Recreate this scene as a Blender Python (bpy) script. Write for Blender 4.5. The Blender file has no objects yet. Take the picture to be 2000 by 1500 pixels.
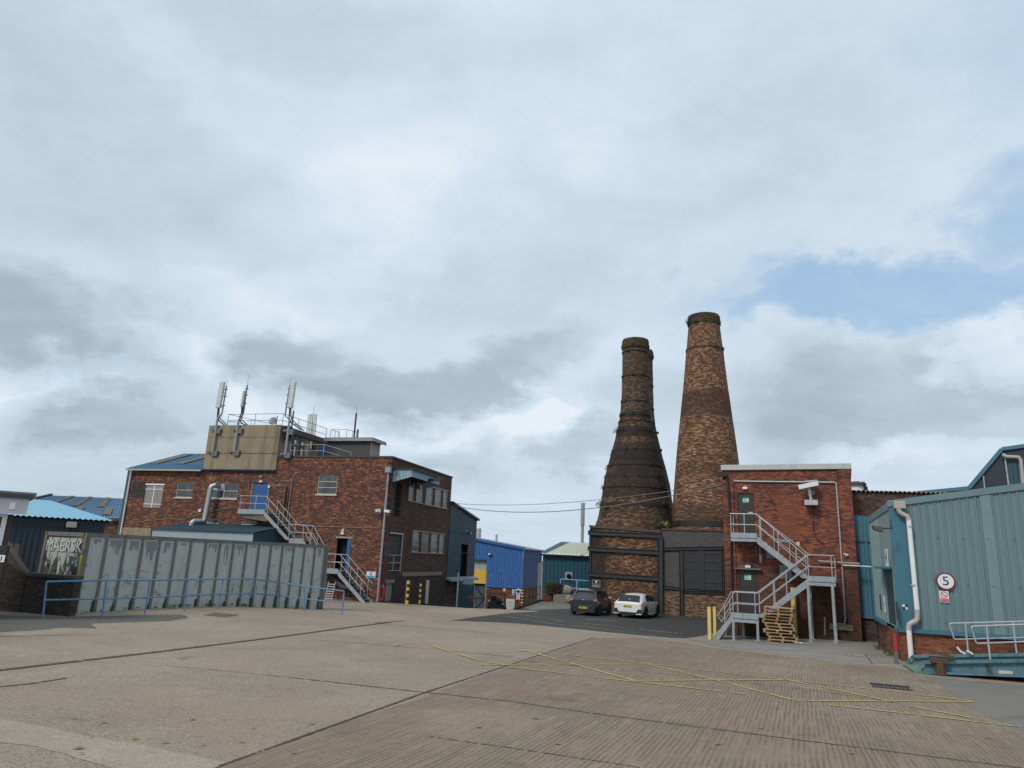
import bpy, bmesh, math, random
from mathutils import Vector, Matrix
random.seed(7)
R = math.radians
S = bpy.context.scene
COL = S.collection
# ------------------------------------------------------------ camera
CZ = 2.03                                  # eye height above the ground at the photographer's feet
F_, PI_, RO_ = 1376.1, .24124, .04497
cp, sp = math.cos(PI_), math.sin(PI_)
FW = Vector((0, cp, sp)); r0 = Vector((1, 0, 0)); u0_ = r0.cross(FW)
RT = math.cos(RO_)*r0 + math.sin(RO_)*u0_; UP = -math.sin(RO_)*r0 + math.cos(RO_)*u0_
cam = bpy.data.cameras.new("Camera"); co = bpy.data.objects.new("Camera", cam); COL.objects.link(co)
M3 = Matrix((RT, UP, -FW)).transposed()
co.matrix_world = Matrix.Translation((0, 0, CZ)) @ M3.to_4x4()
cam.sensor_width = 36; cam.sensor_fit = 'HORIZONTAL'; cam.lens = F_/2000*36; cam.clip_end = 3000; cam.clip_start = .1
S.camera = co
# ------------------------------------------------------------ light
SUN_EL, SUN_AZ = 42, 222                   # azimuth clockwise from +Y (view direction): behind, slightly left
sun = bpy.data.lights.new("sun", 'SUN'); so = bpy.data.objects.new("sun", sun); COL.objects.link(so)
sun.energy = 2.0; sun.angle = R(12); sun.color = (1, .90, .78)
sd = Vector((math.sin(R(SUN_AZ))*math.cos(R(SUN_EL)), math.cos(R(SUN_AZ))*math.cos(R(SUN_EL)), math.sin(R(SUN_EL))))
so.rotation_euler = sd.to_track_quat('Z', 'Y').to_euler()
S.view_settings.view_transform = 'Standard'; S.view_settings.look = 'None'
S.view_settings.exposure = 0.0; S.view_settings.gamma = 1
W = bpy.data.worlds.new("World"); S.world = W; W.use_nodes = True

class NT:
    def __init__(s, tree):
        s.t = tree; s.n = tree.nodes; s.l = tree.links
    def add(s, typ, ins=None, **kw):
        n = s.n.new(typ)
        for k, v in kw.items(): setattr(n, k, v)
        for k, v in (ins or {}).items():
            if hasattr(v, 'is_output') or isinstance(v, bpy.types.NodeSocket): s.l.new(v, n.inputs[k])
            else: n.inputs[k].default_value = v
        return n
    def math(s, op, a, b=0.0, c=0.0, clamp=False):
        n = s.add('ShaderNodeMath', {0: a, 1: b, 2: c}, operation=op, use_clamp=clamp); return n.outputs[0]
    def mix(s, f, a, b, blend='MIX'):
        n = s.add('ShaderNodeMix', {0: f, 6: a, 7: b}, data_type='RGBA', blend_type=blend); return n.outputs[2]
    def ramp(s, f, stops, interp='LINEAR'):
        n = s.add('ShaderNodeValToRGB', {0: f}); cr = n.color_ramp; cr.interpolation = interp
        while len(cr.elements) < len(stops): cr.elements.new(.5)
        for e, (p, c) in zip(cr.elements, stops):
            e.position = p; e.color = c if len(c) == 4 else (*c, 1)
        return n.outputs[0]
    def smooth(s, x, a, b):
        n = s.add('ShaderNodeMapRange', {0: x, 1: a, 2: b, 3: 0., 4: 1.}, interpolation_type='SMOOTHSTEP'); return n.outputs[0]
    def noise(s, vec, scale, detail=4, rough=.55, dist=0.):
        n = s.add('ShaderNodeTexNoise', {'Scale': scale, 'Detail': detail, 'Roughness': rough, 'Distortion': dist})
        if vec is not None: s.l.new(vec, n.inputs['Vector'])
        return n.outputs[0]
    def rs(s, vec, ang, xyz, loc=(0, 0, 0)):
        return s.sc(s.sc(vec, (1, 1, 1), rot=(0, 0, R(ang))), xyz, loc)
    def sc(s, vec, xyz, loc=(0, 0, 0), rot=(0, 0, 0)):
        n = s.add('ShaderNodeMapping', {'Vector': vec, 'Scale': xyz, 'Location': loc, 'Rotation': rot}); return n.outputs[0]

def build_sky():
    t = NT(W.node_tree); t.n.clear()
    out = t.add('ShaderNodeOutputWorld'); bg = t.add('ShaderNodeBackground'); t.l.new(bg.outputs[0], out.inputs[0])
    sky = t.add('ShaderNodeTexSky', sky_type='NISHITA', sun_disc=False, sun_elevation=R(SUN_EL), sun_rotation=R(SUN_AZ), altitude=100, air_density=1.2, dust_density=1.5)
    skyc = t.add('ShaderNodeVectorMath', {0: sky.outputs[0], 'Scale': .105}, operation='SCALE').outputs[0]
    tc = t.add('ShaderNodeTexCoord'); vec = tc.outputs['Generated']
    sep = t.add('ShaderNodeSeparateXYZ', {0: vec})
    x, y, z = sep.outputs
    zc = t.math('MAXIMUM', z, 0.0)
    # cloud layer seen in perspective: project the view direction on a flat layer
    den = t.math('ADD', zc, .22)
    px = t.math('DIVIDE', x, den); py = t.math('DIVIDE', y, den)
    P = t.add('ShaderNodeCombineXYZ', {0: px, 1: py, 2: 0.}).outputs[0]
    # azimuth (deg, right positive) / elevation (deg), for the individual clouds
    az = t.math('MULTIPLY', t.math('ARCTAN2', x, y), 180/math.pi)
    el = t.math('MULTIPLY', t.math('ARCSINE', z), 180/math.pi)
    w1 = t.noise(t.sc(vec, (1, 1, 1.6), (3.1, 0, 0)), 3.6, 6, .62)
    w2 = t.noise(t.sc(vec, (1, 1, 1.6), (9.7, 4, 0)), 3.6, 6, .62)
    fine = t.noise(t.sc(vec, (1, 1, 1.5), (1.7, 2, 5)), 9.0, 7, .6)
    azw = t.math('ADD', az, t.math('MULTIPLY', t.math('SUBTRACT', w1, .5), 26))
    elw = t.math('ADD', el, t.math('MULTIPLY', t.math('SUBTRACT', w2, .5), 14))
    def blobs(lst):
        acc = None
        for (a, e, ra, re, amp, tilt) in lst:
            da = t.math('SUBTRACT', azw, a); de = t.math('SUBTRACT', elw, e)
            c, s_ = math.cos(R(tilt)), math.sin(R(tilt))
            u = t.math('DIVIDE', t.math('ADD', t.math('MULTIPLY', da, c), t.math('MULTIPLY', de, s_)), ra)
            v = t.math('DIVIDE', t.math('SUBTRACT', t.math('MULTIPLY', de, c), t.math('MULTIPLY', da, s_)), re)
            d = t.math('ADD', t.math('MULTIPLY', u, u), t.math('MULTIPLY', v, v))
            g = t.math('MULTIPLY', t.math('SUBTRACT', 1.0, t.smooth(d, 0.0, 1.6)), amp)
            acc = g if acc is None else t.math('MAXIMUM', acc, g)
        return acc
    dark = blobs(DARK); blue = blobs(BLUE); lite = blobs(LITE)
    band = t.noise(t.sc(P, (1, 1, 1), (2.2, .4, 0), (0, 0, R(28))), 1.25, 6, .6)
    band2 = t.noise(t.sc(P, (.55, 1.2, 1), (7.2, 1.4, 0), (0, 0, R(-20))), 2.2, 7, .62)
    # brightness of the cloud deck
    b = t.math('ADD', t.math('MULTIPLY', t.math('SUBTRACT', band, .5), .55), t.math('MULTIPLY', t.math('SUBTRACT', band2, .5), .5))
    b = t.math('ADD', b, t.math('MULTIPLY', t.math('SUBTRACT', fine, .5), .35))
    b = t.math('ADD', b, .69)
    b = t.math('ADD', b, t.math('MULTIPLY', lite, .45))
    dk = t.math('MULTIPLY', dark, t.math('ADD', .62, t.math('MULTIPLY', fine, .5)))
    b = t.math('SUBTRACT', b, t.math('MULTIPLY', dk, .54))
    cloud = t.ramp(b, [(0.0, (.30, .38, .445)), (.22, (.40, .49, .565)), (.45, (.53, .64, .73)), (.66, (.61, .725, .835)), (.85, (.70, .80, .90)), (1., (.80, .87, .94))])
    bl = t.math('MULTIPLY', blue, t.math('ADD', .5, t.math('MULTIPLY', band2, .9)), clamp=True)
    gaps = t.smooth(t.math('ADD', t.math('MULTIPLY', t.math('SUBTRACT', band2, .5), 1.0), bl), .02, 1.25)
    clear = t.mix(.62, skyc, (.37, .60, .88, 1))
    c = t.mix(t.math('MULTIPLY', gaps, .85), cloud, clear)
    # below the horizon: dull ground bounce
    c = t.mix(t.smooth(z, -.02, .0), (.12, .115, .10, 1), c)
    t.l.new(c, bg.inputs[0]); bg.inputs[1].default_value = 1.0
def azel(px, py):
    d = (FW*F_ + RT*(px-1000) - UP*(py-750)).normalized()
    return math.degrees(math.atan2(d.x, d.y)), math.degrees(math.asin(d.z))
def blob(px, py, rx, ry, amp=1, tilt=0):
    a, e = azel(px, py); k = 57.3/F_
    return (a, e, rx*k*(1/max(.5, math.cos(R(e)))), ry*k, amp, tilt)
DARK = [blob(30, 650, 150, 110, 1), blob(230, 680, 130, 70, .6), blob(170, 840, 130, 60, .85, 5), blob(600, 690, 170, 60, .9, 12), blob(850, 740, 290, 75, 1.0, 14), blob(1100, 890, 110, 45, .75),
        blob(1750, 770, 290, 110, .8, 3), blob(1300, 800, 160, 60, .35), blob(350, 300, 420, 110, .45, -20), blob(1200, 470, 500, 110, .35, 20), blob(60, 330, 260, 120, .4), blob(860, 890, 90, 30, .4), blob(300, 850, 130, 80, .45), blob(100, 930, 200, 45, .5), blob(1900, 860, 220, 50, .5),
        blob(1350, 300, 260, 80, .3, 20), blob(700, 60, 500, 70, .3)]
BLUE = [blob(1660, 590, 210, 50, 1.1, 4), blob(1900, 560, 220, 60, 1.15, -6), blob(1960, 430, 130, 100, .9), blob(1450, 600, 150, 50, .5), blob(230, 755, 90, 20, .4), blob(1990, 100, 160, 200, .4)]
LITE = [blob(1930, 680, 100, 60, 1), blob(60, 800, 100, 70, .8), blob(600, 540, 260, 70, .5, 15), blob(380, 700, 110, 40, .6), blob(480, 800, 70, 40, .8), blob(720, 830, 200, 40, .5), blob(1000, 820, 110, 50, .7), blob(1250, 330, 300, 60, .3), blob(1800, 900, 200, 30, .6), blob(700, 400, 300, 90, .35, 20)]
build_sky()

# ------------------------------------------------------------ geometry helpers
def g_rel(x, y):
    yy = min(y, 46.)
    z = -(2.03 + .0253*yy + .0108*x)
    z -= .33*math.exp(-((x-9.2)**2 + (y-35.2)**2)/18.)
    z -= .33*math.exp(-((x+10.5)**2 + (y-47)**2)/50.)
    z += .22*math.exp(-((x+11)**2 + (y-29.5)**2)/24.)
    return z
def gz(x, y): return g_rel(x, y) + CZ
def ray(px, py): return FW*F_ + RT*(px-1000) - UP*(py-750)
def G(px, py, dz=0):
    d = ray(px, py); t = -2.5/d.z
    for _ in range(60):
        t = .5*t + .5*(g_rel(d.x*t, d.y*t)/d.z)
    return Vector((d.x*t, d.y*t, gz(d.x*t, d.y*t)+dz))
def at(px, py, Y):                      # the point of the sight line lying Y metres ahead
    d = ray(px, py); d = d*(Y/d.y); return Vector((d.x, d.y, d.z+CZ))
class Frame:
    def __init__(s, ox, oy, th, oz=None):
        s.o = Vector((ox, oy, gz(ox, oy) if oz is None else oz)); s.th = R(th)
        s.M = Matrix.Translation(s.o) @ Matrix.Rotation(-s.th, 4, 'Z'); s.I = s.M.inverted()
    def plane(s, px, py, n, c):
        o = s.I @ Vector((0, 0, CZ)); d = s.I.to_3x3() @ ray(px, py)
        i = 0 if n == 'x' else 1
        return o + d*((c-o[i])/d[i])
    def L(s, px, py, y=0.):             # on a plane parallel to the front: local (x, z)
        p = s.plane(px, py, 'y', y); return p.x, p.z
    def Sd(s, px, py, x=0.):            # on a plane parallel to the side: local (y, z)
        p = s.plane(px, py, 'x', x); return p.y, p.z
    def g(s, x, y):                     # local ground height
        w = s.M @ Vector((x, y, 0)); return gz(w.x, w.y) - s.o.z
    def loc(s, w): return s.I @ w
OFF = {}
USED = {}
def tags(o, label=None, cat=None, group=None, kind=None):
    if label: o['label'] = label
    if cat: o['category'] = cat
    if group: o['group'] = group
    if kind: o['kind'] = kind
    return o
def thing(name, label, cat, frame=None, base=(0, 0, 0), group=None, rotz=0):
    o = bpy.data.objects.new(name, None); COL.objects.link(o); o.empty_display_size = .3
    b = Vector(base)
    if frame: o.matrix_world = Matrix.Translation(frame.M @ b) @ Matrix.Rotation(-frame.th, 4, 'Z')
    else: o.matrix_world = Matrix.Translation(b) @ Matrix.Rotation(rotz, 4, 'Z')
    OFF[o.name] = b if frame else Vector((0, 0, 0))
    return tags(o, label, cat, group)
class MB:
    def __init__(s): s.v = []; s.f = []; s.m = []; s.mi = 0
    def add(s, vs, fs):
        k = len(s.v); s.v += [Vector(v) for v in vs]
        for f in fs: s.f.append([k+i for i in f]); s.m.append(s.mi)
        return s
    def face(s, *vs): return s.add(vs, [list(range(len(vs)))])
    def box(s, x0, x1, y0, y1, z0, z1):
        if x0 > x1: x0, x1 = x1, x0
        if y0 > y1: y0, y1 = y1, y0
        if z0 > z1: z0, z1 = z1, z0
        return s.hexa([(x0, y0, z0), (x1, y0, z0), (x1, y1, z0), (x0, y1, z0), (x0, y0, z1), (x1, y0, z1), (x1, y1, z1), (x0, y1, z1)])
    def hexa(s, p): return s.add(p, [(0, 3, 2, 1), (4, 5, 6, 7), (0, 1, 5, 4), (1, 2, 6, 5), (2, 3, 7, 6), (3, 0, 4, 7)])
    def prism(s, poly, vec):
        n = len(poly); a = [Vector(p) for p in poly]; b = [p+Vector(vec) for p in a]
        nn = Vector((0, 0, 0))
        for i in range(n): nn += a[i].cross(a[(i+1) % n])
        if nn.dot(Vector(vec)) > 0: a.reverse(); b.reverse()
        s.add(a+b, [list(range(n)), list(range(2*n-1, n-1, -1))] + [(i, i+n, (i+1) % n+n, (i+1) % n) for i in range(n)])
        return s
    def bar(s, p, q, w, h=None, up=(0, 0, 1)):
        p, q = Vector(p), Vector(q); h = h or w; d = (q-p).normalized(); u = Vector(up)
        if abs(d.dot(u)) > .95: u = Vector((0, 1, 0))
        a = d.cross(u).normalized()*w/2; b = a.cross(d).normalized()*h/2
        return s.hexa([p-a-b, p+a-b, q+a-b, q-a-b, p-a+b, p+a+b, q+a+b, q-a+b])
    def tube(s, pts, r, n=8, cap=True):
        pts = [Vector(p) for p in pts]; rings = []; k = len(s.v)
        u = None
        for i, p in enumerate(pts):
            if i == 0: d = pts[1]-p
            elif i == len(pts)-1: d = p-pts[i-1]
            else: d = (p-pts[i-1]).normalized()+(pts[i+1]-p).normalized()
            d.normalize()
            if u is None:
                u = d.orthogonal().normalized()
            else:
                u = (u-d*u.dot(d)).normalized()
            w = d.cross(u)
            rr = r[i] if isinstance(r, (list, tuple)) else r
            rings.append([p+(u*math.cos(2*math.pi*j/n)+w*math.sin(2*math.pi*j/n))*rr for j in range(n)])
        vs = [v for rg in rings for v in rg]
        fs = [(i*n+j, i*n+(j+1) % n, (i+1)*n+(j+1) % n, (i+1)*n+j) for i in range(len(pts)-1) for j in range(n)]
        if cap: fs += [list(range(n-1, -1, -1)), [(len(pts)-1)*n+j for j in range(n)]]
        return s.add(vs, fs)
    def lathe(s, prof, n=32, c=(0, 0, 0), cap=True, jit=0):
        c = Vector(c); vs = []
        for (r, z) in prof:
            for j in range(n):
                a = 2*math.pi*j/n; rr = r*(1+random.uniform(-jit, jit)); vs.append(c+Vector((rr*math.cos(a), rr*math.sin(a), z)))
        m = len(prof)
        fs = [(i*n+j, i*n+(j+1) % n, (i+1)*n+(j+1) % n, (i+1)*n+j) for i in range(m-1) for j in range(n)]
        if cap: fs += [list(range(n-1, -1, -1)), [(m-1)*n+j for j in range(n)]]
        return s.add(vs, fs)
    def disc(s, c, nrm, r, t, n=24):
        c = Vector(c); nrm = Vector(nrm).normalized(); return s.tube([c-nrm*t/2, c+nrm*t/2], r, n)
    def build(s, name, mat, parent=None, frame=None, smooth=False, bevel=0, label=None, cat=None, group=None, kind=None, sub=0, base=None):
        me = bpy.data.meshes.new(name); o = bpy.data.objects.new(name, me); COL.objects.link(o)
        b = Vector((0, 0, 0))
        if parent is not None:
            o.parent = parent; b = OFF.get(parent.name, Vector((0, 0, 0))); OFF[o.name] = b
        else:
            if base is not None: b = Vector(base)
            elif kind == 'structure' or kind == 'stuff': b = Vector((0, 0, 0))
            else:
                lo = [min(v[i] for v in s.v) for i in range(3)]; hi = [max(v[i] for v in s.v) for i in range(3)]
                b = Vector(((lo[0]+hi[0])/2, (lo[1]+hi[1])/2, lo[2]))
            OFF[o.name] = b
            if frame: o.matrix_world = Matrix.Translation(frame.M @ b) @ Matrix.Rotation(-frame.th, 4, 'Z')
            else: o.location = b
        me.from_pydata([v-b for v in s.v], [], s.f)
        for m in (mat if isinstance(mat, (list, tuple)) else [mat]): me.materials.append(m)
        if isinstance(mat, (list, tuple)):
            for p, i in zip(me.polygons, s.m): p.material_index = i
        if smooth:
            for p in me.polygons: p.use_smooth = True
            try: me.set_sharp_from_angle(angle=R(35))
            except Exception: pass
        me.update()
        if bevel:
            md = o.modifiers.new("bevel", 'BEVEL'); md.width = bevel; md.segments = 2; md.limit_method = 'ANGLE'; md.angle_limit = R(40)
        if sub:
            md = o.modifiers.new("sub", 'SUBSURF'); md.levels = sub; md.render_levels = sub
        return tags(o, label, cat, group, kind)

FRONT = lambda c: (lambda u, z, d: (u, c+d, z))       # plane y=c, depth inward = +y
SIDE = lambda c: (lambda u, z, d: (c-d, u, z))        # plane x=c facing +x, depth inward = -x
LEFTS = lambda c: (lambda u, z, d: (c+d, u, z))       # plane x=c facing -x
def wall_faces(mb, mp, u0, u1, z0, z1, holes, depth=.14, top=None):
    """wall skin with rectangular openings and their reveals; top: function u->z"""
    us = sorted({u0, u1, *[h[0] for h in holes], *[h[1] for h in holes]}); us = [u for u in us if u0 <= u <= u1]
    zs = sorted({z0, z1, *[h[2] for h in holes], *[h[3] for h in holes]}); zs = [z for z in zs if z0 <= z <= z1]
    if top is not None and len(us) < 12: us = sorted(set(us + [u0+(u1-u0)*i/8 for i in range(1, 8)]))
    for a, b in zip(us, us[1:]):
        for c, d in zip(zs, zs[1:]):
            m, n = (a+b)/2, (c+d)/2
            if any(h[0] < m < h[1] and h[2] < n < h[3] for h in holes): continue
            last = top is not None and d == zs[-1]
            mb.face(mp(a, c, 0), mp(b, c, 0), mp(b, top(b) if last else d, 0), mp(a, top(a) if last else d, 0))
    for (a, b, c, d) in holes:
        D = depth
        mb.face(mp(a, c, 0), mp(a, c, D), mp(a, d, D), mp(a, d, 0)); mb.face(mp(b, c, 0), mp(b, d, 0), mp(b, d, D), mp(b, c, D))
        mb.face(mp(a, c, 0), mp(b, c, 0), mp(b, c, D), mp(a, c, D)); mb.face(mp(a, d, 0), mp(a, d, D), mp(b, d, D), mp(b, d, 0))
def mbox(mb, mp, u0, u1, z0, z1, d0, d1):
    p = [mp(u, z, d) for d in (d0, d1) for (u, z) in ((u0, z0), (u1, z0), (u1, z1), (u0, z1))]
    mb.add(p, [(0, 1, 2, 3), (7, 6, 5, 4), (0, 4, 5, 1), (1, 5, 6, 2), (2, 6, 7, 3), (3, 7, 4, 0)])
def window(parent, mp, h, nx=1, nz=2, fw=.06, mat=None, sill=True, glass=None, d=.06, zs=None, surround=0, label=None, name='window'):
    a, b, c, e = h; mb = MB()
    mbox(mb, mp, a, a+fw, c, e, d, d+.07); mbox(mb, mp, b-fw, b, c, e, d, d+.07)
    mbox(mb, mp, a+fw, b-fw, c, c+fw, d, d+.07); mbox(mb, mp, a+fw, b-fw, e-fw, e, d, d+.07)
    ts = zs or [i/nz for i in range(1, nz)]
    cuts = [a+fw]+[a+(b-a)*i/nx for i in range(1, nx)]+[b-fw]
    for i in range(1, nx): mbox(mb, mp, cuts[i]-.025, cuts[i]+.025, c+fw, e-fw, d+.005, d+.06)
    for i in range(nx):
        for t in ts:
            q = c+(e-c)*t; mbox(mb, mp, cuts[i]+(.026 if i else 0.), cuts[i+1]-(.026 if i < nx-1 else 0.), q-.022, q+.022, d+.01, d+.055)
    if surround:
        w = surround
        mbox(mb, mp, a-w, a, c, e+w, -.03, .05); mbox(mb, mp, b, b+w, c, e+w, -.03, .05); mbox(mb, mp, a, b, e, e+w, -.03, .05)
    if sill: mbox(mb, mp, a-.08, b+.08, c-.09, c-.002, -.07, .05)
    o = mb.build(name, mat or M['frame_cream'], parent, label=label)
    g = MB(); mbox(g, mp, a+.01, b-.01, c+.01, e-.01, d+.03, d+.036); g.build('pane', glass or M['glass'], o)
    return o
def ribbed(mb, mp, u0, u1, zb, zt, pitch=.2, dep=.035, wide=.45, back=False):
    """profiled sheet standing on plane mp; ribs stand proud; zb/zt functions of u"""
    n = max(1, round((u1-u0)/pitch)); p = (u1-u0)/n; pts = []
    for i in range(n):
        a = u0+i*p
        for t, d in ((0, 0), (wide, 0), (wide+.12, -dep), (.88, -dep)): pts.append((a+t*p, d))
    pts.append((u1, 0))
    for (a, d), (b, e) in zip(pts, pts[1:]):
        mb.face(mp(a, zb(a), d), mp(b, zb(b), e), mp(b, zt(b), e), mp(a, zt(a), d))
def sheet3(mb, A, B, C, D, n, dep=.03, seg=4):
    """corrugated roof sheet; ribs run A->D / B->C, n waves from A to B"""
    A, B, C, D = map(Vector, (A, B, C, D)); nr = (B-A).cross(D-A).normalized(); m = n*seg
    k = len(mb.v); vs = []
    for i in range(m+1):
        t = i/m; h = nr*dep*.5*math.cos(2*math.pi*i/seg)
        vs += [A.lerp(B, t)+h, D.lerp(C, t)+h]
    mb.add(vs, [(2*i, 2*i+2, 2*i+3, 2*i+1) for i in range(m)])
def copytree(o, parent=None):
    c = o.copy(); COL.objects.link(c); c.parent = parent; OFF[c.name] = OFF.get(o.name, Vector((0, 0, 0)))
    for ch in list(o.children):
        copytree(ch, c)
    return c
def text_mesh(name, body, size, mat, parent, mtx, thick=.004, sx=1.0):
    cu = bpy.data.curves.new(name, 'FONT'); cu.body = body; cu.size = size; cu.align_x = 'CENTER'; cu.align_y = 'CENTER'; cu.extrude = thick; cu.resolution_u = 3
    to = bpy.data.objects.new(name, cu); COL.objects.link(to)
    me = bpy.data.meshes.new_from_object(to); bpy.data.objects.remove(to)
    me.transform(mtx @ Matrix.Scale(sx, 4, (1, 0, 0)))
    o = bpy.data.objects.new(name, me); COL.objects.link(o); o.parent = parent
    b = OFF.get(parent.name, Vector((0, 0, 0))); me.transform(Matrix.Translation(-b)); OFF[o.name] = b
    me.materials.clear(); me.materials.append(mat); return o
FACE_Y = Matrix.Rotation(R(90), 4, 'X')              # text facing -y
# ------------------------------------------------------------ materials
M = {}
def newmat(name):
    m = bpy.data.materials.new(name); m.use_nodes = True; t = NT(m.node_tree); b = t.n['Principled BSDF']; M[name] = m
    return m, t, b
def objc(t): return t.add('ShaderNodeTexCoord').outputs['Object']
def plain(name, col, rough=.6, metal=0., var=.18, scale=3., bump=0., spec=.5, dirt=None, dscale=2., damt=.5, streak=0., sfreq=5., dthr=(.52, .68), rnd=0.):
    m, t, b = newmat(name); v = objc(t); c4 = (*col, 1)
    n = t.noise(v, scale, 5, .6)
    c = t.mix(n, tuple(x*(1-var) for x in col)+(1,), tuple(min(1, x*(1+var)) for x in col)+(1,))
    if streak:
        s_ = t.noise(t.sc(v, (sfreq, sfreq, sfreq*.07)), 1.6, 5, .65); c = t.mix(t.math('MULTIPLY', t.smooth(s_, .45, .75), streak), c, tuple(x*.35 for x in col)+(1,))
    if dirt:
        d = t.noise(v, dscale, 7, .7); c = t.mix(t.math('MULTIPLY', t.smooth(d, *dthr), damt), c, (*dirt, 1))
    if rnd:
        ri = t.math('ADD', 1-rnd, t.math('MULTIPLY', t.add('ShaderNodeObjectInfo').outputs['Random'], 2*rnd)); c = t.mix(1., c, t.add('ShaderNodeCombineColor', {0: ri, 1: ri, 2: ri}).outputs[0], 'MULTIPLY')
    t.l.new(c, b.inputs['Base Color'])
    rr = t.math('ADD', rough-.06, t.math('MULTIPLY', n, .12)); t.l.new(rr, b.inputs['Roughness'])
    b.inputs['Metallic'].default_value = metal; b.inputs['Specular IOR Level'].default_value = spec
    if bump:
        bp = t.add('ShaderNodeBump', {'Strength': bump, 'Distance': .02, 'Height': t.noise(v, scale*6, 4, .6)}); t.l.new(bp.outputs[0], b.inputs['Normal'])
    return m
def brick(name, pal, mortar, bw=.225, bh=.075, cyl=0., soot=0., sootcol=(.03, .027, .025), patch=.5, bands=None, msize=.09, patchz=1.6, wob=0.0, stain=None, per=.62):
    """pal: ramp stops over the random brick value; brick pattern from object coordinates"""
    m, t, b = newmat(name); v = objc(t)
    s_ = t.add('ShaderNodeSeparateXYZ', {0: v}); x, y, z = s_.outputs
    if cyl:
        u = t.math('MULTIPLY', t.math('ARCTAN2', y, x), cyl)
    else:
        nn = t.add('ShaderNodeVectorTransform', {0: t.add('ShaderNodeNewGeometry').outputs['True Normal']}, vector_type='NORMAL', convert_from='WORLD', convert_to='OBJECT').outputs[0]
        ax = t.math('ABSOLUTE', t.add('ShaderNodeSeparateXYZ', {0: nn}).outputs[0])
        u = t.add('ShaderNodeMix', {0: t.math('GREATER_THAN', ax, .5), 2: x, 3: y}, data_type='FLOAT').outputs[0]
    if wob: z_ = t.math('ADD', z, t.math('MULTIPLY', t.math('SUBTRACT', t.noise(v, .6, 2), .5), wob))
    else: z_ = z
    uv = t.add('ShaderNodeCombineXYZ', {0: u, 1: z_, 2: 0.}).outputs[0]
    bt = t.add('ShaderNodeTexBrick', {'Vector': uv, 'Color1': (0, 0, 0, 1), 'Color2': (1, 1, 1, 1), 'Mortar': (.5, .5, .5, 1), 'Scale': 1., 'Mortar Size': bh*msize, 'Mortar Smooth': .2, 'Bias': 0., 'Brick Width': bw, 'Row Height': bh})
    pn = t.noise(t.add('ShaderNodeCombineXYZ', {0: t.math('MULTIPLY', u, .55), 1: t.math('MULTIPLY', z, patchz), 2: 0.}).outputs[0], 1.5, 5, .7)
    mid = t.noise(t.sc(uv, (1., 3.2, 1)), 1.9, 3, .6)
    rnd = t.math('ADD', t.math('MULTIPLY', t.add('ShaderNodeSeparateColor', {0: bt.outputs[0]}).outputs[0], per), t.math('ADD', t.math('MULTIPLY', t.math('SUBTRACT', pn, .5), patch*1.5), t.math('ADD', t.math('MULTIPLY', t.math('SUBTRACT', mid, .5), patch*.7), .5-per/2)), clamp=True)
    c = t.ramp(rnd, pal)
    c = t.mix(t.math('MULTIPLY', bt.outputs[1], .85), c, (*mortar, 1))
    if soot:
        sn = t.noise(t.sc(v, (.35, .35, .22)), 1.6, 6, .65)
        c = t.mix(t.math('MULTIPLY', t.smooth(sn, .42, .62), soot), c, (*sootcol, 1))
    for (z0, z1, amt, cc) in (bands or []):
        zz = t.math('ADD', z, t.math('MULTIPLY', t.math('SUBTRACT', t.noise(v, 1.2, 5, .7), .5), .9))
        k = t.math('MULTIPLY', t.smooth(zz, z0-.25, z0+.25), t.math('SUBTRACT', 1., t.smooth(zz, z1-.25, z1+.25)))
        c = t.mix(t.math('MULTIPLY', k, amt), c, (*cc, 1))
    if stain:                                         # soot darkening the margins of a panel, clean in the middle
        (uc, hw, amt, cc) = stain
        du = t.math('ADD', t.math('DIVIDE', t.math('ABSOLUTE', t.math('SUBTRACT', u, uc)), hw), t.math('MULTIPLY', t.math('SUBTRACT', t.noise(v, .7, 5, .7), .5), 1.3))
        c = t.mix(t.math('MULTIPLY', t.smooth(du, .45, .95), amt), c, (*cc, 1))
    t.l.new(c, b.inputs['Base Color']); b.inputs['Roughness'].default_value = .88; b.inputs['Specular IOR Level'].default_value = .25
    bp = t.add('ShaderNodeBump', {'Strength': .6, 'Distance': .015, 'Height': t.math('SUBTRACT', rnd, t.math('MULTIPLY', bt.outputs[1], 1.2))}); t.l.new(bp.outputs[0], b.inputs['Normal'])
    return m
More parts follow.
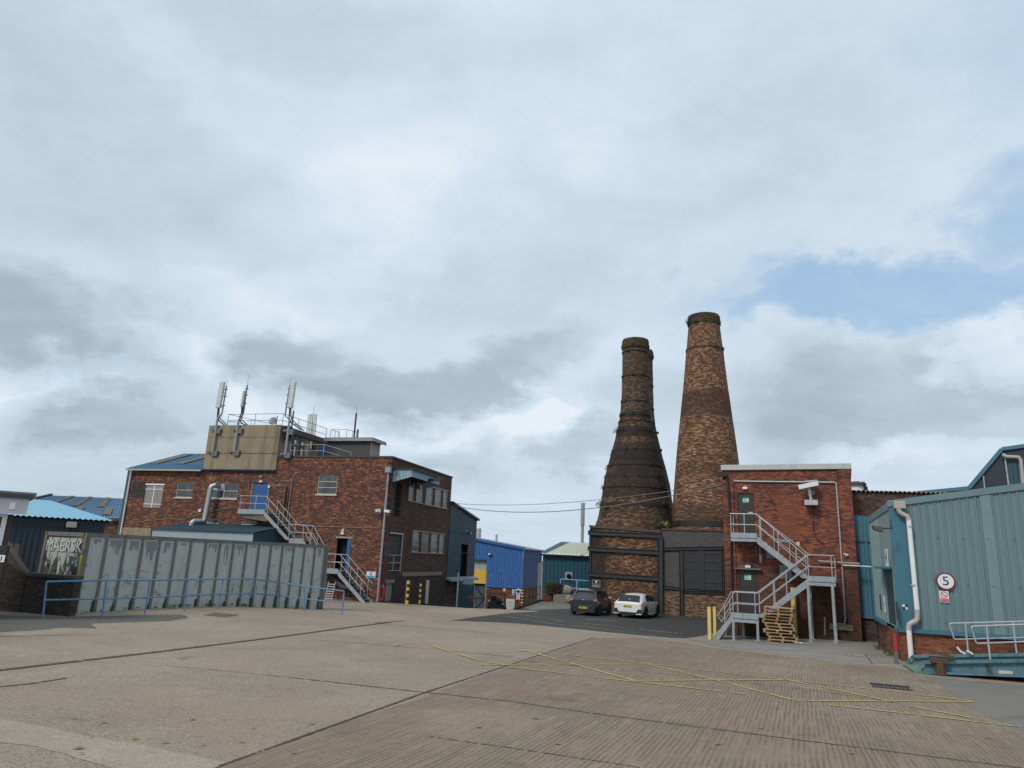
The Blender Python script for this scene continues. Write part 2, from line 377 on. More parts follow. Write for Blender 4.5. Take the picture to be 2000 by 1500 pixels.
def ground_mat(name, base, dark, light, scale=1., grain=60, ribs=0., ribdir=22., bump=.5, speck=.25):
    m, t, b = newmat(name); v = objc(t)
    big = t.noise(v, .16*scale, 5, .6); mid = t.noise(v, 1.1*scale, 6, .7); fine = t.noise(v, grain, 3, .7); fi2 = t.noise(v, grain*.22, 4, .75)
    c = t.mix(t.smooth(big, .3, .72), (*dark, 1), (*light, 1)); c = t.mix(.5, c, (*base, 1))
    c = t.mix(t.math('MULTIPLY', t.smooth(mid, .45, .75), .38), c, tuple(x*.62 for x in base)+(1,))
    c = t.mix(t.math('MULTIPLY', t.smooth(t.noise(t.sc(v, (1, 1, 1), (5, 5, 0)), .55, 7, .72), .55, .72), .35), c, tuple(x*1.35 for x in light)+(1,))
    spk = t.math('ADD', t.math('MULTIPLY', t.math('SUBTRACT', t.smooth(fine, .34, .66), .5), speck*1.3), t.math('MULTIPLY', t.math('SUBTRACT', t.smooth(fi2, .34, .66), .5), speck*.38))
    c = t.mix(1., c, t.add('ShaderNodeCombineColor', {0: t.math('ADD', spk, 1.), 1: t.math('ADD', spk, 1.), 2: t.math('ADD', spk, 1.)}).outputs[0], 'MULTIPLY')
    h = t.math('ADD', t.math('MULTIPLY', fine, .5), t.math('MULTIPLY', fi2, .6))
    pk = t.noise(t.sc(v, (1, 1, 1), (13, 3, 0)), .33, 4, .6); c = t.mix(t.math('MULTIPLY', t.smooth(pk, .48, .7), .4), c, (base[0]*1.18, base[1]*1.0, base[2]*.95, 1))
    oil = t.noise(t.sc(v, (1, 1, 1), (3, 31, 0)), .8, 6, .6); c = t.mix(t.math('MULTIPLY', t.smooth(oil, .63, .72), .5), c, tuple(x*.42 for x in base)+(1,))
    # old tyre marks and dribbles running across
    tm = t.noise(t.rs(v, -24, (.12, 1.6, 1)), .8, 5, .65)
    c = t.mix(t.math('MULTIPLY', t.smooth(tm, .56, .72), .12 if ribs else .28), c, tuple(x*.45 for x in base)+(1,))
    if ribs:
        s_ = t.add('ShaderNodeSeparateXYZ', {0: t.sc(v, (1, 1, 1), rot=(0, 0, R(ribdir)))}).outputs
        wob = t.math('MULTIPLY', t.math('SUBTRACT', t.noise(v, .7, 2), .5), .07)
        ph = t.math('MULTIPLY', t.math('ADD', s_[0], wob), 2*math.pi/ribs)
        wv = t.math('ADD', t.math('MULTIPLY', t.math('SINE', ph), .5), .5)
        brk = t.smooth(t.noise(t.rs(v, ribdir, (5, .45, 1)), 2.4, 4, .6), .36, .52)
        amp = t.smooth(t.noise(v, .5, 4, .6), .3, .5)
        k = t.math('MULTIPLY', t.math('MULTIPLY', t.math('SUBTRACT', 1., wv), brk), amp)
        c = t.mix(t.math("MULTIPLY", k, .52), c, tuple(x*.32 for x in base)+(1,))
        # coarser streaks along the tamping ridges
        st = t.noise(t.rs(v, ribdir, (7, .35, 1)), 1.6, 6, .75)
        c = t.mix(t.math('MULTIPLY', t.smooth(st, .5, .68), .34), c, tuple(x*.45 for x in base)+(1,)); c = t.mix(t.math('MULTIPLY', t.math('SUBTRACT', 1., t.smooth(st, .34, .46)), .22), c, tuple(x*1.35 for x in base)+(1,))
        h = t.math('ADD', h, t.math('MULTIPLY', wv, 1.3))
    t.l.new(c, b.inputs['Base Color']); b.inputs['Roughness'].default_value = .9; b.inputs['Specular IOR Level'].default_value = .3
    bp = t.add('ShaderNodeBump', {'Strength': bump, 'Distance': .012, 'Height': h}); t.l.new(bp.outputs[0], b.inputs['Normal'])
    return m
ground_mat('yard_concrete', (.275, .226, .176), (.21, .172, .134), (.34, .283, .223), grain=75, speck=.85, bump=.6)
ground_mat('ribbed_concrete', (.25, .196, .144), (.185, .146, .107), (.31, .247, .182), grain=75, ribs=.072, ribdir=22, speck=.5, bump=.5)
ground_mat('tarmac', (.052, .052, .050), (.04, .04, .039), (.07, .07, .066), grain=70, speck=.3)
ground_mat('apron', (.22, .205, .185), (.15, .14, .125), (.33, .315, .295), grain=50, speck=.25)
ground_mat('grey_patch', (.175, .165, .148), (.13, .124, .11), (.22, .208, .188), grain=60, speck=.4)
ground_mat('pale_strip', (.33, .28, .225), (.27, .23, .185), (.40, .345, .28), grain=75, speck=.5)
ground_mat('dirty_patch', (.10, .10, .088), (.07, .072, .062), (.15, .145, .125), grain=50, speck=.35)
ground_mat('joint', (.075, .066, .056), (.06, .053, .046), (.095, .085, .07), grain=50)
ground_mat('far_ground', (.14, .15, .10), (.11, .12, .08), (.18, .18, .13), grain=8)
RED = [(0, (.045, .030, .029)), (.3, (.075, .038, .034)), (.5, (.125, .052, .038)), (.68, (.20, .076, .046)), (.85, (.29, .12, .065)), (1, (.40, .26, .19))]
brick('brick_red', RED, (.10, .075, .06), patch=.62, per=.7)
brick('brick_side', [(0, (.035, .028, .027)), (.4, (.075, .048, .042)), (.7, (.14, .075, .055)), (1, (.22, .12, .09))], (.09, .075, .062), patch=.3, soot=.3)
brick('brick_dark', [(0, (.02, .02, .02)), (.5, (.045, .038, .036)), (1, (.10, .075, .06))], (.075, .07, .06), patch=.3)
brick('brick_b', [(0, (.05, .034, .034)), (.22, (.085, .046, .042)), (.42, (.18, .06, .04)), (.65, (.28, .088, .048)), (.88, (.35, .125, .07)), (1, (.40, .22, .15))], (.05, .038, .034), patch=.45, soot=.3, sootcol=(.05, .036, .03), bands=[(-2, 3.3, .55, (.05, .037, .029)), (-2, .4, .5, (.045, .034, .028))])
brick('brick_b_new', [(0, (.13, .045, .032)), (.5, (.21, .066, .040)), (1, (.28, .10, .056))], (.14, .08, .06), patch=.2)
brick('brick_plinth', [(0, (.07, .03, .02)), (.4, (.17, .06, .035)), (.75, (.27, .10, .055)), (1, (.36, .16, .09))], (.09, .06, .045), patch=.4, soot=.55, sootcol=(.045, .033, .024))
brick('brick_kiln_tall', [(0, (.035, .024, .018)), (.22, (.10, .052, .032)), (.5, (.205, .10, .055)), (.75, (.33, .18, .105)), (1, (.54, .39, .28))], (.04, .03, .024), bw=.26, bh=.095, cyl=2.2, patch=.25, per=.75, soot=.2, sootcol=(.05, .033, .024), bands=[(9.2, 11.2, .7, (.055, .03, .024)), (1.2, 2.6, .5, (.05, .032, .025)), (4.5, 5.5, .35, (.06, .04, .028))], msize=.13)
brick('brick_kiln_dark', [(0, (.018, .016, .015)), (.4, (.045, .032, .026)), (.7, (.11, .066, .044)), (.88, (.22, .135, .085)), (1, (.42, .31, .21))], (.03, .026, .023), bw=.26, bh=.095, cyl=2.2, patch=.25, soot=.6, sootcol=(.02, .017, .016), msize=.13, bands=[(4.6, 9.6, .7, (.022, .019, .017))])
brick('brick_kiln_neck', [(0, (.03, .024, .02)), (.4, (.08, .055, .038)), (.7, (.16, .11, .07)), (1, (.34, .25, .17))], (.035, .03, .026), bw=.26, bh=.095, cyl=1.1, patch=.22, soot=.3, msize=.13)
brick('brick_kiln_wall', [(0, (.03, .022, .018)), (.35, (.085, .045, .03)), (.6, (.20, .10, .055)), (.82, (.38, .22, .13)), (1, (.62, .46, .33))], (.05, .04, .033), patch=.3, soot=.35, sootcol=(.035, .028, .024), msize=.13, stain=(2.9, 2.6, .85, (.03, .026, .023)))
brick('brick_kiln_hovel', [(0, (.025, .02, .017)), (.35, (.065, .04, .028)), (.6, (.15, .08, .048)), (.82, (.27, .15, .09)), (1, (.48, .34, .24))], (.035, .03, .025), bw=.26, bh=.095, cyl=2.6, patch=.35, soot=.6, sootcol=(.028, .022, .019), per=.7, msize=.13, bands=[(3.0, 7.5, .68, (.026, .021, .018))])
brick('brick_blue', [(0, (.022, .023, .026)), (.6, (.045, .046, .052)), (1, (.085, .08, .08))], (.22, .215, .20), patch=.15, msize=.14)
brick('brick_buff', [(0, (.025, .02, .018)), (.3, (.10, .065, .045)), (.6, (.24, .155, .10)), (1, (.40, .28, .19))], (.05, .042, .035), patch=.35, msize=.13)
plain('concrete_tank', (.265, .215, .15), .9, var=.22, scale=1.1, bump=.5, streak=.75, sfreq=1.1, dirt=(.14, .115, .085), dscale=.9, damt=.6)
plain('concrete_grey', (.22, .20, .17), .9, var=.25, scale=2, bump=.4, dirt=(.09, .08, .07), damt=.5)
plain('coping', (.075, .062, .055), .9, var=.3, scale=3, bump=.5)
plain('stone_sill', (.28, .25, .21), .9, var=.2, scale=4)
plain('frame_cream', (.50, .46, .39), .7, var=.15, dirt=(.2, .15, .1), dscale=6, damt=.5)
plain('white_paint', (.74, .75, .75), .5, var=.06, dirt=(.4, .38, .34), damt=.3)
plain('grey_cap', (.42, .45, .45), .6, var=.12, streak=.3)
plain('plastic_white', (.72, .74, .74), .35, var=.05, streak=.15)
plain('pipe_grey', (.38, .36, .33), .5, var=.1)
plain('pipe_lilac', (.27, .28, .33), .5, var=.15, dirt=(.15, .12, .1), damt=.5)
plain('galv', (.42, .45, .47), .5, metal=.45, var=.12, dirt=(.22, .22, .21), dscale=5, damt=.45)
plain('galv_blue', (.30, .35, .38), .55, metal=.2, var=.15, dirt=(.14, .13, .115), dscale=4, damt=.65, streak=.25)
plain('galv_dark', (.13, .15, .16), .6, metal=.3, var=.2)
plain('duct', (.30, .34, .36), .42, metal=.6, var=.15, scale=5)
plain('steel_dark', (.045, .046, .05), .6, var=.25)
plain('iron', (.022, .026, .030), .55, var=.3, scale=5, bump=.2)
plain('iron_band', (.020, .018, .018), .7, var=.3)
plain('black', (.012, .012, .013), .6, var=.2)
plain('void', (.006, .006, .007), .9, var=.1)
plain('rubber', (.015, .015, .016), .8)
plain('door_brown', (.026, .023, .020), .5, var=.12)
plain('door_blue', (.022, .095, .29), .5, var=.2, scale=4, dirt=(.02, .05, .15), damt=.5)
plain('boards_grey', (.24, .24, .24), .8, var=.25, scale=5, streak=.5)
plain('boards_brown', (.20, .17, .145), .8, var=.25, scale=5, streak=.5)
plain('roof_blue', (.04, .13, .23), .6, var=.2, scale=1.5, dirt=(.10, .14, .16), dscale=1.3, damt=.4)
plain('roof_brown_strip', (.19, .165, .12), .7, var=.25, scale=3, streak=.3)
plain('roof_cyan', (.17, .37, .50), .5, var=.10, scale=1.2, dirt=(.12, .25, .34), dscale=1.2, damt=.4)
plain('navy', (.012, .027, .040), .6, var=.2, streak=.2)
plain('charcoal', (.026, .032, .042), .6, var=.35, scale=3, streak=.4)
plain('navy2', (.018, .06, .095), .55, var=.2)
plain('shed_slate', (.038, .075, .10), .6, var=.18, scale=1.5, streak=.25)
plain('shed_blue', (.025, .12, .36), .55, var=.2, scale=2, dirt=(.22, .22, .20), dscale=2.4, damt=.35, streak=.2)
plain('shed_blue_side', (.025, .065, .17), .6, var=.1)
plain('shed_teal', (.012, .075, .12), .55, var=.15, scale=2)
plain('roof_cream', (.56, .57, .47), .6, var=.1, dirt=(.35, .37, .26), dscale=1.2, damt=.5)
plain('teal_panel', (.125, .205, .225), .6, var=.14, scale=.8, dirt=(.165, .235, .24), dscale=.6, damt=.4, streak=.12)
plain('teal_pale', (.20, .285, .275), .6, var=.08, scale=1.4, streak=.2)
plain('teal_faded', (.15, .232, .245), .6, var=.1, scale=1.4, streak=.15)
plain('teal_blue', (.045, .15, .215), .5, var=.10, scale=2)
plain('teal_dark', (.018, .042, .055), .6, var=.15)
plain('fascia_blue', (.28, .36, .41), .6, var=.08, streak=.25)
plain('yellow', (.62, .40, .03), .6, var=.15, dirt=(.2, .13, .03), dscale=5, damt=.5)
plain('yellow_pale', (.62, .47, .16), .6, var=.12)
plain('red', (.42, .02, .03), .5, var=.15)
plain('sign_red', (.50, .015, .05), .45, var=.05)
plain('sign_darkred', (.16, .012, .022), .45, var=.05)
plain('sign_white', (.66, .69, .70), .5, var=.04)
plain('sign_blue', (.03, .28, .58), .45, var=.04)
plain('sign_green', (.0, .36, .20), .45, var=.04)
plain('sign_pale', (.50, .60, .52), .5, var=.04)
plain('sign_pink', (.62, .36, .52), .5, var=.04)
plain('rail_blue', (.10, .225, .39), .5, var=.2, scale=6, dirt=(.05, .05, .05), dscale=9, damt=.9)
plain('rail_pale', (.28, .48, .68), .5, var=.12, dirt=(.2, .2, .2), dscale=7, damt=.6)
plain('container', (.42, .445, .43), .6, var=.10, scale=1.4, bump=.1, streak=.2, sfreq=3., dirt=(.22, .22, .24), dscale=2.6, damt=.85, dthr=(.60, .625))
plain('container_frame', (.15, .15, .125), .7, var=.25, scale=4, dirt=(.05, .035, .02), dscale=7, damt=.9)
plain('container_rib', (.15, .155, .13), .8, var=.4, scale=6, dirt=(.20, .21, .20), dscale=9, damt=.8)
plain('container_door', (.045, .055, .058), .6, var=.2, scale=3, dirt=(.33, .37, .36), dscale=2.0, damt=.8)
plain('paint_flake', (.36, .40, .39), .7, var=.15)
plain('peel', (.21, .21, .235), .7, var=.15)
plain('algae', (.05, .065, .035), .9, var=.3)
plain('wood', (.36, .25, .135), .8, var=.3, scale=6, streak=.3, dirt=(.2, .17, .13), dscale=4, rnd=.3)
plain('wood_dark', (.26, .165, .075), .8, var=.25, scale=6)
plain('rust', (.09, .05, .03), .9, var=.4, scale=6, bump=.4)
plain('ramp_blue', (.085, .185, .225), .6, var=.25, scale=3, dirt=(.03, .033, .028), dscale=2.4, damt=.95, streak=.5)
plain('ramp_green', (.14, .22, .17), .7, var=.3, scale=4, dirt=(.04, .04, .025), dscale=3, damt=.9)
plain('portal_grey', (.50, .50, .53), .6, var=.06, streak=.12)
plain('hut_brown', (.07, .06, .055), .8, var=.2)
plain('hut_rib', (.33, .32, .25), .7, var=.15)
plain('antenna', (.50, .54, .52), .45, var=.05)
plain('mast', (.16, .19, .21), .5, metal=.3, var=.2)
plain('cable', (.02, .02, .022), .6)
plain('cable_grey', (.16, .16, .165), .5)
plain('yellow_line', (.42, .34, .11), .8, var=.2, scale=8)
plain('dust', (.36, .35, .33), .9, var=.2, scale=5)
plain('white_line', (.42, .42, .41), .8, var=.2, scale=8)
plain('leaf', (.05, .10, .025), .7, var=.4, scale=9)
plain('leaf_dry', (.22, .17, .07), .8, var=.3, scale=9)
plain('flower_yellow', (.45, .42, .05), .8)
plain('stone', (.27, .24, .20), .9, var=.3, scale=5, bump=.6)
plain('corr_rust_blue', (.27, .42, .50), .7, var=.2, scale=4, streak=.7, dirt=(.15, .10, .06), dscale=4, damt=.7)
plain('flue', (.36, .34, .24), .6, metal=.2, var=.15)
plain('flue_blue', (.30, .38, .44), .5, metal=.3, var=.1)
brick('moss_cap', [(0, (.03, .024, .016)), (.5, (.08, .058, .030)), (1, (.16, .12, .06))], (.03, .026, .018), bw=.26, bh=.095, cyl=1.2, patch=.5, soot=.4, sootcol=(.025, .022, .016))
def glassmat(name, col, rough=.12, spec=.6, metal=0., dirt=.35):
    m, t, b = newmat(name); v = objc(t)
    n = t.noise(t.sc(v, (1, 1, .5)), 2.2, 5, .65); c = t.mix(t.math('MULTIPLY', t.smooth(n, .4, .7), t.math('MULTIPLY', t.math('ADD', .25, t.math('MULTIPLY', t.add('ShaderNodeObjectInfo').outputs['Random'], 1.2)), dirt)), (*col, 1), (.16, .18, .18, 1))
    t.l.new(c, b.inputs['Base Color']); b.inputs['Roughness'].default_value = rough; b.inputs['Specular IOR Level'].default_value = spec; b.inputs['Metallic'].default_value = metal
    bp = t.add('ShaderNodeBump', {'Strength': .12, 'Distance': .01, 'Height': t.noise(v, 1.3, 2)}); t.l.new(bp.outputs[0], b.inputs['Normal'])
glassmat('glass', (.05, .06, .07), .18, .5, dirt=.5)
glassmat('glass_dark', (.02, .024, .028), .15, .5, dirt=.3)
glassmat('glass_car', (.006, .007, .008), .08, .35, dirt=.03)
def carpaint(name, col, rough=.25, coat=.6, var=0.05):
    m, t, b = newmat(name); b.inputs['Base Color'].default_value = (*col, 1); b.inputs['Roughness'].default_value = rough
    b.inputs['Coat Weight'].default_value = coat; b.inputs['Coat Roughness'].default_value = .06
    c = t.mix(t.noise(objc(t), 3, 4), tuple(x*.9 for x in col)+(1,), tuple(min(1, x*1.1) for x in col)+(1,)); t.l.new(c, b.inputs['Base Color'])
carpaint('car_grey', (.02, .023, .030), .3)
carpaint('car_white', (.70, .72, .74), .3)
carpaint('lamp_red', (.45, .01, .02), .15)
carpaint('lamp_white', (.6, .6, .62), .1)
plain('alloy', (.45, .46, .48), .35, metal=.7)
plain('letter_white', (.52, .54, .52), .6, var=.3, scale=7, dirt=(.06, .07, .07), dscale=6, damt=.7)
plain('plate_yellow', (.60, .45, .04), .5, var=.03)
# ------------------------------------------------------------ ground
XC = [x*1.0 for x in range(-26, 19)]; YC = [-20., 0., 10.]+[x*1.0 for x in range(16, 47)]
def ground_sheet(name, poly, mat, dz=0., fine=True, label=None, structure=True):
    bm = bmesh.new(); f = bm.faces.new([bm.verts.new((p[0], p[1], 0)) for p in poly])
    lo = [min(p[i] for p in poly) for i in (0, 1)]; hi = [max(p[i] for p in poly) for i in (0, 1)]
    for n, L_ in ((0, XC), (1, YC)):
        for c in L_:
            if lo[n]+.02 < c < hi[n]-.02:
                co_ = [0, 0, 0]; co_[n] = c; no = [0, 0, 0]; no[n] = 1
                bmesh.ops.bisect_plane(bm, geom=bm.verts[:]+bm.edges[:]+bm.faces[:], dist=1e-5, plane_co=co_, plane_no=no)
    for v in bm.verts: v.co.z = gz(v.co.x, v.co.y)+dz
    bmesh.ops.recalc_face_normals(bm, faces=bm.faces[:])
    if sum(fc.normal.z for fc in bm.faces) < 0: bmesh.ops.reverse_faces(bm, faces=bm.faces[:])
    me = bpy.data.meshes.new(name); bm.to_mesh(me); bm.free(); me.materials.append(M[mat])
    o = bpy.data.objects.new(name, me); COL.objects.link(o); o['kind'] = 'structure'; return o
def GP(*pts): return [tuple(G(x, y))[:2] for x, y in pts]
def rough_edge(poly, amp=.05, step=.6, keep=()):
    out = []
    for i, p in enumerate(poly):
        q = poly[(i+1) % len(poly)]; p_, q_ = Vector(p[:2]), Vector(q[:2]); L_ = (q_-p_).length
        out.append(tuple(p_))
        if i in keep: continue
        n = min(40, int(L_/step)); nr = Vector((-(q_-p_).y, (q_-p_).x)).normalized() if L_ else Vector((0, 0))
        for k in range(1, n): out.append(tuple(p_.lerp(q_, k/n)+nr*random.uniform(-amp, amp)))
    return out
def side_at(y): return -8.3+.2874*(y-50.2)          # the line of the works' right-hand wall
LF0, LF1 = (.95, 47.0), (3.6, 60.0)                  # top of the retaining edge below the black fence
lane_l = (side_at(47)+.0, 47.0)
ground_sheet('yard_ground', [(-150, -60), (150, -60), (150, 47), (-150, 47)], 'yard_concrete')
ground_sheet('rear_ground_left', [(-150, 47.), (-5, 47.), (side_at(50.2), 50.2), (side_at(75), 75), (-150, 75)], 'yard_concrete')
ground_sheet('rear_ground_right', [LF0, (150, 47), (150, 75), (LF1[0]+3, 75), LF1], 'tarmac')
mb = MB()                                            # the lane that drops away between the buildings
zl = gz(-4, 46); rows = [(47, 0, lane_l[0], .95), (50.2, 3.2, side_at(50.2), 1.6), (60, 13, side_at(60), 3.6), (92, 45, -30, 30), (140, 46, -120, 120), (600, 46, -500, 500)]
def lz0(t): return zl-.078*t
mb.face((-5, 47, gz(-5, 47)), (LF0[0], 47, gz(LF0[0], 47)), (1.6, 50.2, lz0(3.2)), (side_at(50.2), 50.2, gz(side_at(50.2), 50.2)))
mb.face((side_at(50.2), 50.2, gz(side_at(50.2), 50.2)), (1.6, 50.2, lz0(3.2)), (3.6, 60, lz0(13)), (side_at(60), 60, lz0(13)))
mb.face((side_at(60)-8, 60, lz0(13)), (side_at(60), 60, lz0(13)), (3.6, 60, lz0(13)), (30, 92, lz0(45)), (-30, 92, lz0(45)))
mb.face((-30, 92, lz0(45)), (30, 92, lz0(45)), (300, 600, lz0(45)), (-300, 600, lz0(45)))
mb.build('lane', M['yard_concrete'], kind='structure')
mb = MB(); z = zl-4.2
mb.face((-1500, -800, z), (1500, -800, z), (1500, 2500, z), (-1500, 2500, z)); mb.build('terrain', M['far_ground'], kind='structure')
SB = Vector(GP((430, 1497))[0]); ST = Vector(GP((1160, 1245))[0]); sd_ = (ST-SB).normalized(); SBB = SB-sd_*22
poly = [tuple(SBB), tuple(ST)] + GP((1250, 1247), (1340, 1256), (1400, 1266), (1560, 1285), (1700, 1300), (1760, 1304), (1800, 1322), (1850, 1347), (1890, 1380), (1960, 1415))
pE = Vector(poly[-1]); poly += [tuple(pE+Vector((.6, -6))), tuple(pE+Vector((2, -22)))]
ground_sheet('ribbed_concrete_bay', rough_edge(poly, .03, .8), 'ribbed_concrete', .004)
dk = GP((880, 1212), (945, 1203), (1000, 1197), (1080, 1191))+[(4.6, 47.2), (4.9, 56), (20, 56), (20, 38.5)]+GP((1425, 1222), (1396, 1236), (1336, 1247), (1240, 1240), (1120, 1228), (1000, 1217))
ground_sheet('tarmac_bay', rough_edge(dk, .05, .8), 'tarmac', .004)
ground_sheet('concrete_path', rough_edge(GP((1012, 1187), (1040, 1180), (1056, 1175), (1112, 1178), (1116, 1189), (1075, 1190), (1040, 1191.5)), .05, .4), 'grey_patch', .009)
ap = GP((1340, 1249), (1396, 1238))+[(17.5, 38.8), (19.5, 32.5)]+GP((1755, 1284), (1752, 1296), (1700, 1296), (1560, 1282), (1400, 1263))
ground_sheet('concrete_apron', rough_edge(ap, .14, .35), 'apron', .006)
ground_sheet('asphalt_patch', rough_edge(GP((1800, 1320), (1900, 1330), (2080, 1346), (2080, 1450), (1980, 1425), (1892, 1383), (1850, 1346)), .06, .4), 'grey_patch', .005)
ground_sheet('weathered_patch', rough_edge(GP((-60, 1200), (110, 1205), (200, 1203), (352, 1200), (368, 1206), (330, 1213), (180, 1218), (190, 1228), (120, 1226), (-60, 1240)), .08, .4), 'dirty_patch', .004)
ground_sheet('weathered_patch', rough_edge(GP((395, 1201), (420, 1196), (470, 1201), (440, 1206)), .05, .3), 'dirty_patch', .004)
q = GP((-400, 1340), (0, 1405), (110, 1425), (260, 1453), (438, 1490), (425, 1515), (250, 1512), (200, 1495), (75, 1459), (0, 1451), (-400, 1400))
ground_sheet('pale_concrete_strip', rough_edge(q, .03, .2), 'pale_strip', .004)
def strip(name, pts, w, mat, dz, gaps=0., wob=.01, **kw):
    """a line laid on the ground; worn paint breaks up into pieces"""
    mb = MB(); P_ = [Vector(p[:2]) for p in pts]
    for a, b in zip(P_, P_[1:]):
        L_ = (b-a).length; d = (b-a)/L_; n = Vector((-d.y, d.x)); k = max(1, int(L_/.05)); ww = w/2; f0 = random.random()*9
        for i in range(k):
            if gaps and random.random() < gaps*(.75+.6*math.sin(f0+i*.11)+.35*math.sin(f0*2+i*.31)): continue
            e0, e1 = ww+random.uniform(-wob, wob), ww+random.uniform(-wob, wob)
            c0, c1 = a+d*L_*i/k, a+d*L_*(i+1)/k
            q4 = [c0-n*e0, c1-n*e1, c1+n*e0, c0+n*e1]; q4 = [(p.x, p.y, gz(p.x, p.y)+dz) for p in q4]
            mb.face(*q4)
    return mb.build(name, M[mat], kind='structure', **kw)
for pts, w in (([(-60, 1319), (0, 1309.5), (330, 1271), (760, 1216)], .17), ([(735, 1217), (790, 1213)], .12), ([(748, 1219), (965, 1237)], .05), ([(430, 1497), (830, 1353), (1160, 1245)], .045),
               ([(620, 1250), (770, 1262), (1000, 1283)], .03), ([(560, 1323), (830, 1353), (1000, 1371), (1180, 1397), (1560, 1446), (2050, 1508)], .04),
               ([(1000, 1290), (1300, 1317), (1600, 1350), (1760, 1375)], .025), ([(-20, 1344), (60, 1336), (130, 1325)], .05), ([(320, 1300), (440, 1311), (560, 1323)], .018), ([(1690, 1278), (1704, 1297)], .03), ([(840, 1440), (1000, 1462), (1250, 1500)], .02)):
    strip('ground_joint', GP(*pts), w, 'joint', .009, .04, .012)
YL = [([(1025, 1271), (1265, 1297), (1535, 1328.5), (1760, 1353), (1905, 1372)], .22), ([(1000, 1304), (1225, 1331), (1460, 1357)], .25), ([(1620, 1378), (1800, 1398), (1990, 1421)], .35), ([(935, 1299), (1265, 1298.5)], .35),
      ([(1025, 1271), (1175, 1313), (1240, 1331)], .22), ([(1265, 1298), (1410, 1332), (1555, 1370)], .2), ([(1240, 1331), (1400, 1329), (1535, 1328.5)], .25), ([(1535, 1328.5), (1640, 1350), (1735, 1370)], .2), ([(1555, 1370), (1735, 1370), (1905, 1372)], .15),
      ([(1775, 1380), (1850, 1394), (1990, 1421)], .5), ([(770, 1262), (820, 1253), (870, 1271)], .6), ([(870, 1271), (940, 1277), (1025, 1272)], .5), ([(870, 1271), (935, 1290), (1000, 1304)], .4)]
for pts, gp in YL: strip('yellow_road_marking', GP(*pts), .10, 'yellow_line', .016, gp*1.05, .014)
for pts in ([(1012, 1200), (1100, 1214), (1330, 1237)], [(985, 1204), (1090, 1220), (1280, 1241)]): strip('white_road_marking', GP(*pts), .07, 'white_line', .010, .45, .012)
for pts, w_ in (([(1395, 1252), (1500, 1264), (1640, 1277), (1745, 1288)], .28), ([(1400, 1246), (1480, 1258), (1600, 1269)], .14), ([(1560, 1276), (1660, 1287), (1745, 1291)], .2), ([(1345, 1250), (1420, 1258), (1520, 1270)], .16)): strip('dust_streak', GP(*pts), w_, 'dust', .013, .3, .05)
strip('white_road_marking', GP((1143, 1209.5), (1205, 1212.5)), .12, 'white_line', .010, .1)
# drain grate in the ribbed bay
c = G(1740, 1343); mb = MB(); Fd = Frame(c.x, c.y, 22)
for i in range(9): mb.box(-.38+i*.09, -.35+i*.09, -.25, .25, .006, .03)
mb.box(-.42, .42, -.3, -.25, .006, .032); mb.box(-.42, .42, .25, .3, .006, .032)
mb.build('drain_grate', M['iron'], frame=Fd, label='rectangular iron drain grate set in the ribbed concrete at right', cat='grate')
mb = MB()
for i in range(70):
    px, py = random.uniform(100, 1950), random.uniform(1215, 1480)
    p = G(px, py, .012); a = random.random()*3; r_ = random.uniform(.02, .05)
    mb.face(*[(p.x+r_*math.cos(a+k*1.6)*(1+.5*(k % 2)), p.y+r_*math.sin(a+k*1.6), p.z+random.uniform(0, .02)) for k in range(4)])
mb.build('litter', M['leaf_dry'], kind='stuff', label='scattered scraps and grit lying on the yard', cat='litter')

# ------------------------------------------------------------ A: the brick works at left
A = Frame(-8.3, 50.2, 16.04)
def AL(px, py, y=0.): return A.L(px, py, y)
works = thing('works_building', 'long red brick factory with a concrete water tank on its roof and an outside staircase', 'building', A)
zt = AL(762, 894)[1]; ze = AL(330, 917.5)[1]; xs = AL(541, 915)[0]; xl = AL(245, 990)[0]; D_ = A.Sd(883, 934)[0]
def hole(x0, y0, x1, y1, y=0.):
    a, z1_ = AL(x0, y0, y); b, z0_ = AL(x1, y1, y); return [a, b, z0_, z1_]
hs = dict(shut=hole(286, 947, 313, 992), w1=hole(346, 942, 374, 972), w2=hole(412, 943, 462, 974), door=hole(495, 943.5, 519, 996), w3=hole(622, 928, 656, 966), lowdoor=hole(659, 1051, 680, 1114),
          lw1=hole(403, 1013, 427, 1023), lw2=hole(471, 1016, 500, 1026), grid=hole(673, 1150, 694, 1170))
mb = MB()
wall_faces(mb, FRONT(0), xl, xs, -1.5, ze, [h for h in hs.values() if h[1] < xs])
wall_faces(mb, FRONT(0), xs, 0., -1.5, zt, [h for h in hs.values() if h[0] > xs])
mb.face((xl, 12, -1.5), (xl, 12, ze), (xl, 0, ze), (xl, 0, -1.5)); mb.face((xs, 0, ze), (xs, 0, zt), (xs, D_, zt), (xs, D_, ze))
mb.face((xl, D_, -1.5), (0, D_, -1.5), (0, D_, zt), (xs, D_, zt), (xs, D_, ze), (xl, D_, ze)); mb.face((xs, 0, zt-.12), (0, 0, zt-.12), (0, D_, zt-.12), (xs, D_, zt-.12))
mb.build('wall', M['brick_red'], works)
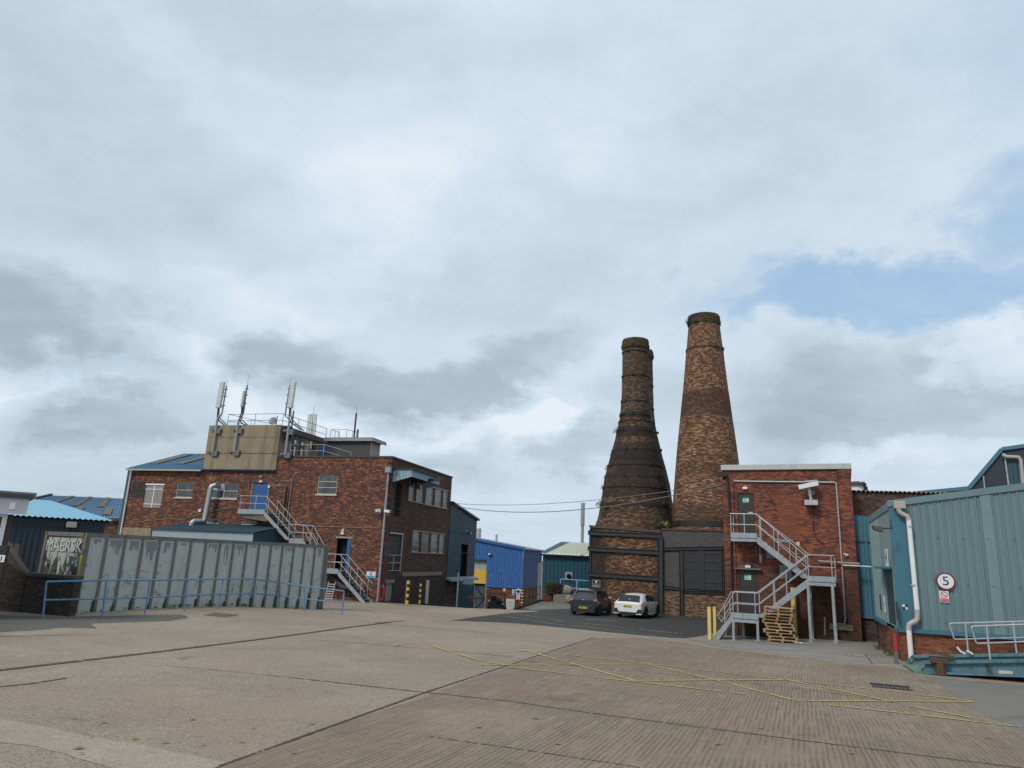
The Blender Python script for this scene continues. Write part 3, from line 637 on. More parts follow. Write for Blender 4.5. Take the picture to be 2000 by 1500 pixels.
# side wall
def hs2(x0, y0, x1, y1, cx=None, cy=None):
    a = A.Sd(x0, (y0+y1)/2)[0]; b = A.Sd(x1, (y0+y1)/2)[0]; m = (x0+x1)/2; return [a, b, A.Sd(m, y1)[1], A.Sd(m, y0)[1]]
up = [(798.6, 944, 808.8, 978), (813.3, 946, 826.5, 983), (832, 951, 845, 987), (849.5, 956, 861.3, 991), (865.4, 960, 873.4, 993)]
lo = [(805.4, 1039, 817.8, 1077), (841.6, 1042, 854, 1079.5), (858, 1044, 867, 1079.5)]; bd = (823.5, 1039, 837, 1078)
zu1 = A.Sd(838, 950.5)[1]; zu0 = A.Sd(838, 985.5)[1]; zw1 = A.Sd(838, 1041)[1]; zw0 = A.Sd(838, 1079)[1]
HU = [[hs2(*u)[0], hs2(*u)[1], zu0, zu1] for u in up]; HL = [[hs2(*u)[0], hs2(*u)[1], zw0, zw1] for u in lo]; HB = [hs2(*bd)[0], hs2(*bd)[1], zw0, zw1]
HD = hs2(771, 943, 784, 1009); HR = hs2(758, 1043, 784, 1116); HS = hs2(753, 1139, 767, 1174)
HR[0] = max(.62, HR[0]); HD[0] = max(.42, HD[0]); HS[0] = max(.35, HS[0])
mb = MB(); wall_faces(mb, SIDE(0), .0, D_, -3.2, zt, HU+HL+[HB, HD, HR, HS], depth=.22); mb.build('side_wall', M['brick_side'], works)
mb = MB(); mb.box(-.02+xs, .06, -.06, .3, zt, zt+.12); mb.box(-.24, .06, .3, D_+.06, zt, zt+.12); mb.build('coping', M['coping'], works)
mb = MB()                                                          # darker band: ground floor of the side, blue bricks
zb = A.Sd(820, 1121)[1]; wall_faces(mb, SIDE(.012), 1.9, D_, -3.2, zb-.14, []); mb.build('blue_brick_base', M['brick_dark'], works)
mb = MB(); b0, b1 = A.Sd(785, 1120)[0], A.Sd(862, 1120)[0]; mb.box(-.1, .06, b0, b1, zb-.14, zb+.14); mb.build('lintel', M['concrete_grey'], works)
mb = MB(); mb.box(-.1, .04, HU[0][0]-.12, HU[-1][1]+.1, zu1, zu1+.12); mb.box(-.1, .07, HU[0][0]-.12, HU[-1][1]+.1, zu0-.1, zu0-.004)
mb.box(-.1, .04, HL[0][0]-.12, HL[-1][1]+.1, zw1, zw1+.1); mb.box(-.1, .07, HL[0][0]-.12, HL[-1][1]+.1, zw0-.1, zw0-.004); mb.build('window_surround', M['stone_sill'], works)
for h in HU: window(works, SIDE(0), h, 1, 3, sill=False, zs=(.4, .7), d=.02)
for h in HL: window(works, SIDE(0), h, 1, 3, sill=False, zs=(.33, .66), d=.02)
h = HB; mb = MB(); zc_ = h[2]+(h[3]-h[2])*.45; mbox(mb, SIDE(0), h[0], h[1], zc_, h[3], .02, .06); ob = mb.build('boarded_window', M['boards_grey'], works, label='window boarded with grey planks above a plain pale panel')
mb = MB(); mbox(mb, SIDE(0), h[0], h[1], h[2], zc_-.01, .0, .05); mb.build('board', M['boards_brown'], ob)
h = HD; mb = MB(); mbox(mb, SIDE(0), h[0], h[1], h[2], h[3], .18, .24); ob = mb.build('loading_door', M['void'], works, label='dark open loading door under the corrugated canopy')
mb = MB(); a = h[0]+.05; mb.tube([(.05, h[0], h[2]+1.05), (.05, h[1], h[2]+1.05)], .02, 6); mb.tube([(.05, h[0], h[2]+.55), (.05, h[1], h[2]+.55)], .02, 6); mb.build('guard_rail', M['steel_dark'], ob)
h = HR; mb = MB(); n = 22
for i in range(n):
    z0_ = h[2]+(h[3]-h[2])*i/n; z1_ = h[2]+(h[3]-h[2])*(i+1)/n; mb.face((-.12, h[0], z0_), (-.12, h[1], z0_), (-.06, h[1], z0_+.02), (-.06, h[0], z0_+.02)); mb.face((-.06, h[0], z0_+.02), (-.06, h[1], z0_+.02), (-.12, h[1], z1_), (-.12, h[0], z1_))
ob = mb.build('roller_shutter', M['steel_dark'], works)
mb = MB(); mb.box(-.06, .03, h[1]-.03, h[1]+.06, h[2]-.1, h[3]+.1); mb.build('frame', M['galv'], ob); mb = MB(); mb.box(-.06, .03, h[0], h[1]-.032, h[3], h[3]+.1); mb.build('frame', M['galv'], ob)
mb = MB(); Zr = h[2]
for z_ in (.06, .6, 1.12): mb.tube([(.08, h[0]+.02, Zr+z_), (.08, h[1]-.1, Zr+z_)], .024, 6)
for y_ in (h[0]+.8, h[1]-.12): mb.tube([(.08, y_, Zr+.05), (.08, y_, Zr+1.12)], .024, 6)
mb.build('guard_rail', M['galv'], ob)
h = HS; mb = MB(); mbox(mb, SIDE(0), h[0], h[1], h[2]-.1, h[3], .1, .16); ob = mb.build('timber_door', M['boards_grey'], works); mb = MB(); mb.box(-.05, .03, h[0]-.15, h[1]+.15, h[3], h[3]+.25); mb.build('lintel', M['concrete_grey'], ob)
# canopy of the hoist
z1_ = AL(790, 917.5, .3)[1]; mb = MB(); xr = AL(805, 925, .35)[0]; z0_ = AL(774, 942, .3)[1]; zr = AL(804, 931, .3)[1]
def zc1(u): return z0_+(zr-z0_)*(u/xr)
ribbed(mb, FRONT(.3), 0.02, xr, zc1, lambda u: z1_, .12, .03); cy1 = A.Sd(825, 930)[0]
mb.face((xr, .3, zr), (xr, cy1, zr), (xr, cy1, z1_), (xr, .3, z1_)); mb.face((.02, cy1, z0_), (.02, cy1, z1_), (xr, cy1, z1_), (xr, cy1, zr)); mb.face((.02, .33, z1_), (xr, .33, z1_), (xr, cy1, z1_), (.02, cy1, z1_))
can = mb.build('hoist_canopy', M['corr_rust_blue'], works)
mb = MB(); mb.box(.0, xr+.15, .2, cy1+.4, z1_+.01, z1_+.1); mb.bar((.1, cy1*.6, zr-.05), (xr+1.0, cy1*.6, zr+.2), .16, .25); mb.build('beam', M['iron'], can)
# front openings
h = hs['shut']; ob = None; mb = MB(); mbox(mb, FRONT(0), h[0], (h[0]+h[1])/2-.03, h[2], h[3], .02, .07); mbox(mb, FRONT(0), (h[0]+h[1])/2+.03, h[1], h[2], h[3], .02, .07)
ob = mb.build('shuttered_opening', M['boards_grey'], works, label='pair of weathered grey timber shutters'); mb = MB(); mbox(mb, FRONT(0), (h[0]+h[1])/2-.03, (h[0]+h[1])/2+.03, h[2], h[3], -.02, .08)
mbox(mb, FRONT(0), h[0]-.05, h[1]+.1, h[3], h[3]+.1, -.04, .05)
for z_ in (h[2]+.25, h[3]-.35): mbox(mb, FRONT(0), h[0], h[1], z_, z_+.05, -.012, .018)
mb.build('frame', M['white_paint'], ob)
mb = MB(); p0 = hole(260, 940, 284, 972); wall_faces(mb, FRONT(-.006), p0[0], h[1]+.3, p0[2], p0[3], [[h[0], h[1], h[2], h[3]+.1]] if False else []) if False else mbox(mb, FRONT(0), p0[0], h[0]-.08, p0[2], p0[3], -.012, .0); mb.build('brick_infill', M['brick_dark'], works)
window(works, FRONT(0), hs['w1'], 1, 2); window(works, FRONT(0), hs['w2'], 2, 2); window(works, FRONT(0), hs['w3'], 1, 3, zs=(.36, .67))
window(works, FRONT(0), hs['lw1'], 1, 1, sill=False); window(works, FRONT(0), hs['lw2'], 1, 1, sill=False); window(works, FRONT(0), hs['grid'], 3, 2, sill=False, mat=M['boards_brown'], glass=M['black'])
h = hs['door']; mb = MB(); n = 7; w_ = (h[1]-h[0])/n
for i in range(n): mbox(mb, FRONT(0), h[0]+i*w_+.01, h[0]+(i+1)*w_-.01, h[2], h[3]-.04, .04, .09)
mbox(mb, FRONT(0), h[0], h[1], h[2], h[3]-.04, .06, .085); ob = mb.build('door', M['door_blue'], works, label='blue plank door at the head of the outside stairs')
mb = MB(); mbox(mb, FRONT(0), h[0]-.05, h[0], h[2], h[3]+.02, -.02, .1); mbox(mb, FRONT(0), h[1], h[1]+.05, h[2], h[3]+.02, -.02, .1); mb.build('frame', M['stone_sill'], ob)
h = hs['lowdoor']; mb = MB(); mbox(mb, FRONT(0), h[0], h[1], h[2], h[3], .5, .56); ob = mb.build('doorway', M['void'], works)
mb = MB(); mb.hexa([(h[1]-.28, .02, h[2]), (h[1]-.02, .0, h[2]), (h[1]+.0, .05, h[2]), (h[1]-.26, .07, h[2]), (h[1]-.28, .02, h[3]), (h[1]-.02, .0, h[3]), (h[1]+.0, .05, h[3]), (h[1]-.26, .07, h[3])]); mb.build('door', M['door_blue'], works, label='blue door standing open at the lower landing')
mb = MB(); mbox(mb, FRONT(0), h[0]-.12, h[1]+.12, h[3]+.004, h[3]+.12, -.03, .06); mb.build('lintel', M['stone_sill'], works)
# roofs of the left wing
ys = 5.8; zr_ = AL(400, 886.5, ys)[1]; xa = AL(334, 886, ys)[0]
mb = MB(); sheet3(mb, (xl-.25, -.3, ze+.02), (xs, -.3, ze+.02), (xs, ys, zr_), (xl-.25, ys, zr_), 60, .07); rf = mb.build('roof', M['roof_blue'], works)
mb = MB(); mb.face((xl-.25, ys, zr_), (xs, ys, zr_), (xs, D_+.3, ze), (xl-.25, D_+.3, ze)); mb.face((xl, 0, ze-.02), (xl, D_, ze-.02), (xl, ys, zr_-.02)); mb.build('roof', M['roof_blue'], works)
for (a0, a1) in ((AL(322, 905, 2)[0]-3.9, 0), (AL(322, 905, 2)[0]-1.4, 0), (AL(322, 905, 2)[0]+1.1, 0)):
    mb = MB(); t0, t1 = .28, .9
    def rp(x, t, d=.045): return (x, -.3+(ys+.3)*t-.02, ze+.02+(zr_-ze)*t+d)
    sheet3(mb, rp(a0+2.9, t0), rp(a0+3.8, t0), rp(a0+3.8, t1), rp(a0+2.9, t1), 4, .07); mb.build('rooflight', M['roof_brown_strip'], rf)
mb = MB(); mb.box(xl-.22, AL(399, 917)[0], -.42, -.3, ze-.12, ze+.0); mb.build('gutter', M['pipe_grey'], works)
# narrow blue cladding down the left corner and white downpipe
mb = MB(); ribbed(mb, LEFTS(xl-.05), -.0, 12, lambda u: -1.5, lambda u: ze, .3, .04); mb.face((xl-.35, -.02, -1.5), (xl+.0, -.02, -1.5), (xl+.0, -.02, ze), (xl-.35, -.02, ze)); mb.build('corner_cladding', M['shed_slate'], works)
mb = MB(); mb.tube([(xl+.3, -.36, ze-.1), (xl+.08, -.12, ze-.6), (xl+.08, -.12, 2.2), (xl-.12, -.12, 1.9), (xl-.12, -.12, -.6)], .06, 8); mb.build('downpipe', M['plastic_white'], works, smooth=True)
# concrete tank room
cx0, cx1 = AL(398, 917)[0], AL(538, 917, -.12)[0]; ct = AL(480, 830, -.12)[1]; cb = AL(480, 918, -.12)[1]
DC = A.Sd(650, 864, cx1)[0]; DC = min(max(DC, 7), 14)
mb = MB(); mb.box(cx0, cx1, -.12, DC, cb, ct); tank = mb.build('concrete_tank', M['concrete_tank'], works, bevel=.04)
mb = MB(); mb.box(cx0-.05, cx1+.0, -.16, .1, cb-.12, cb-.003); zz = cb+(ct-cb)*.36
mb.box(cx0+.1, cx1-.1, -.135, -.11, zz, zz+.05); mb.box(cx0+.1, cx1-.1, -.135, -.11, cb+(ct-cb)*.72, cb+(ct-cb)*.72+.02); mb.build('concrete_band', M['coping'], tank)
mb = MB(); mb.box(cx1-.05, cx1+.2, .15, DC+.2, ct-.45, ct-.02); mb.build('roof_edge', M['coping'], tank)
for (y0, y1, mt, za, zb_, nm) in ((1.6, 2.3, 'door_brown', zt, zt+2.0, 'door'), (2.6, 3.3, 'door_brown', zt, zt+2.0, 'door'), (5.6, 6.9, 'door_blue', zt, zt+2.05, 'door'), (4.1, 4.35, 'sign_pale', zt+1.3, zt+1.9, 'notice'), (4.5, 5.0, 'black', zt+1.2, zt+1.8, 'vent')):
    mb = MB(); mb.box(cx1-.02, cx1+.06, y0, y1, za, zb_); ob = mb.build(nm, M[mt], works)
    if nm == 'door' and mt == 'door_brown': mb = MB(); mb.box(cx1+.06, cx1+.075, y0+.2, y0+.5, za+1.35, za+1.6); mb.box(cx1+.06, cx1+.075, y0+.25, y0+.45, za+.2, za+1.1); mb.build('notice', M['sign_white'], ob)
# cable coil hanging by the tank corner
mb = MB(); cc = Vector((cx1+.25, .5, AL(575, 842)[1]))
for k in range(9):
    r_ = random.uniform(.3, .6); mb.tube([cc+Vector((random.uniform(-.15, .25), r_*math.cos(a*.4488+k), r_*1.1*math.sin(a*.4488+k)-.1)) for a in range(15)], .03, 5)
mb.build('cable_coil', M['cable'], works, label='black cables coiled beside the concrete tank')
# rain pipes / conduits on the front
mb = MB(); xd = AL(752, 1000, -.15)[0]; zd = AL(763, 915, -.15)[1]; mb.tube([(xd, -.15, zd-.2), (xd, -.15, A.g(xd, -.15)+.05)], .075, 10)
for z_ in (zd-.9, zd-2.4, zd-4.4, zd-6.5, zd-8): mb.tube([(xd, -.15, z_), (xd, -.15, z_+.12)], .095, 10)
mb.box(xd-.2, xd+.2, -.32, -.02, zd-.3, zd+.1); mb.build('downpipe', M['pipe_lilac'], works, smooth=True)
mb = MB()
def cond(*pts, y=-.03, r=.018, m=None):
    (m or mb).tube([(AL(a, b, y)[0], y, AL(a, b, y)[1]) for a, b in pts], r, 5)
cond((600, 1027.5), (740, 1031.5)); cond((742, 1031), (744, 1003)); cond((486, 958), (486, 940), (560, 940), (553, 985)); cond((519, 949), (560, 949.5)); cond((241, 1021), (262, 1020), (328, 1013), (358, 1015), (400, 1002), (428, 996), (470, 988)); cond((590, 895), (545, 905))
mb.build('conduit', M['stone_sill'], works)
for (a, b, rr, mt) in (((571, 935), (560, 1020), .05, 'boards_brown'), ((560, 951), (552, 1010), .04, 'black'), ((565, 955), (558, 1012), .04, 'black')):
    mb = MB(); cond(a, b, y=-.08, r=rr); mb.build('pipe', M[mt], works)
# galvanised duct leaving the second window, dropping on the lean-to roof
def AP(px, py, y): x, z = AL(px, py, y); return Vector((x, y, z))
mb = MB(); mb.tube([AP(428, 948, .1), AP(420, 948, -.45), AP(413, 950, -.55), AP(411, 956, -.6), AP(400, 1014, -.6), AP(397, 1018, -.7), AP(380, 1017.5, -1.3), AP(375, 1021, -1.4), AP(374, 1027, -1.4)], .2, 14)
mb.build('ventilation_duct', M['duct'], works, smooth=True, label='shiny round metal duct bending down the brick wall')
h = hs['w2']; mb = MB(); mbox(mb, FRONT(0), h[0]+.1, (h[0]+h[1])/2-.05, h[2]+(h[3]-h[2])*.52, h[3]-.08, .02, .05); mb.build('duct_panel', M['galv'], works)
# small lights and alarm boxes
def wallbox(name, label, cat, px, py, w, h_, d, mat, y=0, frame=A, group=None, kind='lamp'):
    x, z = frame.L(px, py, y); mb = MB(); mb.box(x-w/2, x+w/2, y-d, y-.004, z-h_/2, z+h_/2); mb.tube([(x, y-d*.5, z+h_/2), (x, y-.02, z+h_/2+.08)], .015, 5)
    return mb.build(name, mat, frame=frame, label=label, cat=cat, group=group, bevel=.01)
wallbox('bulkhead_light', 'small cream light box, upper of two above the blue door', 'light', 510.5, 931, .24, .14, .12, M['stone_sill'])
wallbox('bulkhead_light', 'small white light box, lower of two above the blue door', 'light', 510.5, 940.5, .24, .12, .12, M['plastic_white'])
wallbox('junction_box', 'small white box on bricks right of the blue door', 'box', 526, 951, .16, .16, .08, M['plastic_white'])
wallbox('bulkhead_light', 'cream light box, upper of two above the open doorway', 'light', 670.5, 1036.5, .2, .22, .12, M['frame_cream'])
wallbox('bulkhead_light', 'white light box, lower of two above the open doorway', 'light', 670, 1042, .24, .12, .14, M['plastic_white'])
wallbox('junction_box', 'white box on the brick wall beside the metal duct', 'box', 391.5, 997.5, .22, .18, .12, M['plastic_white'])
def camera_box(name, label, frame, p, d, mat, L_=.38, w=.13, arm=(0, .25, 0), cat='camera'):
    t = thing(name, label, cat, frame, p); p = Vector(p); d = Vector(d).normalized()
    mb = MB(); mb.bar(p-d*L_/2, p+d*L_/2, w, w*.9); mb.build('housing', mat, t, bevel=.012)
    mb = MB(); mb.tube([p-Vector((0, 0, w*.4)), p-Vector((0, 0, w*1.2)), p+Vector(arm)-Vector((0, 0, w*1.2))], .022, 6); mb.build('bracket', M['galv'], t)
    mb = MB(); mb.disc(p+d*(L_/2+.004), d, w*.36, .008, 12); mb.build('lens', M['black'], t); return t
p = AP(737, 997, -.35); camera_box('security_camera', 'white bell shaped camera on the brick wall left of the downpipe', A, p, (-.5, -.5, -.2), M['plastic_white'], .35, .2, (0, .33, 0))
p = AP(757, 998.5, -.3); camera_box('security_camera', 'white boxy camera at the building corner right of the downpipe', A, p, (1, -.3, -.1), M['plastic_white'], .5, .2, (0, .28, 0))
p = AP(762, 904.5, -.35); camera_box('security_camera', 'black and white camera on top of the downpipe below the roof corner', A, p, (.4, -1, -.2), M['steel_dark'], .3, .22, (0, .33, 0))
wallbox('junction_box', 'small white box beside the bell shaped camera', 'box', 743, 1000, .12, .14, .08, M['plastic_white'])
# ---- outside stairs of the works
def flight(t, p0, p1, y0, y1, mat, rail_y=(), rise=.2, h=1.05, sw=.24, tread_mat=None, posts=3, ends=True):
    """p0 top (x,z) -> p1 bottom (x,z); stringers at y0 and y1"""
    x0, z0 = p0; x1, z1 = p1; n = max(2, round(abs(z0-z1)/rise)); dv = Vector((x1-x0, 0, z1-z0)).normalized()
    for y in (y0, y1):
        mb = MB(); mb.prism([(x0, y-.025, z0-.02), (x1, y-.025, z1+.05), (x1, y-.025, z1-.0) if abs(x1-x0) < .1 else (x1-.0, y-.025, z1-.02), (x1-(.28 if x1 > x0 else -.28), y-.025, z1-.02), (x0, y-.025, z0-.02-sw*1.35)], (0, .05, 0)); mb.build('stringer', mat, t)
    for i in range(n):
        k = (i+.5)/n; x = x0+(x1-x0)*k; z = z0+(z1-z0)*((i+1)/n)+.0; w = abs(x1-x0)/n*.55
        mb = MB(); mb.box(x-w, x+w, min(y0, y1)+.026, max(y0, y1)-.026, z-.04, z); mb.build('tread', tread_mat or mat, t)
def handrail(t, pts, mat, h=1.05, r=.026, posts=(), mid=True, drop=None, base=None):
    """pts: points on the walking line; two rails above"""
    P_ = [Vector(p) for p in pts]
    mb = MB(); mb.tube([p+Vector((0, 0, h)) for p in P_], r, 7); mb.build('handrail', mat, t, smooth=True)
    if mid: mb = MB(); mb.tube([p+Vector((0, 0, h*.5)) for p in P_], r*.85, 7); mb.build('mid_rail', mat, t, smooth=True)
    L_ = [0]
    for a, b in zip(P_, P_[1:]): L_.append(L_[-1]+(b-a).length)
    for s_ in posts:
        s_ *= L_[-1]
        for i in range(len(P_)-1):
            if s_ <= L_[i+1]+1e-6:
                q = P_[i].lerp(P_[i+1], (s_-L_[i])/max(1e-6, L_[i+1]-L_[i])); break
        mb = MB(); mb.tube([q-Vector((0, 0, .12)), q+Vector((0, 0, h))], r*.95, 7); mb.build('post', mat, t)
sy0, sy1 = -1.15, -.12
stA = thing('outside_staircase', 'long steel staircase running down the brick wall from the blue door', 'staircase', A, (AL(690, 1150)[0], sy0, A.g(-2, -1)))
u0, uz = AL(465, 996.5, sy0); u1, _ = AL(517, 997, sy0); m0, mz = AL(565, 1054, sy0); m1, _ = AL(594, 1054, sy0); l0, lz = AL(625, 1112, sy0); l1, _ = AL(661, 1113, sy0); b1, bz = AL(714, 1177, sy0); gzb = A.g(b1, sy0)
mt = M['galv_blue']; md_ = M['galv_dark']
for (a, b, z) in ((u0, u1, uz), (m0, m1, mz), (l0, l1, lz)):
    mb = MB(); mb.box(a, b, sy0, -.02, z-.09, z); mb.build('landing', mt, stA); mb = MB(); mb.box(a, b, sy0-.03, sy0-.004, z-.24, z+.1); mb.build('edge_beam', mt, stA)
flight(stA, (u1, uz), (m0, mz), sy0, sy1, mt, tread_mat=md_); flight(stA, (m1, mz), (l0, lz), sy0, sy1, mt, tread_mat=md_); flight(stA, (l1, lz), (b1, gzb), sy0, sy1, mt, tread_mat=md_)
for y in (sy0, sy1):
    pts = [(u0, y, uz), (u1, y, uz), (m0, y, mz), (m1, y, mz)] if y == sy0 else [(u1+.25, y, uz-.2), (m0, y, mz), (m1, y, mz)]
    handrail(stA, pts, M['galv'], posts=(0.02, .22, .4, .6, .8, .98))
    handrail(stA, [(m1, y, mz), (l0, y, lz)], M['galv'], posts=(.3, .7)); handrail(stA, [(l0+.3, y, lz), (l1, y, lz), (b1-.15, y, gzb+.2)], M['galv'], posts=(.05, .35, .6, .9))
for x in (u0+.1, m1-.1, l0+.5, l1-.1):
    z = uz if x < u1 else (mz if x < m1 else lz)
    if x in (l0+.5,): mb = MB(); mb.box(x-.05, x+.05, sy0, sy0+.1, A.g(x, sy0)-.1, z-.25); mb.build('leg', M['rail_blue'], stA)
mb = MB(); mb.hexa([(u0+.3, sy0+.2, uz-.5), (u1+.2, sy0+.2, uz-.75), (u1+.2, -.05, uz-.75), (u0+.3, -.05, uz-.5), (u0+.1, sy0, uz-.1), (u1, sy0, uz-.1), (u1, -.05, uz-.1), (u0+.1, -.05, uz-.1)]); mb.build('bracket', M['concrete_grey'], stA)
mb = MB(); mb.tube([AP(642, 1120, -.5), AP(668, 1146, -.5), AP(690, 1150, -.5), AP(712, 1150, -.4)], .17, 10); mb.build('black_pipe', M['steel_dark'], stA, smooth=True)
# ladder beside the container end
lad = thing('ladder', 'short metal ladder leaning behind the end of the grey container', 'ladder', A, (AL(639, 1175, -1.6)[0], -1.6, A.g(-5, -1.6)))
a0 = AP(634, 1172, -1.8); a1 = AP(642, 1136, -1.7); wv = Vector((.5, 0, 0)); a0.z = A.g(a0.x, -1.8)
for d_ in (Vector((0, 0, 0)), wv): mb = MB(); mb.tube([a0+d_, a1+d_], .03, 6); mb.build('stile', M['galv'], lad)
for i in range(1, 8): mb = MB(); q = a0.lerp(a1, i/8); mb.tube([q, q+wv], .018, 5); mb.build('rung', M['galv'], lad)
# lean-to shed before the works
ly = -3.6; x0, z0 = AL(298, 1037, ly); x1, _ = AL(495, 1040, ly); zf = AL(496, 1058, ly)[1]; zT = AL(400, 1022, -.4)[1]; ztop_ = AL(400, 1037, ly)[1]
lean = thing('lean_to_shed', 'low shed with dark ribbed roof and pale fascia against the brick factory', 'shed', A, ((x0+x1)/2, ly, -1))
mb = MB(); mb.box(x0, x1, ly, ly+.05, zf-.4, ztop_-.03); mb.build('fascia', M['fascia_blue'], lean); zq = z0+.0
mb = MB(); mb.box(x0+.02, x1-.02, ly+.06, -.05, -1.5, zf); mb.build('wall', M['navy'], lean)
mb = MB(); ribbed(mb, SIDE(x1), ly+.03, -.05, lambda u: -1.5, lambda u: ztop_-.05+(zT-ztop_)*((u-ly)/(-ly)), .2, .03); mb.build('side_cladding', M['navy2'], lean)
mb = MB(); sheet3(mb, (x0-.15, ly-.15, ztop_), (x1+.15, ly-.15, ztop_), (x1+.15, -.02, zT), (x0-.15, -.02, zT), 60, .05); mb.build('roof', M['shed_slate'], lean)
mb = MB(); a, b = AL(241, 1030)[0], AL(297, 1030)[0]; mb.box(a, b, -.06, -.004, AL(270, 1050)[1]-1, AL(270, 1031)[1]); mb.build('rendered_base', M['concrete_tank'], works)
# ---- rooftop
hut = thing('rooftop_hut', 'dark boarded hut with flat roof on top of the brick factory', 'hut', A, (AL(690, 893, 3.)[0], 3., zt))
hx0, hz = AL(640, 858, 3.); hx1 = AL(722, 870, 3.)[0]; hd = A.Sd(741, 880, hx1)[0]
mb = MB(); mb.box(hx0, hx1, 3., hd, zt-.1, hz-.1); mb.build('wall', M['steel_dark'], hut)
mb = MB(); ribbed(mb, SIDE(hx1+.03), 3.0, hd, lambda u: zt-.05, lambda u: hz-.12, .25, .03); mb.build('cladding', M['hut_rib'], hut)
mb = MB(); mb.box(hx0-.2, hx1+.35, 2.75, hd+.35, hz-.1, hz+.1); rf = mb.build('roof', M['steel_dark'], hut); mb = MB(); mb.box(hx0-.2, hx1+.35, 2.70, 2.748, hz-.18, hz+.05); mb.box(hx1+.352, hx1+.40, 2.75, hd+.35, hz-.18, hz+.05); mb.build('fascia', M['pipe_lilac'], rf)
def guard(name, label, frame, pts, h, mat, n=1.6, r=.022, mids=(.5,), cat='railing'):
    P_ = [Vector(p) for p in pts]; c = sum(P_, Vector((0, 0, 0)))/len(P_); t = thing(name, label, cat, frame, c)
    for k in (1.,)+tuple(mids): mb = MB(); mb.tube([p+Vector((0, 0, h*k)) for p in P_], r, 6); mb.build('top_rail' if k == 1. else 'mid_rail', mat, t, smooth=True)
    for i, (a, b) in enumerate(zip(P_, P_[1:])):
        m = max(1, round((b-a).length/n))
        for k in range(m + (1 if i == len(P_)-2 else 0)): q = a.lerp(b, k/m); mb = MB(); mb.tube([q, q+Vector((0, 0, h))], r, 6); mb.build('post', mat, t)
    return t
gx0 = AL(446, 815, .8)[0]; gx1 = AL(553, 815, .8)[0]
guard('roof_railing', 'dark guard railing round the top of the concrete tank', A, [(gx0+1.2, 5, ct), (gx0, .8, ct), (gx1, .8, ct), (gx1+.1, DC-.5, ct)], 1.05, M['mast'], 2.0)
guard('roof_railing', 'pale low handrail along the brick parapet in front of the roof doors', A, [(cx1+.6, .6, zt+.1), (AL(632, 880, .6)[0], .6, zt+.1), (AL(672, 890, .6)[0], 1.6, zt-.35)], .95, M['galv'], 1.7)
xx = cx1+.6; ZG = ct-.2
ra, rb = AL(646, 845, 7.5)[0], AL(677, 845, 7.5)[0]; zr9 = AL(660, 857, 7.5)[1]
guard('roof_railing', 'small caged railing standing behind the rooftop hut', A, [(ra, 9., hz+.05), (ra, 7.5, hz+.05), (rb, 7.5, hz+.05), (rb+.3, 9., hz+.05)], AL(660, 839, 7.5)[1]-hz-.05, M['mast'], .7)
mb = MB(); mb.box(ra, rb+.3, 7.4, 9.2, zt, hz+.05); mb.build('roof_plinth', M['coping'], works)
def antenna(label, foot, knee, top, panel=None, tip=.5, off=(.3, 0, 0), y=-.3, brackets=True):
    """pole bracketed on the tank wall, cranked, with a panel aerial"""
    P_ = [AP(*p, y) for p in foot]; t = thing('phone_antenna', label, 'antenna', A, P_[0], 'phone antennas on the factory roof')
    mb = MB(); mb.tube(P_, .085, 8); mb.build('pole', M['pipe_lilac'], t, smooth=True)
    Q_ = [P_[-1]]+[AP(*p, y) for p in top]; mb = MB(); mb.tube(Q_, .055, 8); e = Q_[-1]; mb.tube([e, e+Vector((0, 0, tip))], .012, 5)
    for k in (.25, .6, .85): q = Q_[-2].lerp(e, k); mb.box(q.x-.12, q.x+.12, q.y-.08, q.y+.08, q.z-.03, q.z+.03)
    mb.build('mast', M['mast'], t)
    if brackets:
        for k in (0.02, .72): q = P_[0].lerp(P_[1], k); mb = MB(); mb.box(q.x-.45, q.x+.45, y, y+.16, q.z-.06, q.z+.1); mb.box(q.x-.1, q.x+.4, y, y+.17, q.z-.3, q.z-.06); mb.build('bracket', M['galv_dark'], t)
    if panel:
        (a, b, w, dpt) = panel; p, q = AP(*a, y-.1), AP(*b, y-.1); mb = MB(); mb.bar(p, q, w, dpt, (0, 1, 0)); mb.build('aerial_panel', M['antenna'], t, bevel=.04)
        mb = MB(); mb.tube([p, p+Vector((.0, .05, -.5)), p.lerp(P_[-1], .7)+Vector((-.05, .05, -.1)), P_[-1]+Vector((.1, .1, -.2)), P_[-1]+Vector((.9, .35, -.75))], .05, 6); mb.tube([p+Vector((.1, 0, 0)), p+Vector((.12, .05, -.5)), P_[-1]+Vector((.15, .1, 0)), P_[-1]+Vector((1.1, .4, -.8))], .04, 6); mb.build('cable', M['cable'], t)
        mb = MB(); q2 = Q_[-2].lerp(e, .05); mb.bar(p+Vector((0, .05, .1)), Vector((q2.x, q2.y, p.z+.1)), .06, .06); q3 = e-Vector((0, 0, .6)); mb.bar(Vector((q.x, q.y+.05, q3.z)), q3, .06, .06); mb.build('arm', M['mast'], t)
    return t
antenna('tall white panel antenna on a cranked pole, leftmost on the concrete tank', [(415, 884), (424, 822), (425, 817)], None, [(432, 811), (434, 805), (442.5, 753)], ((426, 797), (435, 745.5), .42, .22))
antenna('narrow panel antenna on the cranked pole in the middle of the tank wall', [(457, 883), (466, 822), (467, 819)], None, [(474.5, 810), (476.5, 800), (483, 752)], ((472.5, 795), (478, 763), .16, .3), tip=.9)
antenna('tall white panel antenna on the pole at the right corner of the tank', [(557, 888), (565, 823), (565, 819)], None, [(557, 812), (558.5, 800), (566.5, 752)], ((566, 797), (574, 745), .42, .22))
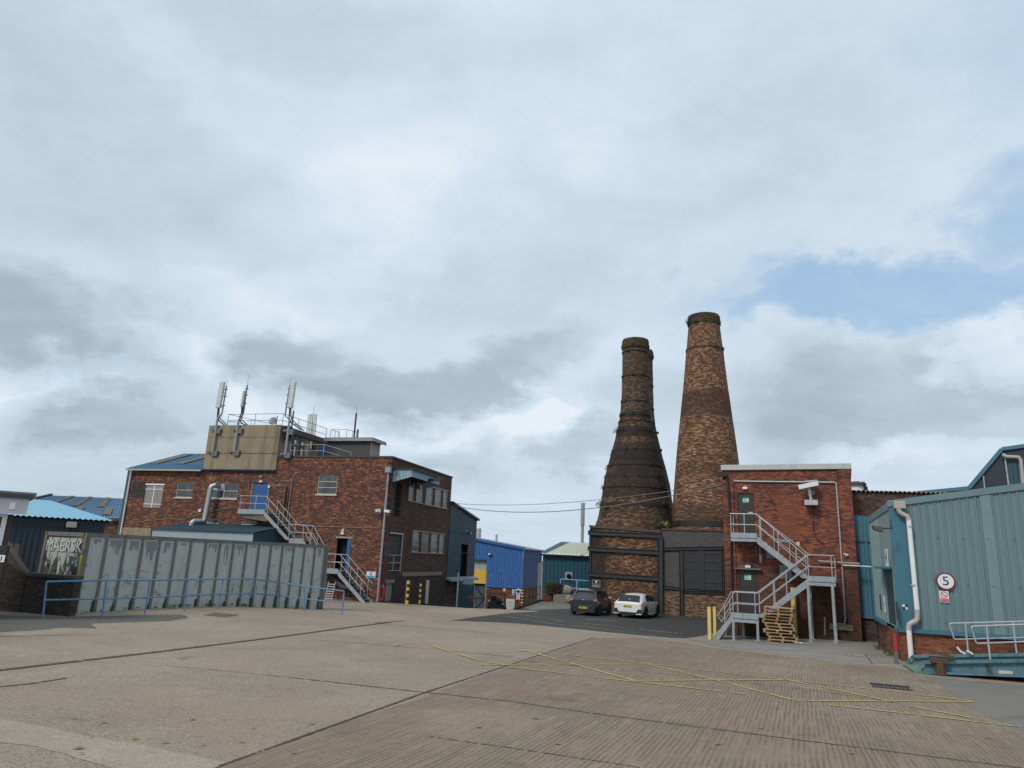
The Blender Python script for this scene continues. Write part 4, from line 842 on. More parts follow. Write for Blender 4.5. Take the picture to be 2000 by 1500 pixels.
for lab, b, tpx, w in (('wide twin panel antenna rising behind the sloping roof railing', (606, 852), (612.5, 808), .62), ):
    yb = 6.5; p, q = AP(*b, yb), AP(*tpx, yb); p = Vector((q.x, yb, ct-.4)); t = thing('phone_antenna', lab, 'antenna', A, p, 'phone antennas on the factory roof')
    mb = MB(); mb.tube([p, q+Vector((0, 0, .0))], .07, 8); mb.tube([q, q+Vector((0, 0, .7))], .015, 5); mb.build('mast', M['mast'], t)
    for s_ in (-.25, .25): mb = MB(); mb.bar(q+Vector((s_, -.12, -.05)), q+Vector((s_*1.15, -.12, -2.1)), .34, .12, (0, 1, 0)); mb.build('aerial_panel', M['antenna'], t, bevel=.03)
yb = 8.5; p, q = AP(688, 858, yb), AP(696, 807, yb); p.x = q.x; t = thing('phone_antenna', 'thin black pole antenna behind the rooftop hut', 'antenna', A, p, 'phone antennas on the factory roof')
p.z = hz-.1; mb = MB(); mb.tube([p, q], .08, 8); mb.tube([q, q+Vector((0, 0, .6))], .015, 5); mb.build('mast', M['steel_dark'], t); mb = MB(); mb.bar(p+Vector((.3, 0, .1)), p+Vector((.3, 0, 1.9)), .16, .12, (0, 1, 0)); mb.build('aerial_panel', M['boards_brown'], t)
yb = 1.5; p, q = AP(571, 832, yb), AP(573.5, 803, yb); p.x = q.x; t = thing('phone_antenna', 'short black whip antenna just right of the tank corner', 'antenna', A, p, 'phone antennas on the factory roof')
p.z = ct-.5; mb = MB(); mb.tube([p, q], .06, 8); mb.tube([q, q+Vector((0, 0, .5))], .012, 5); mb.build('mast', M['steel_dark'], t)
# little dish and clamps on the tank roof near the right
t = thing('satellite_dish', 'small grey drum dish on the tank roof beside the right corner pole', 'dish', A, AP(540, 822, 1.0)); p = AP(533, 822, 1.0)
mb = MB(); mb.disc(p, (1, -.6, 0), .28, .3, 14); mb.build('drum', M['antenna'], t); mb = MB(); mb.tube([Vector((p.x+.3, 1.05, ct)), Vector((p.x+.3, 1.05, p.z+.4))], .04, 6); mb.tube([p, p+Vector((.3, .05, 0))], .04, 6); mb.build('post', M['mast'], t)

# ---- dark slate-blue shed continuing the works' side
sh = thing('dark_blue_shed', 'dark slate blue metal shed with sloping roof joined to the brick factory', 'shed', A, (0, D_+3, A.g(0, D_)-.8))
e1 = A.Sd(931, 1017)[0]; za = A.Sd(879, 983)[1]; zb2 = A.Sd(931.5, 1017.5)[1]; D2 = D_+.06
ztf = lambda u: za+(zb2-za)*(u-D2)/(e1-D2)
zf0 = A.Sd(880, 1128)[1]; zd1 = A.Sd(906, 1063)[1]; zd0 = A.Sd(906, 1126)[1]; ya, yb = A.Sd(898, 1090)[0], A.Sd(914, 1090)[0]
mb = MB()
for (a, b, lo_, tf) in ((D2, ya, lambda u: zf0, ztf), (yb, e1, lambda u: zf0, ztf)): ribbed(mb, SIDE(.02), a, b, lo_, tf, .33, .03, .3)
ribbed(mb, SIDE(.02), ya, yb, lambda u: zd1, ztf, .33, .03, .3); mb.face((.02, e1, -6), (-12, e1, -6), (-12, e1, zb2), (.02, e1, zb2)); mb.build('cladding', M['shed_slate'], sh)
mb = MB(); mb.hexa([(-12, D2, za+.02), (.25, D2, za+.02), (.25, e1+.2, zb2+.02), (-12, e1+.2, zb2+.02), (-12, D2, za+.2), (.25, D2, za+.2), (.25, e1+.2, zb2+.2), (-12, e1+.2, zb2+.2)]); mb.build('roof', M['steel_dark'], sh)
mb = MB(); mb.box(-.6, -.5, ya, yb, zd0-.1, zd1); mb.build('doorway', M['void'], sh); mb = MB(); mb.box(-.1, .08, ya-.08, ya, zd0, zd1+.05); mb.box(-.1, .08, yb, yb+.08, zd0, zd1+.05); mb.build('door_frame', M['boards_brown'], sh)
mb = MB(); mb.box(-3, -.05, D2, e1, -6, zf0-.02); mb.build('base_wall', M['brick_side'], sh)
mb = MB(); mb.hexa([(0, D2, zf0-.15), (.5, D2, zf0-.3), (.5, e1, zf0-.3), (0, e1, zf0-.15), (0, D2, zf0+.05), (.5, D2, zf0-.1), (.5, e1, zf0-.1), (0, e1, zf0+.05)]); mb.build('canopy', M['galv_blue'], sh)
mb = MB(); mb.box(0.0, .6, ya-.3, yb+.3, zf0-1.2, zf0-.32); mb.build('dock_panel', M['galv_blue'], sh)
for k in (.35, .62): mb = MB(); zq = zf0+(za-zf0)*k; mb.tube([(.06, D2, zq), (.06, e1-.3, zq-.1)], .02, 5); mb.build('conduit', M['steel_dark'], sh)
p = Vector((.35, (ya+yb)/2-.2, zd1+1.0)); t = thing('floodlight', 'black floodlight above the doorway of the dark blue shed', 'light', A, p); mb = MB(); mb.box(p.x-.05, p.x+.25, p.y-.25, p.y+.25, p.z-.1, p.z+.1); mb.build('lamp_head', M['steel_dark'], t, bevel=.03)
mb = MB(); mb.tube([(.03, p.y, p.z+.3), p], .03, 6); mb.build('bracket', M['galv'], t); mb = MB(); mb.box(p.x+.252, p.x+.27, p.y-.2, p.y+.2, p.z-.08, p.z+.08); mb.build('glass', M['glass'], t)
# ------------------------------------------------------------ container and things at the left edge
c0 = at(140, 1206, 24.9); CA = 28.; ca, sa = math.cos(R(CA)), math.sin(R(CA))
tt = (-.2417*c0.y-c0.x)/(sa+.2417*ca); CL = tt; Cn = Frame(c0.x, c0.y, CA-90, c0.z)   # local x runs along the long side
# local +x = (cos(th), -sin(th)) with th = CA-90 -> (sin CA, cos CA)
zc = Cn.L(157, 1037.5, 0)[1]; zcr = Cn.L(636, 1068, 0)[1]; HC = (zc+zcr)/2+.02; EW = 2.44
cont = thing('shipping_container', 'long grey shipping container with peeling paint and MAERSK lettering on its end doors', 'container', Cn, (CL/2, EW/2, 0))
mb = MB(); n = 17; pit = (CL-.5)/n
mb.box(.16, CL-.16, .06, EW-.06, -.9, HC-.1); mb.build('box_body', M['container'], cont)
mb = MB(); ribbed(mb, FRONT(.055), .16, CL-.16, lambda u: -.9, lambda u: HC-.12, pit, .04, .82); mb.build('side_panel', M['container'], cont)
for i in range(n):
    x = .16+pit*(i+.86)*(CL-.32)/(n*pit)
    mb = MB(); mb.box(x-.035, x+.06, .003, .03, -.85, HC-.14); mb.build('side_rib', M['container_rib'], cont)
mb = MB(); mb.box(0, CL, 0, .1, HC-.12, HC); mb.box(0, .16, 0, .15, -.9, HC-.121); mb.box(CL-.16, CL, 0, .15, -.9, HC-.121); mb.box(0, CL, EW-.1, EW, HC-.12, HC)
mb.box(0, .1, .16, EW-.16, HC-.14, HC-.003); mb.box(0, .16, EW-.15, EW, -.9, HC-.121); mb.box(.1, CL, .1, EW-.1, HC-.06, HC-.02); mb.build('frame', M['container_frame'], cont)
mb = MB(); mb.box(-.012, .0, .02, .14, .3, HC-.75); mb.build('yellow_patch', M['yellow'], cont)
for (a, b) in ((.17, EW/2-.015), (EW/2+.015, EW-.17)): mb = MB(); mb.box(.03, .08, a, b, -.2, HC-.16); ob = mb.build('end_door', M['container_door'], cont)
mb = MB()
for y_ in (.5, .95, 1.5, 1.95): mb.tube([(.014, y_, -.2), (.014, y_, HC-.16)], .010, 6)
mb.build('lock_bar', M['container_frame'], cont)
# flaking paint: irregular pale and purple-grey patches
def flake(mb, f, cx, cz, r_, n=13, e=1.6, lim=None):
    pts = []
    for k in range(n):
        a = 2*math.pi*k/n; q = r_*random.uniform(.4, 1.15)
        pts.append(f(cx+q*math.cos(a), cz+q*e*math.sin(a)))
    mb.face(*pts)
for i in range(n):
    x = .16+(CL-.32)*(i+.42)/n; mb = MB()
    if random.random() < .8:
        w = pit*random.uniform(.14, .34); top = HC-.2; prev = None; k = 9; dep_ = random.uniform(.12, 1.0)*(1 if i < 9 else .5); x += random.uniform(-.4, .4)*(pit*.33-w)
        pts = [(x-w, .0525, top), (x+w, .0525, top)]
        pts += [(x+w-2*w*j/k, .0525, top-dep_*random.uniform(.15, 1.)) for j in range(k+1)]
        mb.face(*pts)
        mb.build('peeled_patch', M['peel'], cont)
mb = MB(); ff = lambda a, b: (.024, min(max(a, .2), EW-.2), b)
mb.face(*[ff(a, b) for a, b in [(.25, HC-.2), (EW-.25, HC-.2), (EW-.3, HC-.85), (1.95, HC-1.05), (1.8, HC-.8), (1.7, HC-1.2), (1.6, HC-.9), (1.3, HC-.8), (1.1, HC-1.3), (1.0, HC-.85), (.7, HC-.8), (.4, HC-.85)]])
for k in range(26): flake(mb, ff, random.uniform(.3, EW-.3), random.uniform(.4, HC-.9), random.uniform(.03, .13), e=2.2)
mb.face(*[ff(a, b) for a, b in [(1.25, HC-1.9), (1.38, HC-1.9), (1.38, HC-1.0), (1.22, HC-1.0)]]); mb.build('flaking_paint', M['paint_flake'], cont)
Mx = Matrix.Translation((.010, EW/2-.02, HC-.5)) @ Matrix.Rotation(R(-90), 4, 'Z') @ FACE_Y
text_mesh('lettering_outline', 'MAERSK', .60, M['black'], cont, Matrix.Translation((.006, -.012, -.012)) @ Mx, .004, .98)
text_mesh('lettering', 'MAERSK', .56, M['letter_white'], cont, Matrix.Translation((-.006, 0, 0)) @ Mx, .004, 1.04)
mb = MB()
for k in range(46):                                               # scribbles and scratches
    x, z = random.uniform(.8, CL-.6), random.uniform(.2, 1.6); pts = [Vector((x, .008, z))]
    for j in range(5): pts.append(pts[-1]+Vector((random.uniform(-.12, .12), 0, random.uniform(-.12, .12))))
    mb.tube(pts, .006, 3)
mb.build('scratches', M['black'], cont)
mb = MB()
for i in range(n): x = .16+(CL-.32)*(i+.9)/n; mb.face(*[(x+random.uniform(-.09, .09), .0485, z) for z in (-.3,)]*1, (x-.2, .0485, -.3), (x-.16, .0485, random.uniform(.1, .5)), (x-.05, .0485, random.uniform(.2, .7)), (x+.1, .0485, .0))
mb.build('algae', M['algae'], cont)
# blue tube railing in front of the container
RP = [G(84, 1207), G(200, 1204), G(282, 1200), G(360, 1193), G(425, 1189), G(495, 1186), G(545, 1188), G(596, 1193), G(668, 1201)]
tops = [(91, 1136), (208, 1133.5), (293, 1133), (367, 1132), (436, 1131), (497, 1131), (547, 1138), (594, 1145), (672, 1154.5)]
t = thing('blue_railing', 'long chipped blue tube railing along the foot of the grey container', 'railing', None, tuple(RP[4])); o_ = RP[4]
tp = []
for p, (a, b) in zip(RP, tops): tp.append(at(a, b, p.y))
mid = [p.lerp(q, .49) for p, q in zip(RP, tp)]
mb = MB(); mb.tube([q-o_ for q in tp], .029, 8); mb.build('top_rail', M['rail_blue'], t, smooth=True)
mb = MB(); mb.tube([q-o_ for q in mid], .026, 8); mb.build('mid_rail', M['rail_blue'], t, smooth=True)
for p, q in zip(RP, tp): mb = MB(); mb.tube([p-o_-Vector((0, 0, .1)), q-o_], .029, 8); mb.build('post', M['rail_blue'], t, smooth=True)
# dark brick wall with stone coping
w0 = at(133, 1209, G(133, 1209).y+.75); w1 = at(38, 1200, G(38, 1200).y+.75); w2 = G(-60, 1194)
Wf = Frame(w0.x, w0.y, 0, w0.z)
def dv(p): return Wf.loc(p)
a0, a1 = dv(w0), dv(w1); th_ = Vector((a1.x-a0.x, a1.y-a0.y, 0)).normalized(); nb = Vector((-th_.y, th_.x, 0))*-.24
if nb.y < 0: nb = -nb
zt0 = dv(at(152, 1131, w0.y)).z-.02; zt1 = dv(at(36, 1124, w1.y)).z
yd = w1.y-3.2; e2 = at(-70, 1200, yd); zt2 = dv(at(8, 1056, w1.y+1.1)).z
bw = thing('brick_yard_wall', 'low dark brick wall with sloping stone coping in front of the container end', 'wall', Wf, (a1.x, a1.y, 0))
mb = MB(); mb.prism([a0+Vector((0, 0, -.3)), a1+Vector((0, 0, -.3)), (a1.x, a1.y, zt1), (a0.x, a0.y, zt0)], nb)
# second leg running left and climbing
l_end = dv(at(-160, 1120, w1.y+3.)); k_ = Vector((dv(at(8, 1056, w1.y+1.6)).x, dv(at(8, 1056, w1.y+1.6)).y, zt2))
q0 = Vector((a1.x, a1.y, zt1)); q1 = k_; dq = (q1-q0); q2 = q0+dq*1.0
mb.prism([(q0.x, q0.y, -.5), (q2.x, q2.y, -.5), q2, q0], (-.1, .24, 0))
mb.prism([(q0.x-.02, q0.y-.02, -.5), (q0.x-8, q0.y+.0, -.5), (q0.x-8, q0.y, zt1+.0), (q0.x-.9, q0.y, zt1+.55), (q0.x-.02, q0.y-.02, zt1-.02)], (0, .2, 0))
mb.build('brickwork', M['brick_dark'], bw)
mb = MB(); up_ = Vector((0, 0, .11)); mb.prism([(a0.x, a0.y-.05, zt0), Vector((a1.x, a1.y-.05, zt1)), Vector((a1.x, a1.y-.05, zt1))+up_, Vector((a0.x, a0.y-.05, zt0))+up_], nb*1.4)
mb.prism([q0+Vector((0, -.05, 0)), q2+Vector((0, -.05, 0)), q2+Vector((0, -.05, .11)), q0+Vector((0, -.05, .11))], (-.15, .36, 0)); mb.build('coping', M['coping'], bw)
# portal building at the very left
yP = 21.5; P0 = at(62, 1010, yP); Pf = Frame(P0.x, yP, -37, gz(P0.x, yP))
xr_, zfb = Pf.L(50, 1004.5); _, zft = Pf.L(57, 973.5); zft2 = zft
por = thing('entrance_lodge', 'grey fascia and white window frame of a small entrance lodge at the left edge', 'building', Pf, (-3, 1, 0))
xr2 = Pf.L(56, 975)[0]
mb = MB(); mb.box(-7, xr_+.02, 0, .12, zfb, zft-.02); mb.build('fascia', M['portal_grey'], por)
mb = MB(); mb.box(-7.05, xr_+.12, -.08, 3, zft-.019, zft+.12); mb.build('roof_edge', M['steel_dark'], por)
xq = Pf.L(14, 1030, .3)[0]; mb = MB(); mb.box(-7, Pf.L(20, 1040, .5)[0], .5, 3, 0, zfb-.02); mb.build('wall', M['hut_brown'], por)
x1_, z1_ = Pf.L(15, 1008, .3); _, z0_ = Pf.L(2, 1060, .3); mb = MB(); mb.box(x1_-.12, x1_, .3, .42, z0_-.4, zfb-.01); mb.box(-6, x1_-.12, .3, .42, zfb-.1, zfb-.01); zm = Pf.L(4, 1034, .3)[1]; mb.box(-6, x1_-.12, .3, .42, zm-.05, zm+.03); mb.box(-6, x1_-.12, .3, .42, z0_-.5, z0_-.4); ob = mb.build('window', M['white_paint'], por)
mb = MB(); mb.box(-6, x1_-.12, .35, .37, z0_-.4, zfb-.1); mb.build('pane', M['glass_dark'], ob)
mb = MB(); xa_, za_ = Pf.L(19.5, 981, -.02); xb_, zb_ = Pf.L(28.5, 995, -.02); mb.box(xa_, xb_, -.03, -.004, zb_, za_); mb.build('notice', M['sign_white'], por)
p = at(4, 1091, 17.5); t = thing('house_number_plate', 'small white plate with black number at the extreme left edge', 'sign', None, tuple(p)); mb = MB(); mb.box(-.28, .06, -.01, .01, -.08, .08); mb.build('plate', M['sign_white'], t)
mb = MB(); mb.box(-.02, .0, -.018, -.011, -.05, .05); mb.build('numeral', M['black'], t); mb = MB(); mb.box(-.29, .05, .011, .12, -3, .3); mb.build('board', M['black'], t)
yy = w1.y+3.; pa, pb = at(12, 1063, yy), at(40, 1062, yy); mb = MB()
for k in range(7): xq_ = pa.x-1.2+(pb.x-pa.x+1.2)*k/7; mb.box(xq_+.02, xq_+(pb.x-pa.x+1.2)/7-.02, yy, yy+.04, gz(pa.x, yy), pb.z)
mb.box(pa.x-1.2, pb.x, yy+.04, yy+.1, pb.z-.3, pb.z-.15); mb.box(pa.x-1.2, pb.x, yy+.04, yy+.1, gz(pa.x, yy)+.2, gz(pa.x, yy)+.4)
mb.build('timber_screen', M['hut_brown'], label='dark timber screen behind the sloping brick wall at left', cat='screen')
# light cyan roofed shed behind
yS = 30.; e0 = at(30, 1003, yS+1.5); e1_ = at(212, 1019, 33.); Sf = Frame(e1_.x, e1_.y, -29, gz(e1_.x, e1_.y))
xa, za = Sf.L(20, 1003); zb_ = Sf.L(211, 1020)[1]; zav = (za+zb_)/2; xa -= 5
pk = Sf.L(60, 975.5, 5.5)
cy = thing('cyan_roofed_shed', 'dark blue shed with bright cyan sheet roof behind the container end', 'shed', Sf, (xa/2, 2, 0))
mb = MB(); sheet3(mb, (xa, -.25, zav), (.15, -.25, zav), (pk[0]+.8, 5.5, pk[1]), (xa, 5.5, pk[1]), 42, .06); mb.build('roof', M['roof_cyan'], cy)
mb = MB(); ribbed(mb, FRONT(0), xa, -.1, lambda u: 0, lambda u: zav-.06, .22, .03); mb.face((-.1, 0, 0), (-.1, 8, 0), (-.1, 8, zav-.06), (-.1, 0, zav-.06)); mb.face((xa, 8, 0), (-.1, 8, 0), (-.1, 8, zav-.06), (xa, 8, zav-.06)); mb.build('cladding', M['navy'], cy)
mb = MB(); mb.face((.1, -.2, zav-.02), (.1, 8, zav-.02), (pk[0]+.75, 5.5, pk[1]-.03)); mb.face((.1, 8, zav-.02), (xa, 8, zav-.02), (xa, 5.5, pk[1]-.02), (pk[0]+.75, 5.5, pk[1]-.03)); mb.build('roof_back', M['navy2'], cy)
p = Vector((Sf.L(140, 1025, -.3)[0], -.3, Sf.L(140, 1025, -.3)[1])); t = thing('floodlight', 'pale floodlight under the eave of the cyan roofed shed', 'light', Sf, p)
mb = MB(); mb.hexa([p+Vector(v) for v in ((-.2, -.1, -.12), (.2, -.1, -.12), (.15, .1, -.12), (-.15, .1, -.12), (-.2, -.18, .12), (.2, -.18, .12), (.15, .1, .12), (-.15, .1, .12))]); mb.build('lamp_head', M['frame_cream'], t, bevel=.02); mb = MB(); mb.tube([p+Vector((-.1, .08, -.1)), p+Vector((-.1, .28, -.3))], .03, 6); mb.build('bracket', M['steel_dark'], t)
# far blue roof with brown sheets, and the brown-roofed hut
yF = 60.; Ff = Frame(at(240, 1012, yF).x, yF, 5, -1)
xa, za = Ff.L(150, 1008); xb, zb_ = Ff.L(242, 1012); ze_ = (za+zb_)/2; xa = Ff.L(60, 985)[0]-1; xt0, zt_ = Ff.L(100, 968, 11); xt1, _ = Ff.L(240, 971, 11)
fb = thing('blue_roofed_workshop', 'distant workshop with blue sheet roof and brown strips left of the brick factory', 'building', Ff, (xb/2-6, 5, 0))
mb = MB(); mb.box(xa, xb, 0, 11, -2, ze_); mb.build('wall', M['brick_red'], fb)
mb = MB(); sheet3(mb, (xa-3, -.3, ze_), (xb+.2, -.3, ze_), (xt1+.2, 11, zt_), (xt0, 11, zt_), 44, .08); rf = mb.build('roof', M['roof_blue'], fb)
for i in range(3):
    mb = MB(); 
    def rp2(s, t, d=.08): A_, B_, C_, D2_ = Vector((xa-3, -.3, ze_)), Vector((xb+.2, -.3, ze_)), Vector((xt1+.2, 11, zt_)), Vector((xt0, 11, zt_)); return A_.lerp(B_, s).lerp(D2_.lerp(C_, s), t)+Vector((0, -.02, d))
    s0 = (.28, .52, .76)[i]; sheet3(mb, rp2(s0, .45), rp2(s0+.06, .45), rp2(s0+.06, .98), rp2(s0, .98), 3, .08); sheet3(mb, rp2(s0+.08, .08), rp2(s0+.14, .08), rp2(s0+.14, .42), rp2(s0+.08, .42), 3, .08); mb.build('roof_strip', M['roof_brown_strip'], rf)
mb = MB(); mb.bar((xa-3.4, -.3, ze_), (xt0, 11, zt_+.1), .3, .2); mb.build('verge', M['black'], fb)
mb = MB(); mb.box(xa, xb, -.4, -.3, ze_-.25, ze_-.02); mb.build('gutter', M['steel_dark'], fb)
yH = 38.; Hf = Frame(at(60, 975, yH).x, yH, -33, 0); hx, hz_ = Hf.L(59, 973); rx, rz = Hf.L(50, 962.5, 1.2); zl_ = Hf.L(20, 971)[1]
hb = thing('brown_hut', 'small hut with brown tiled gable roof showing above the lodge at far left', 'hut', Hf, (-3, 2, 0))
mb = MB(); mb.prism([(hx, 0, 0), (hx, 0, zl_), (hx-.05, 1.5, rz), (hx, 3, zl_), (hx, 3, 0)], (-9, 0, 0)); mb.build('wall', M['hut_brown'], hb)
mb = MB(); mb.face((hx+.25, -.3, zl_-.08), (hx+.25, 1.5, rz+.05), (hx-9, 1.5, rz+.05), (hx-9, -.3, zl_-.08)); mb.face((hx+.25, 3.3, zl_-.08), (hx-9, 3.3, zl_-.08), (hx-9, 1.5, rz+.05), (hx+.25, 1.5, rz+.05)); mb.build('roof', M['hut_brown'], hb)

# ------------------------------------------------------------ plants
def leaves(mb, c, r_, n, s=.06, droop=0., e=(1, 1, 1)):
    c = Vector(c)
    for _ in range(n):
        d = Vector((random.gauss(0, 1), random.gauss(0, 1), random.gauss(0, 1))).normalized()*random.random()**.5
        p = c+Vector((d.x*r_*e[0], d.y*r_*e[1], d.z*r_*e[2])); u = Vector((random.uniform(-1, 1), random.uniform(-1, 1), random.uniform(-1, 1))).normalized(); v = u.orthogonal().normalized(); q = s*random.uniform(.6, 1.4)
        mb.face(p-u*q, p+v*q*.45, p+u*q, p-v*q*.45)
def blades(mb, c, r_, h, n, lean=.5):
    c = Vector(c)
    for _ in range(n):
        a = random.random()*6.28; b = c+Vector((math.cos(a), math.sin(a), 0))*random.random()*r_*.5; tpt = b+Vector((math.cos(a)*r_*random.random()*lean*2, math.sin(a)*r_*random.random()*lean*2, h*random.uniform(.5, 1.1))); w = Vector((-math.sin(a), math.cos(a), 0))*.014; m = b.lerp(tpt, .55)+Vector((0, 0, h*.12))
        mb.face(b-w, b+w, m+w, m-w); mb.face(m-w, m+w, tpt)
def plant(name, label, c, r_, n, s=.06, e=(1, 1, 1), cat='plant', mat='leaf', stems=4, group=None):
    t = thing(name, label, cat, None, (c[0], c[1], c[2]-r_*e[2]*.6), group)
    z0 = Vector((0, 0, 0)); cc = Vector((0, 0, r_*e[2]*.6))
    mb = MB()
    for k in range(stems): mb.tube([z0, cc*.6+Vector((random.uniform(-.2, .2)*r_, random.uniform(-.2, .2)*r_, 0)), cc+Vector((random.uniform(-.6, .6)*r_*e[0], random.uniform(-.6, .6)*r_, random.uniform(0, .6)*r_))], [.012, .009, .004], 4)
    mb.build('stem', M['wood_dark'], t); mb = MB(); leaves(mb, cc, r_, n, s, e=e); mb.build('foliage', M[mat], t); return t
p = Cn.M @ Vector((-.45, 1.25, 1.05)); plant('weed', 'green weed growing on the brick wall before the container doors', p, .32, 130, .06, (1.6, 1, .8))
p = Cn.M @ Vector((-.25, 1.2, 1.35)); plant('weed', 'thin trailing weed climbing the gap between the container doors', p, .26, 60, .05, (.7, 1, 1.6))

# ------------------------------------------------------------ behind: gates, machine, blue shed, teal shed
def lz(y): return zl-.078*max(0, y-47)
yG = 60.; Gf = Frame(at(893, 1180, yG).x, yG, 0, lz(yG)); gx1, gz1 = Gf.L(927.5, 1142); gx2 = Gf.L(949, 1145)[0]
t = thing('yard_gate', 'dark green corrugated gate leaf carrying a red notice', 'gate', Gf, (gx1/2, 0, 0)); 
mb = MB(); ribbed(mb, FRONT(0), 0.05, gx1-.03, lambda u: -.1, lambda u: gz1, .2, .03); mb.build('panel', M['navy2'], t); mb = MB(); mb.box(-.1, 0.02, -.06, .06, -.3, gz1+.9); mb.box(gx1-.03, gx1+.0, -.05, .05, -.1, gz1); mb.build('post', M['galv'], t)
a_, b_ = Gf.L(913, 1163.5), Gf.L(925.5, 1173.5)
t = thing('warning_sign', 'dark red notice with pale border on the green gate', 'sign', Gf, (a_[0], -.05, b_[1])); mb = MB(); mb.box(a_[0], b_[0], -.06, -.045, b_[1], a_[1]); mb.build('panel', M['boards_brown'], t); mb = MB(); mb.box(a_[0]+.04, b_[0]-.04, -.07, -.061, b_[1]+.04, a_[1]-.04); mb.build('face', M['sign_darkred'], t)
mb = MB()
for k in (.35, .6): mb.box(a_[0]+.1, b_[0]-.1, -.074, -.0705, b_[1]+(a_[1]-b_[1])*k, b_[1]+(a_[1]-b_[1])*k+.035)
mb.build('text_lines', M['sign_red'], t)
t = thing('yard_gate', 'grey boarded gate leaf with diagonal braces right of the green gate', 'gate', Gf, ((gx1+gx2)/2, 0, 0))
mb = MB(); ribbed(mb, FRONT(.03), gx1+.02, gx2-.06, lambda u: -.1, lambda u: gz1-.06, .16, .02, .8); mb.build('panel', M['boards_grey'], t)
mb = MB(); zz = gz1-.05; mb.bar((gx1+.05, -.03, zz), (gx2-.06, -.03, zz/2), .06); mb.bar((gx1+.05, -.03, .0), (gx2-.06, -.03, zz/2), .06); mb.box(gx1, gx2, -.05, 0, zz/2-.03, zz/2+.03); mb.box(gx1, gx2, -.05, 0, zz-.05, zz); mb.build('brace', M['steel_dark'], t); mb = MB(); mb.box(gx2-.05, gx2+.05, -.06, .06, -.3, gz1+.05); mb.build('post', M['galv'], t)
# compact machine
yM = 70.; q = at(970, 1185, yM); zM = lz(yM); Mf = Frame(q.x, yM, 0, zM); wM = Mf.L(990, 1170)[0]; hM = Mf.L(970, 1160.5)[1]; xL_ = Mf.L(951, 1170)[0]
t = thing('yard_machine', 'small black tracked machine with orange brown engine cover beyond the gates', 'machine', Mf, (0, .8, 0))
mb = MB(); mb.hexa([(xL_+.2, 0, .35), (wM-.2, 0, .35), (wM-.15, 2, .35), (xL_+.15, 2, .35), (xL_+.25, .25, hM*.62), (wM-.3, .25, hM*.62), (wM-.25, 2, hM*.7), (xL_+.2, 2, hM*.7)]); mb.build('hull', M['black'], t, bevel=.06)
mb = MB(); mb.hexa([(-.1, -.12, hM*.6), (wM-.45, -.12, hM*.6), (wM-.45, .6, hM*.55), (-.1, .6, hM*.55), (.0, .0, hM*.8), (wM-.6, .0, hM*.8), (wM-.6, .6, hM*.82), (.0, .6, hM*.82)]); mb.build('engine_cover', M['rust'], t, bevel=.03)
for x in (xL_+.1, wM-.35): mb = MB(); mb.box(x, x+.35, -.1, 2.2, .0, .5); mb.build('track', M['rubber'], t, bevel=.12)
mb = MB(); mb.tube([(xL_+.12, .1, .4), (xL_+.2, .1, hM), (wM-.2, .1, hM), (wM-.05, .1, .4)], .045, 6); mb.tube([(xL_+.2, 1.6, .4), (xL_+.2, 1.6, hM+.02), (wM-.2, 1.6, hM+.02), (wM-.2, 1.6, .4)], .045, 6); mb.build('roll_frame', M['steel_dark'], t)
mb = MB(); mb.box(xL_+.35, xL_+.9, .3, .9, hM*.55, hM*.9); mb.build('seat', M['black'], t, bevel=.06); mb = MB(); mb.box(.5, .68, -.14, -.1, .72, .84); mb.build('lamp', M['sign_white'], t); mb = MB(); mb.disc((xL_+.2, -.02, hM*.62), (0, 1, 0), .1, .08, 12); mb.build('lamp', M['sign_white'], t)
yI = 80.; q = at(996.5, 1180, yI); If = Frame(q.x, yI, 0, lz(yI)); hI = If.L(996, 1170)[1]; t = thing('liquid_tank', 'white plastic tank in a metal cage by the brick plinth', 'tank', If, (0, .5, 0)); mb = MB(); mb.box(-.45, .45, .02, 1, .12, hI-.04); mb.build('bottle', M['plastic_white'], t, bevel=.08)
mb = MB()
for k in range(6): mb.tube([(-.5+k*.2, -.01, .1), (-.5+k*.2, -.01, hI)], .02, 5)
for k in range(5): z = .14+(hI-.16)*k/4; mb.tube([(-.5, -.01, z), (.5, -.01, z), (.5, 1.03, z)], .02, 5)
mb.box(-.52, .52, 0, 1.02, 0, .1); mb.build('cage', M['galv'], t)
# blue shed
yB = 86.; q = at(1021, 1180, yB); Bf = Frame(q.x, yB, 15, lz(yB)); xl_ = Bf.L(925, 1100)[0]-2; zc0 = (Bf.L(949, 1147)[1]+Bf.L(1018, 1149.5)[1])/2; xr_, zr_ = Bf.L(1019, 1072); z_l = Bf.L(929, 1054)[1]; xlw = Bf.L(929, 1054)[0]
sl = (zr_-z_l)/(xr_-xlw); top = lambda u: zr_+sl*(u-xr_)
dx0, dz1 = Bf.L(925, 1092.5); dx1, dz0 = Bf.L(948.5, 1141); xr_ = Bf.L(1021, 1110)[0]
bs = thing('blue_shed', 'bright blue corrugated shed on a brick plinth between the gates and the teal shed', 'shed', Bf, ((xl_+xr_)/2, 6, 0))
mb = MB(); ribbed(mb, FRONT(0), dx1, xr_, lambda u: zc0, top, .32, .06); ribbed(mb, FRONT(0), xl_-6, dx1, lambda u: dz1, lambda u: top(u), .32, .06); mb.build('cladding', M['shed_blue'], bs)
sdp = Bf.Sd(1058.5, 1078, xr_)[0]; sdp = max(5., min(sdp, 25))
mb = MB(); ribbed(mb, SIDE(xr_+.01), .02, sdp, lambda u: zc0, lambda u: zr_, .3, .03); mb.build('side_cladding', M['shed_blue_side'], bs)
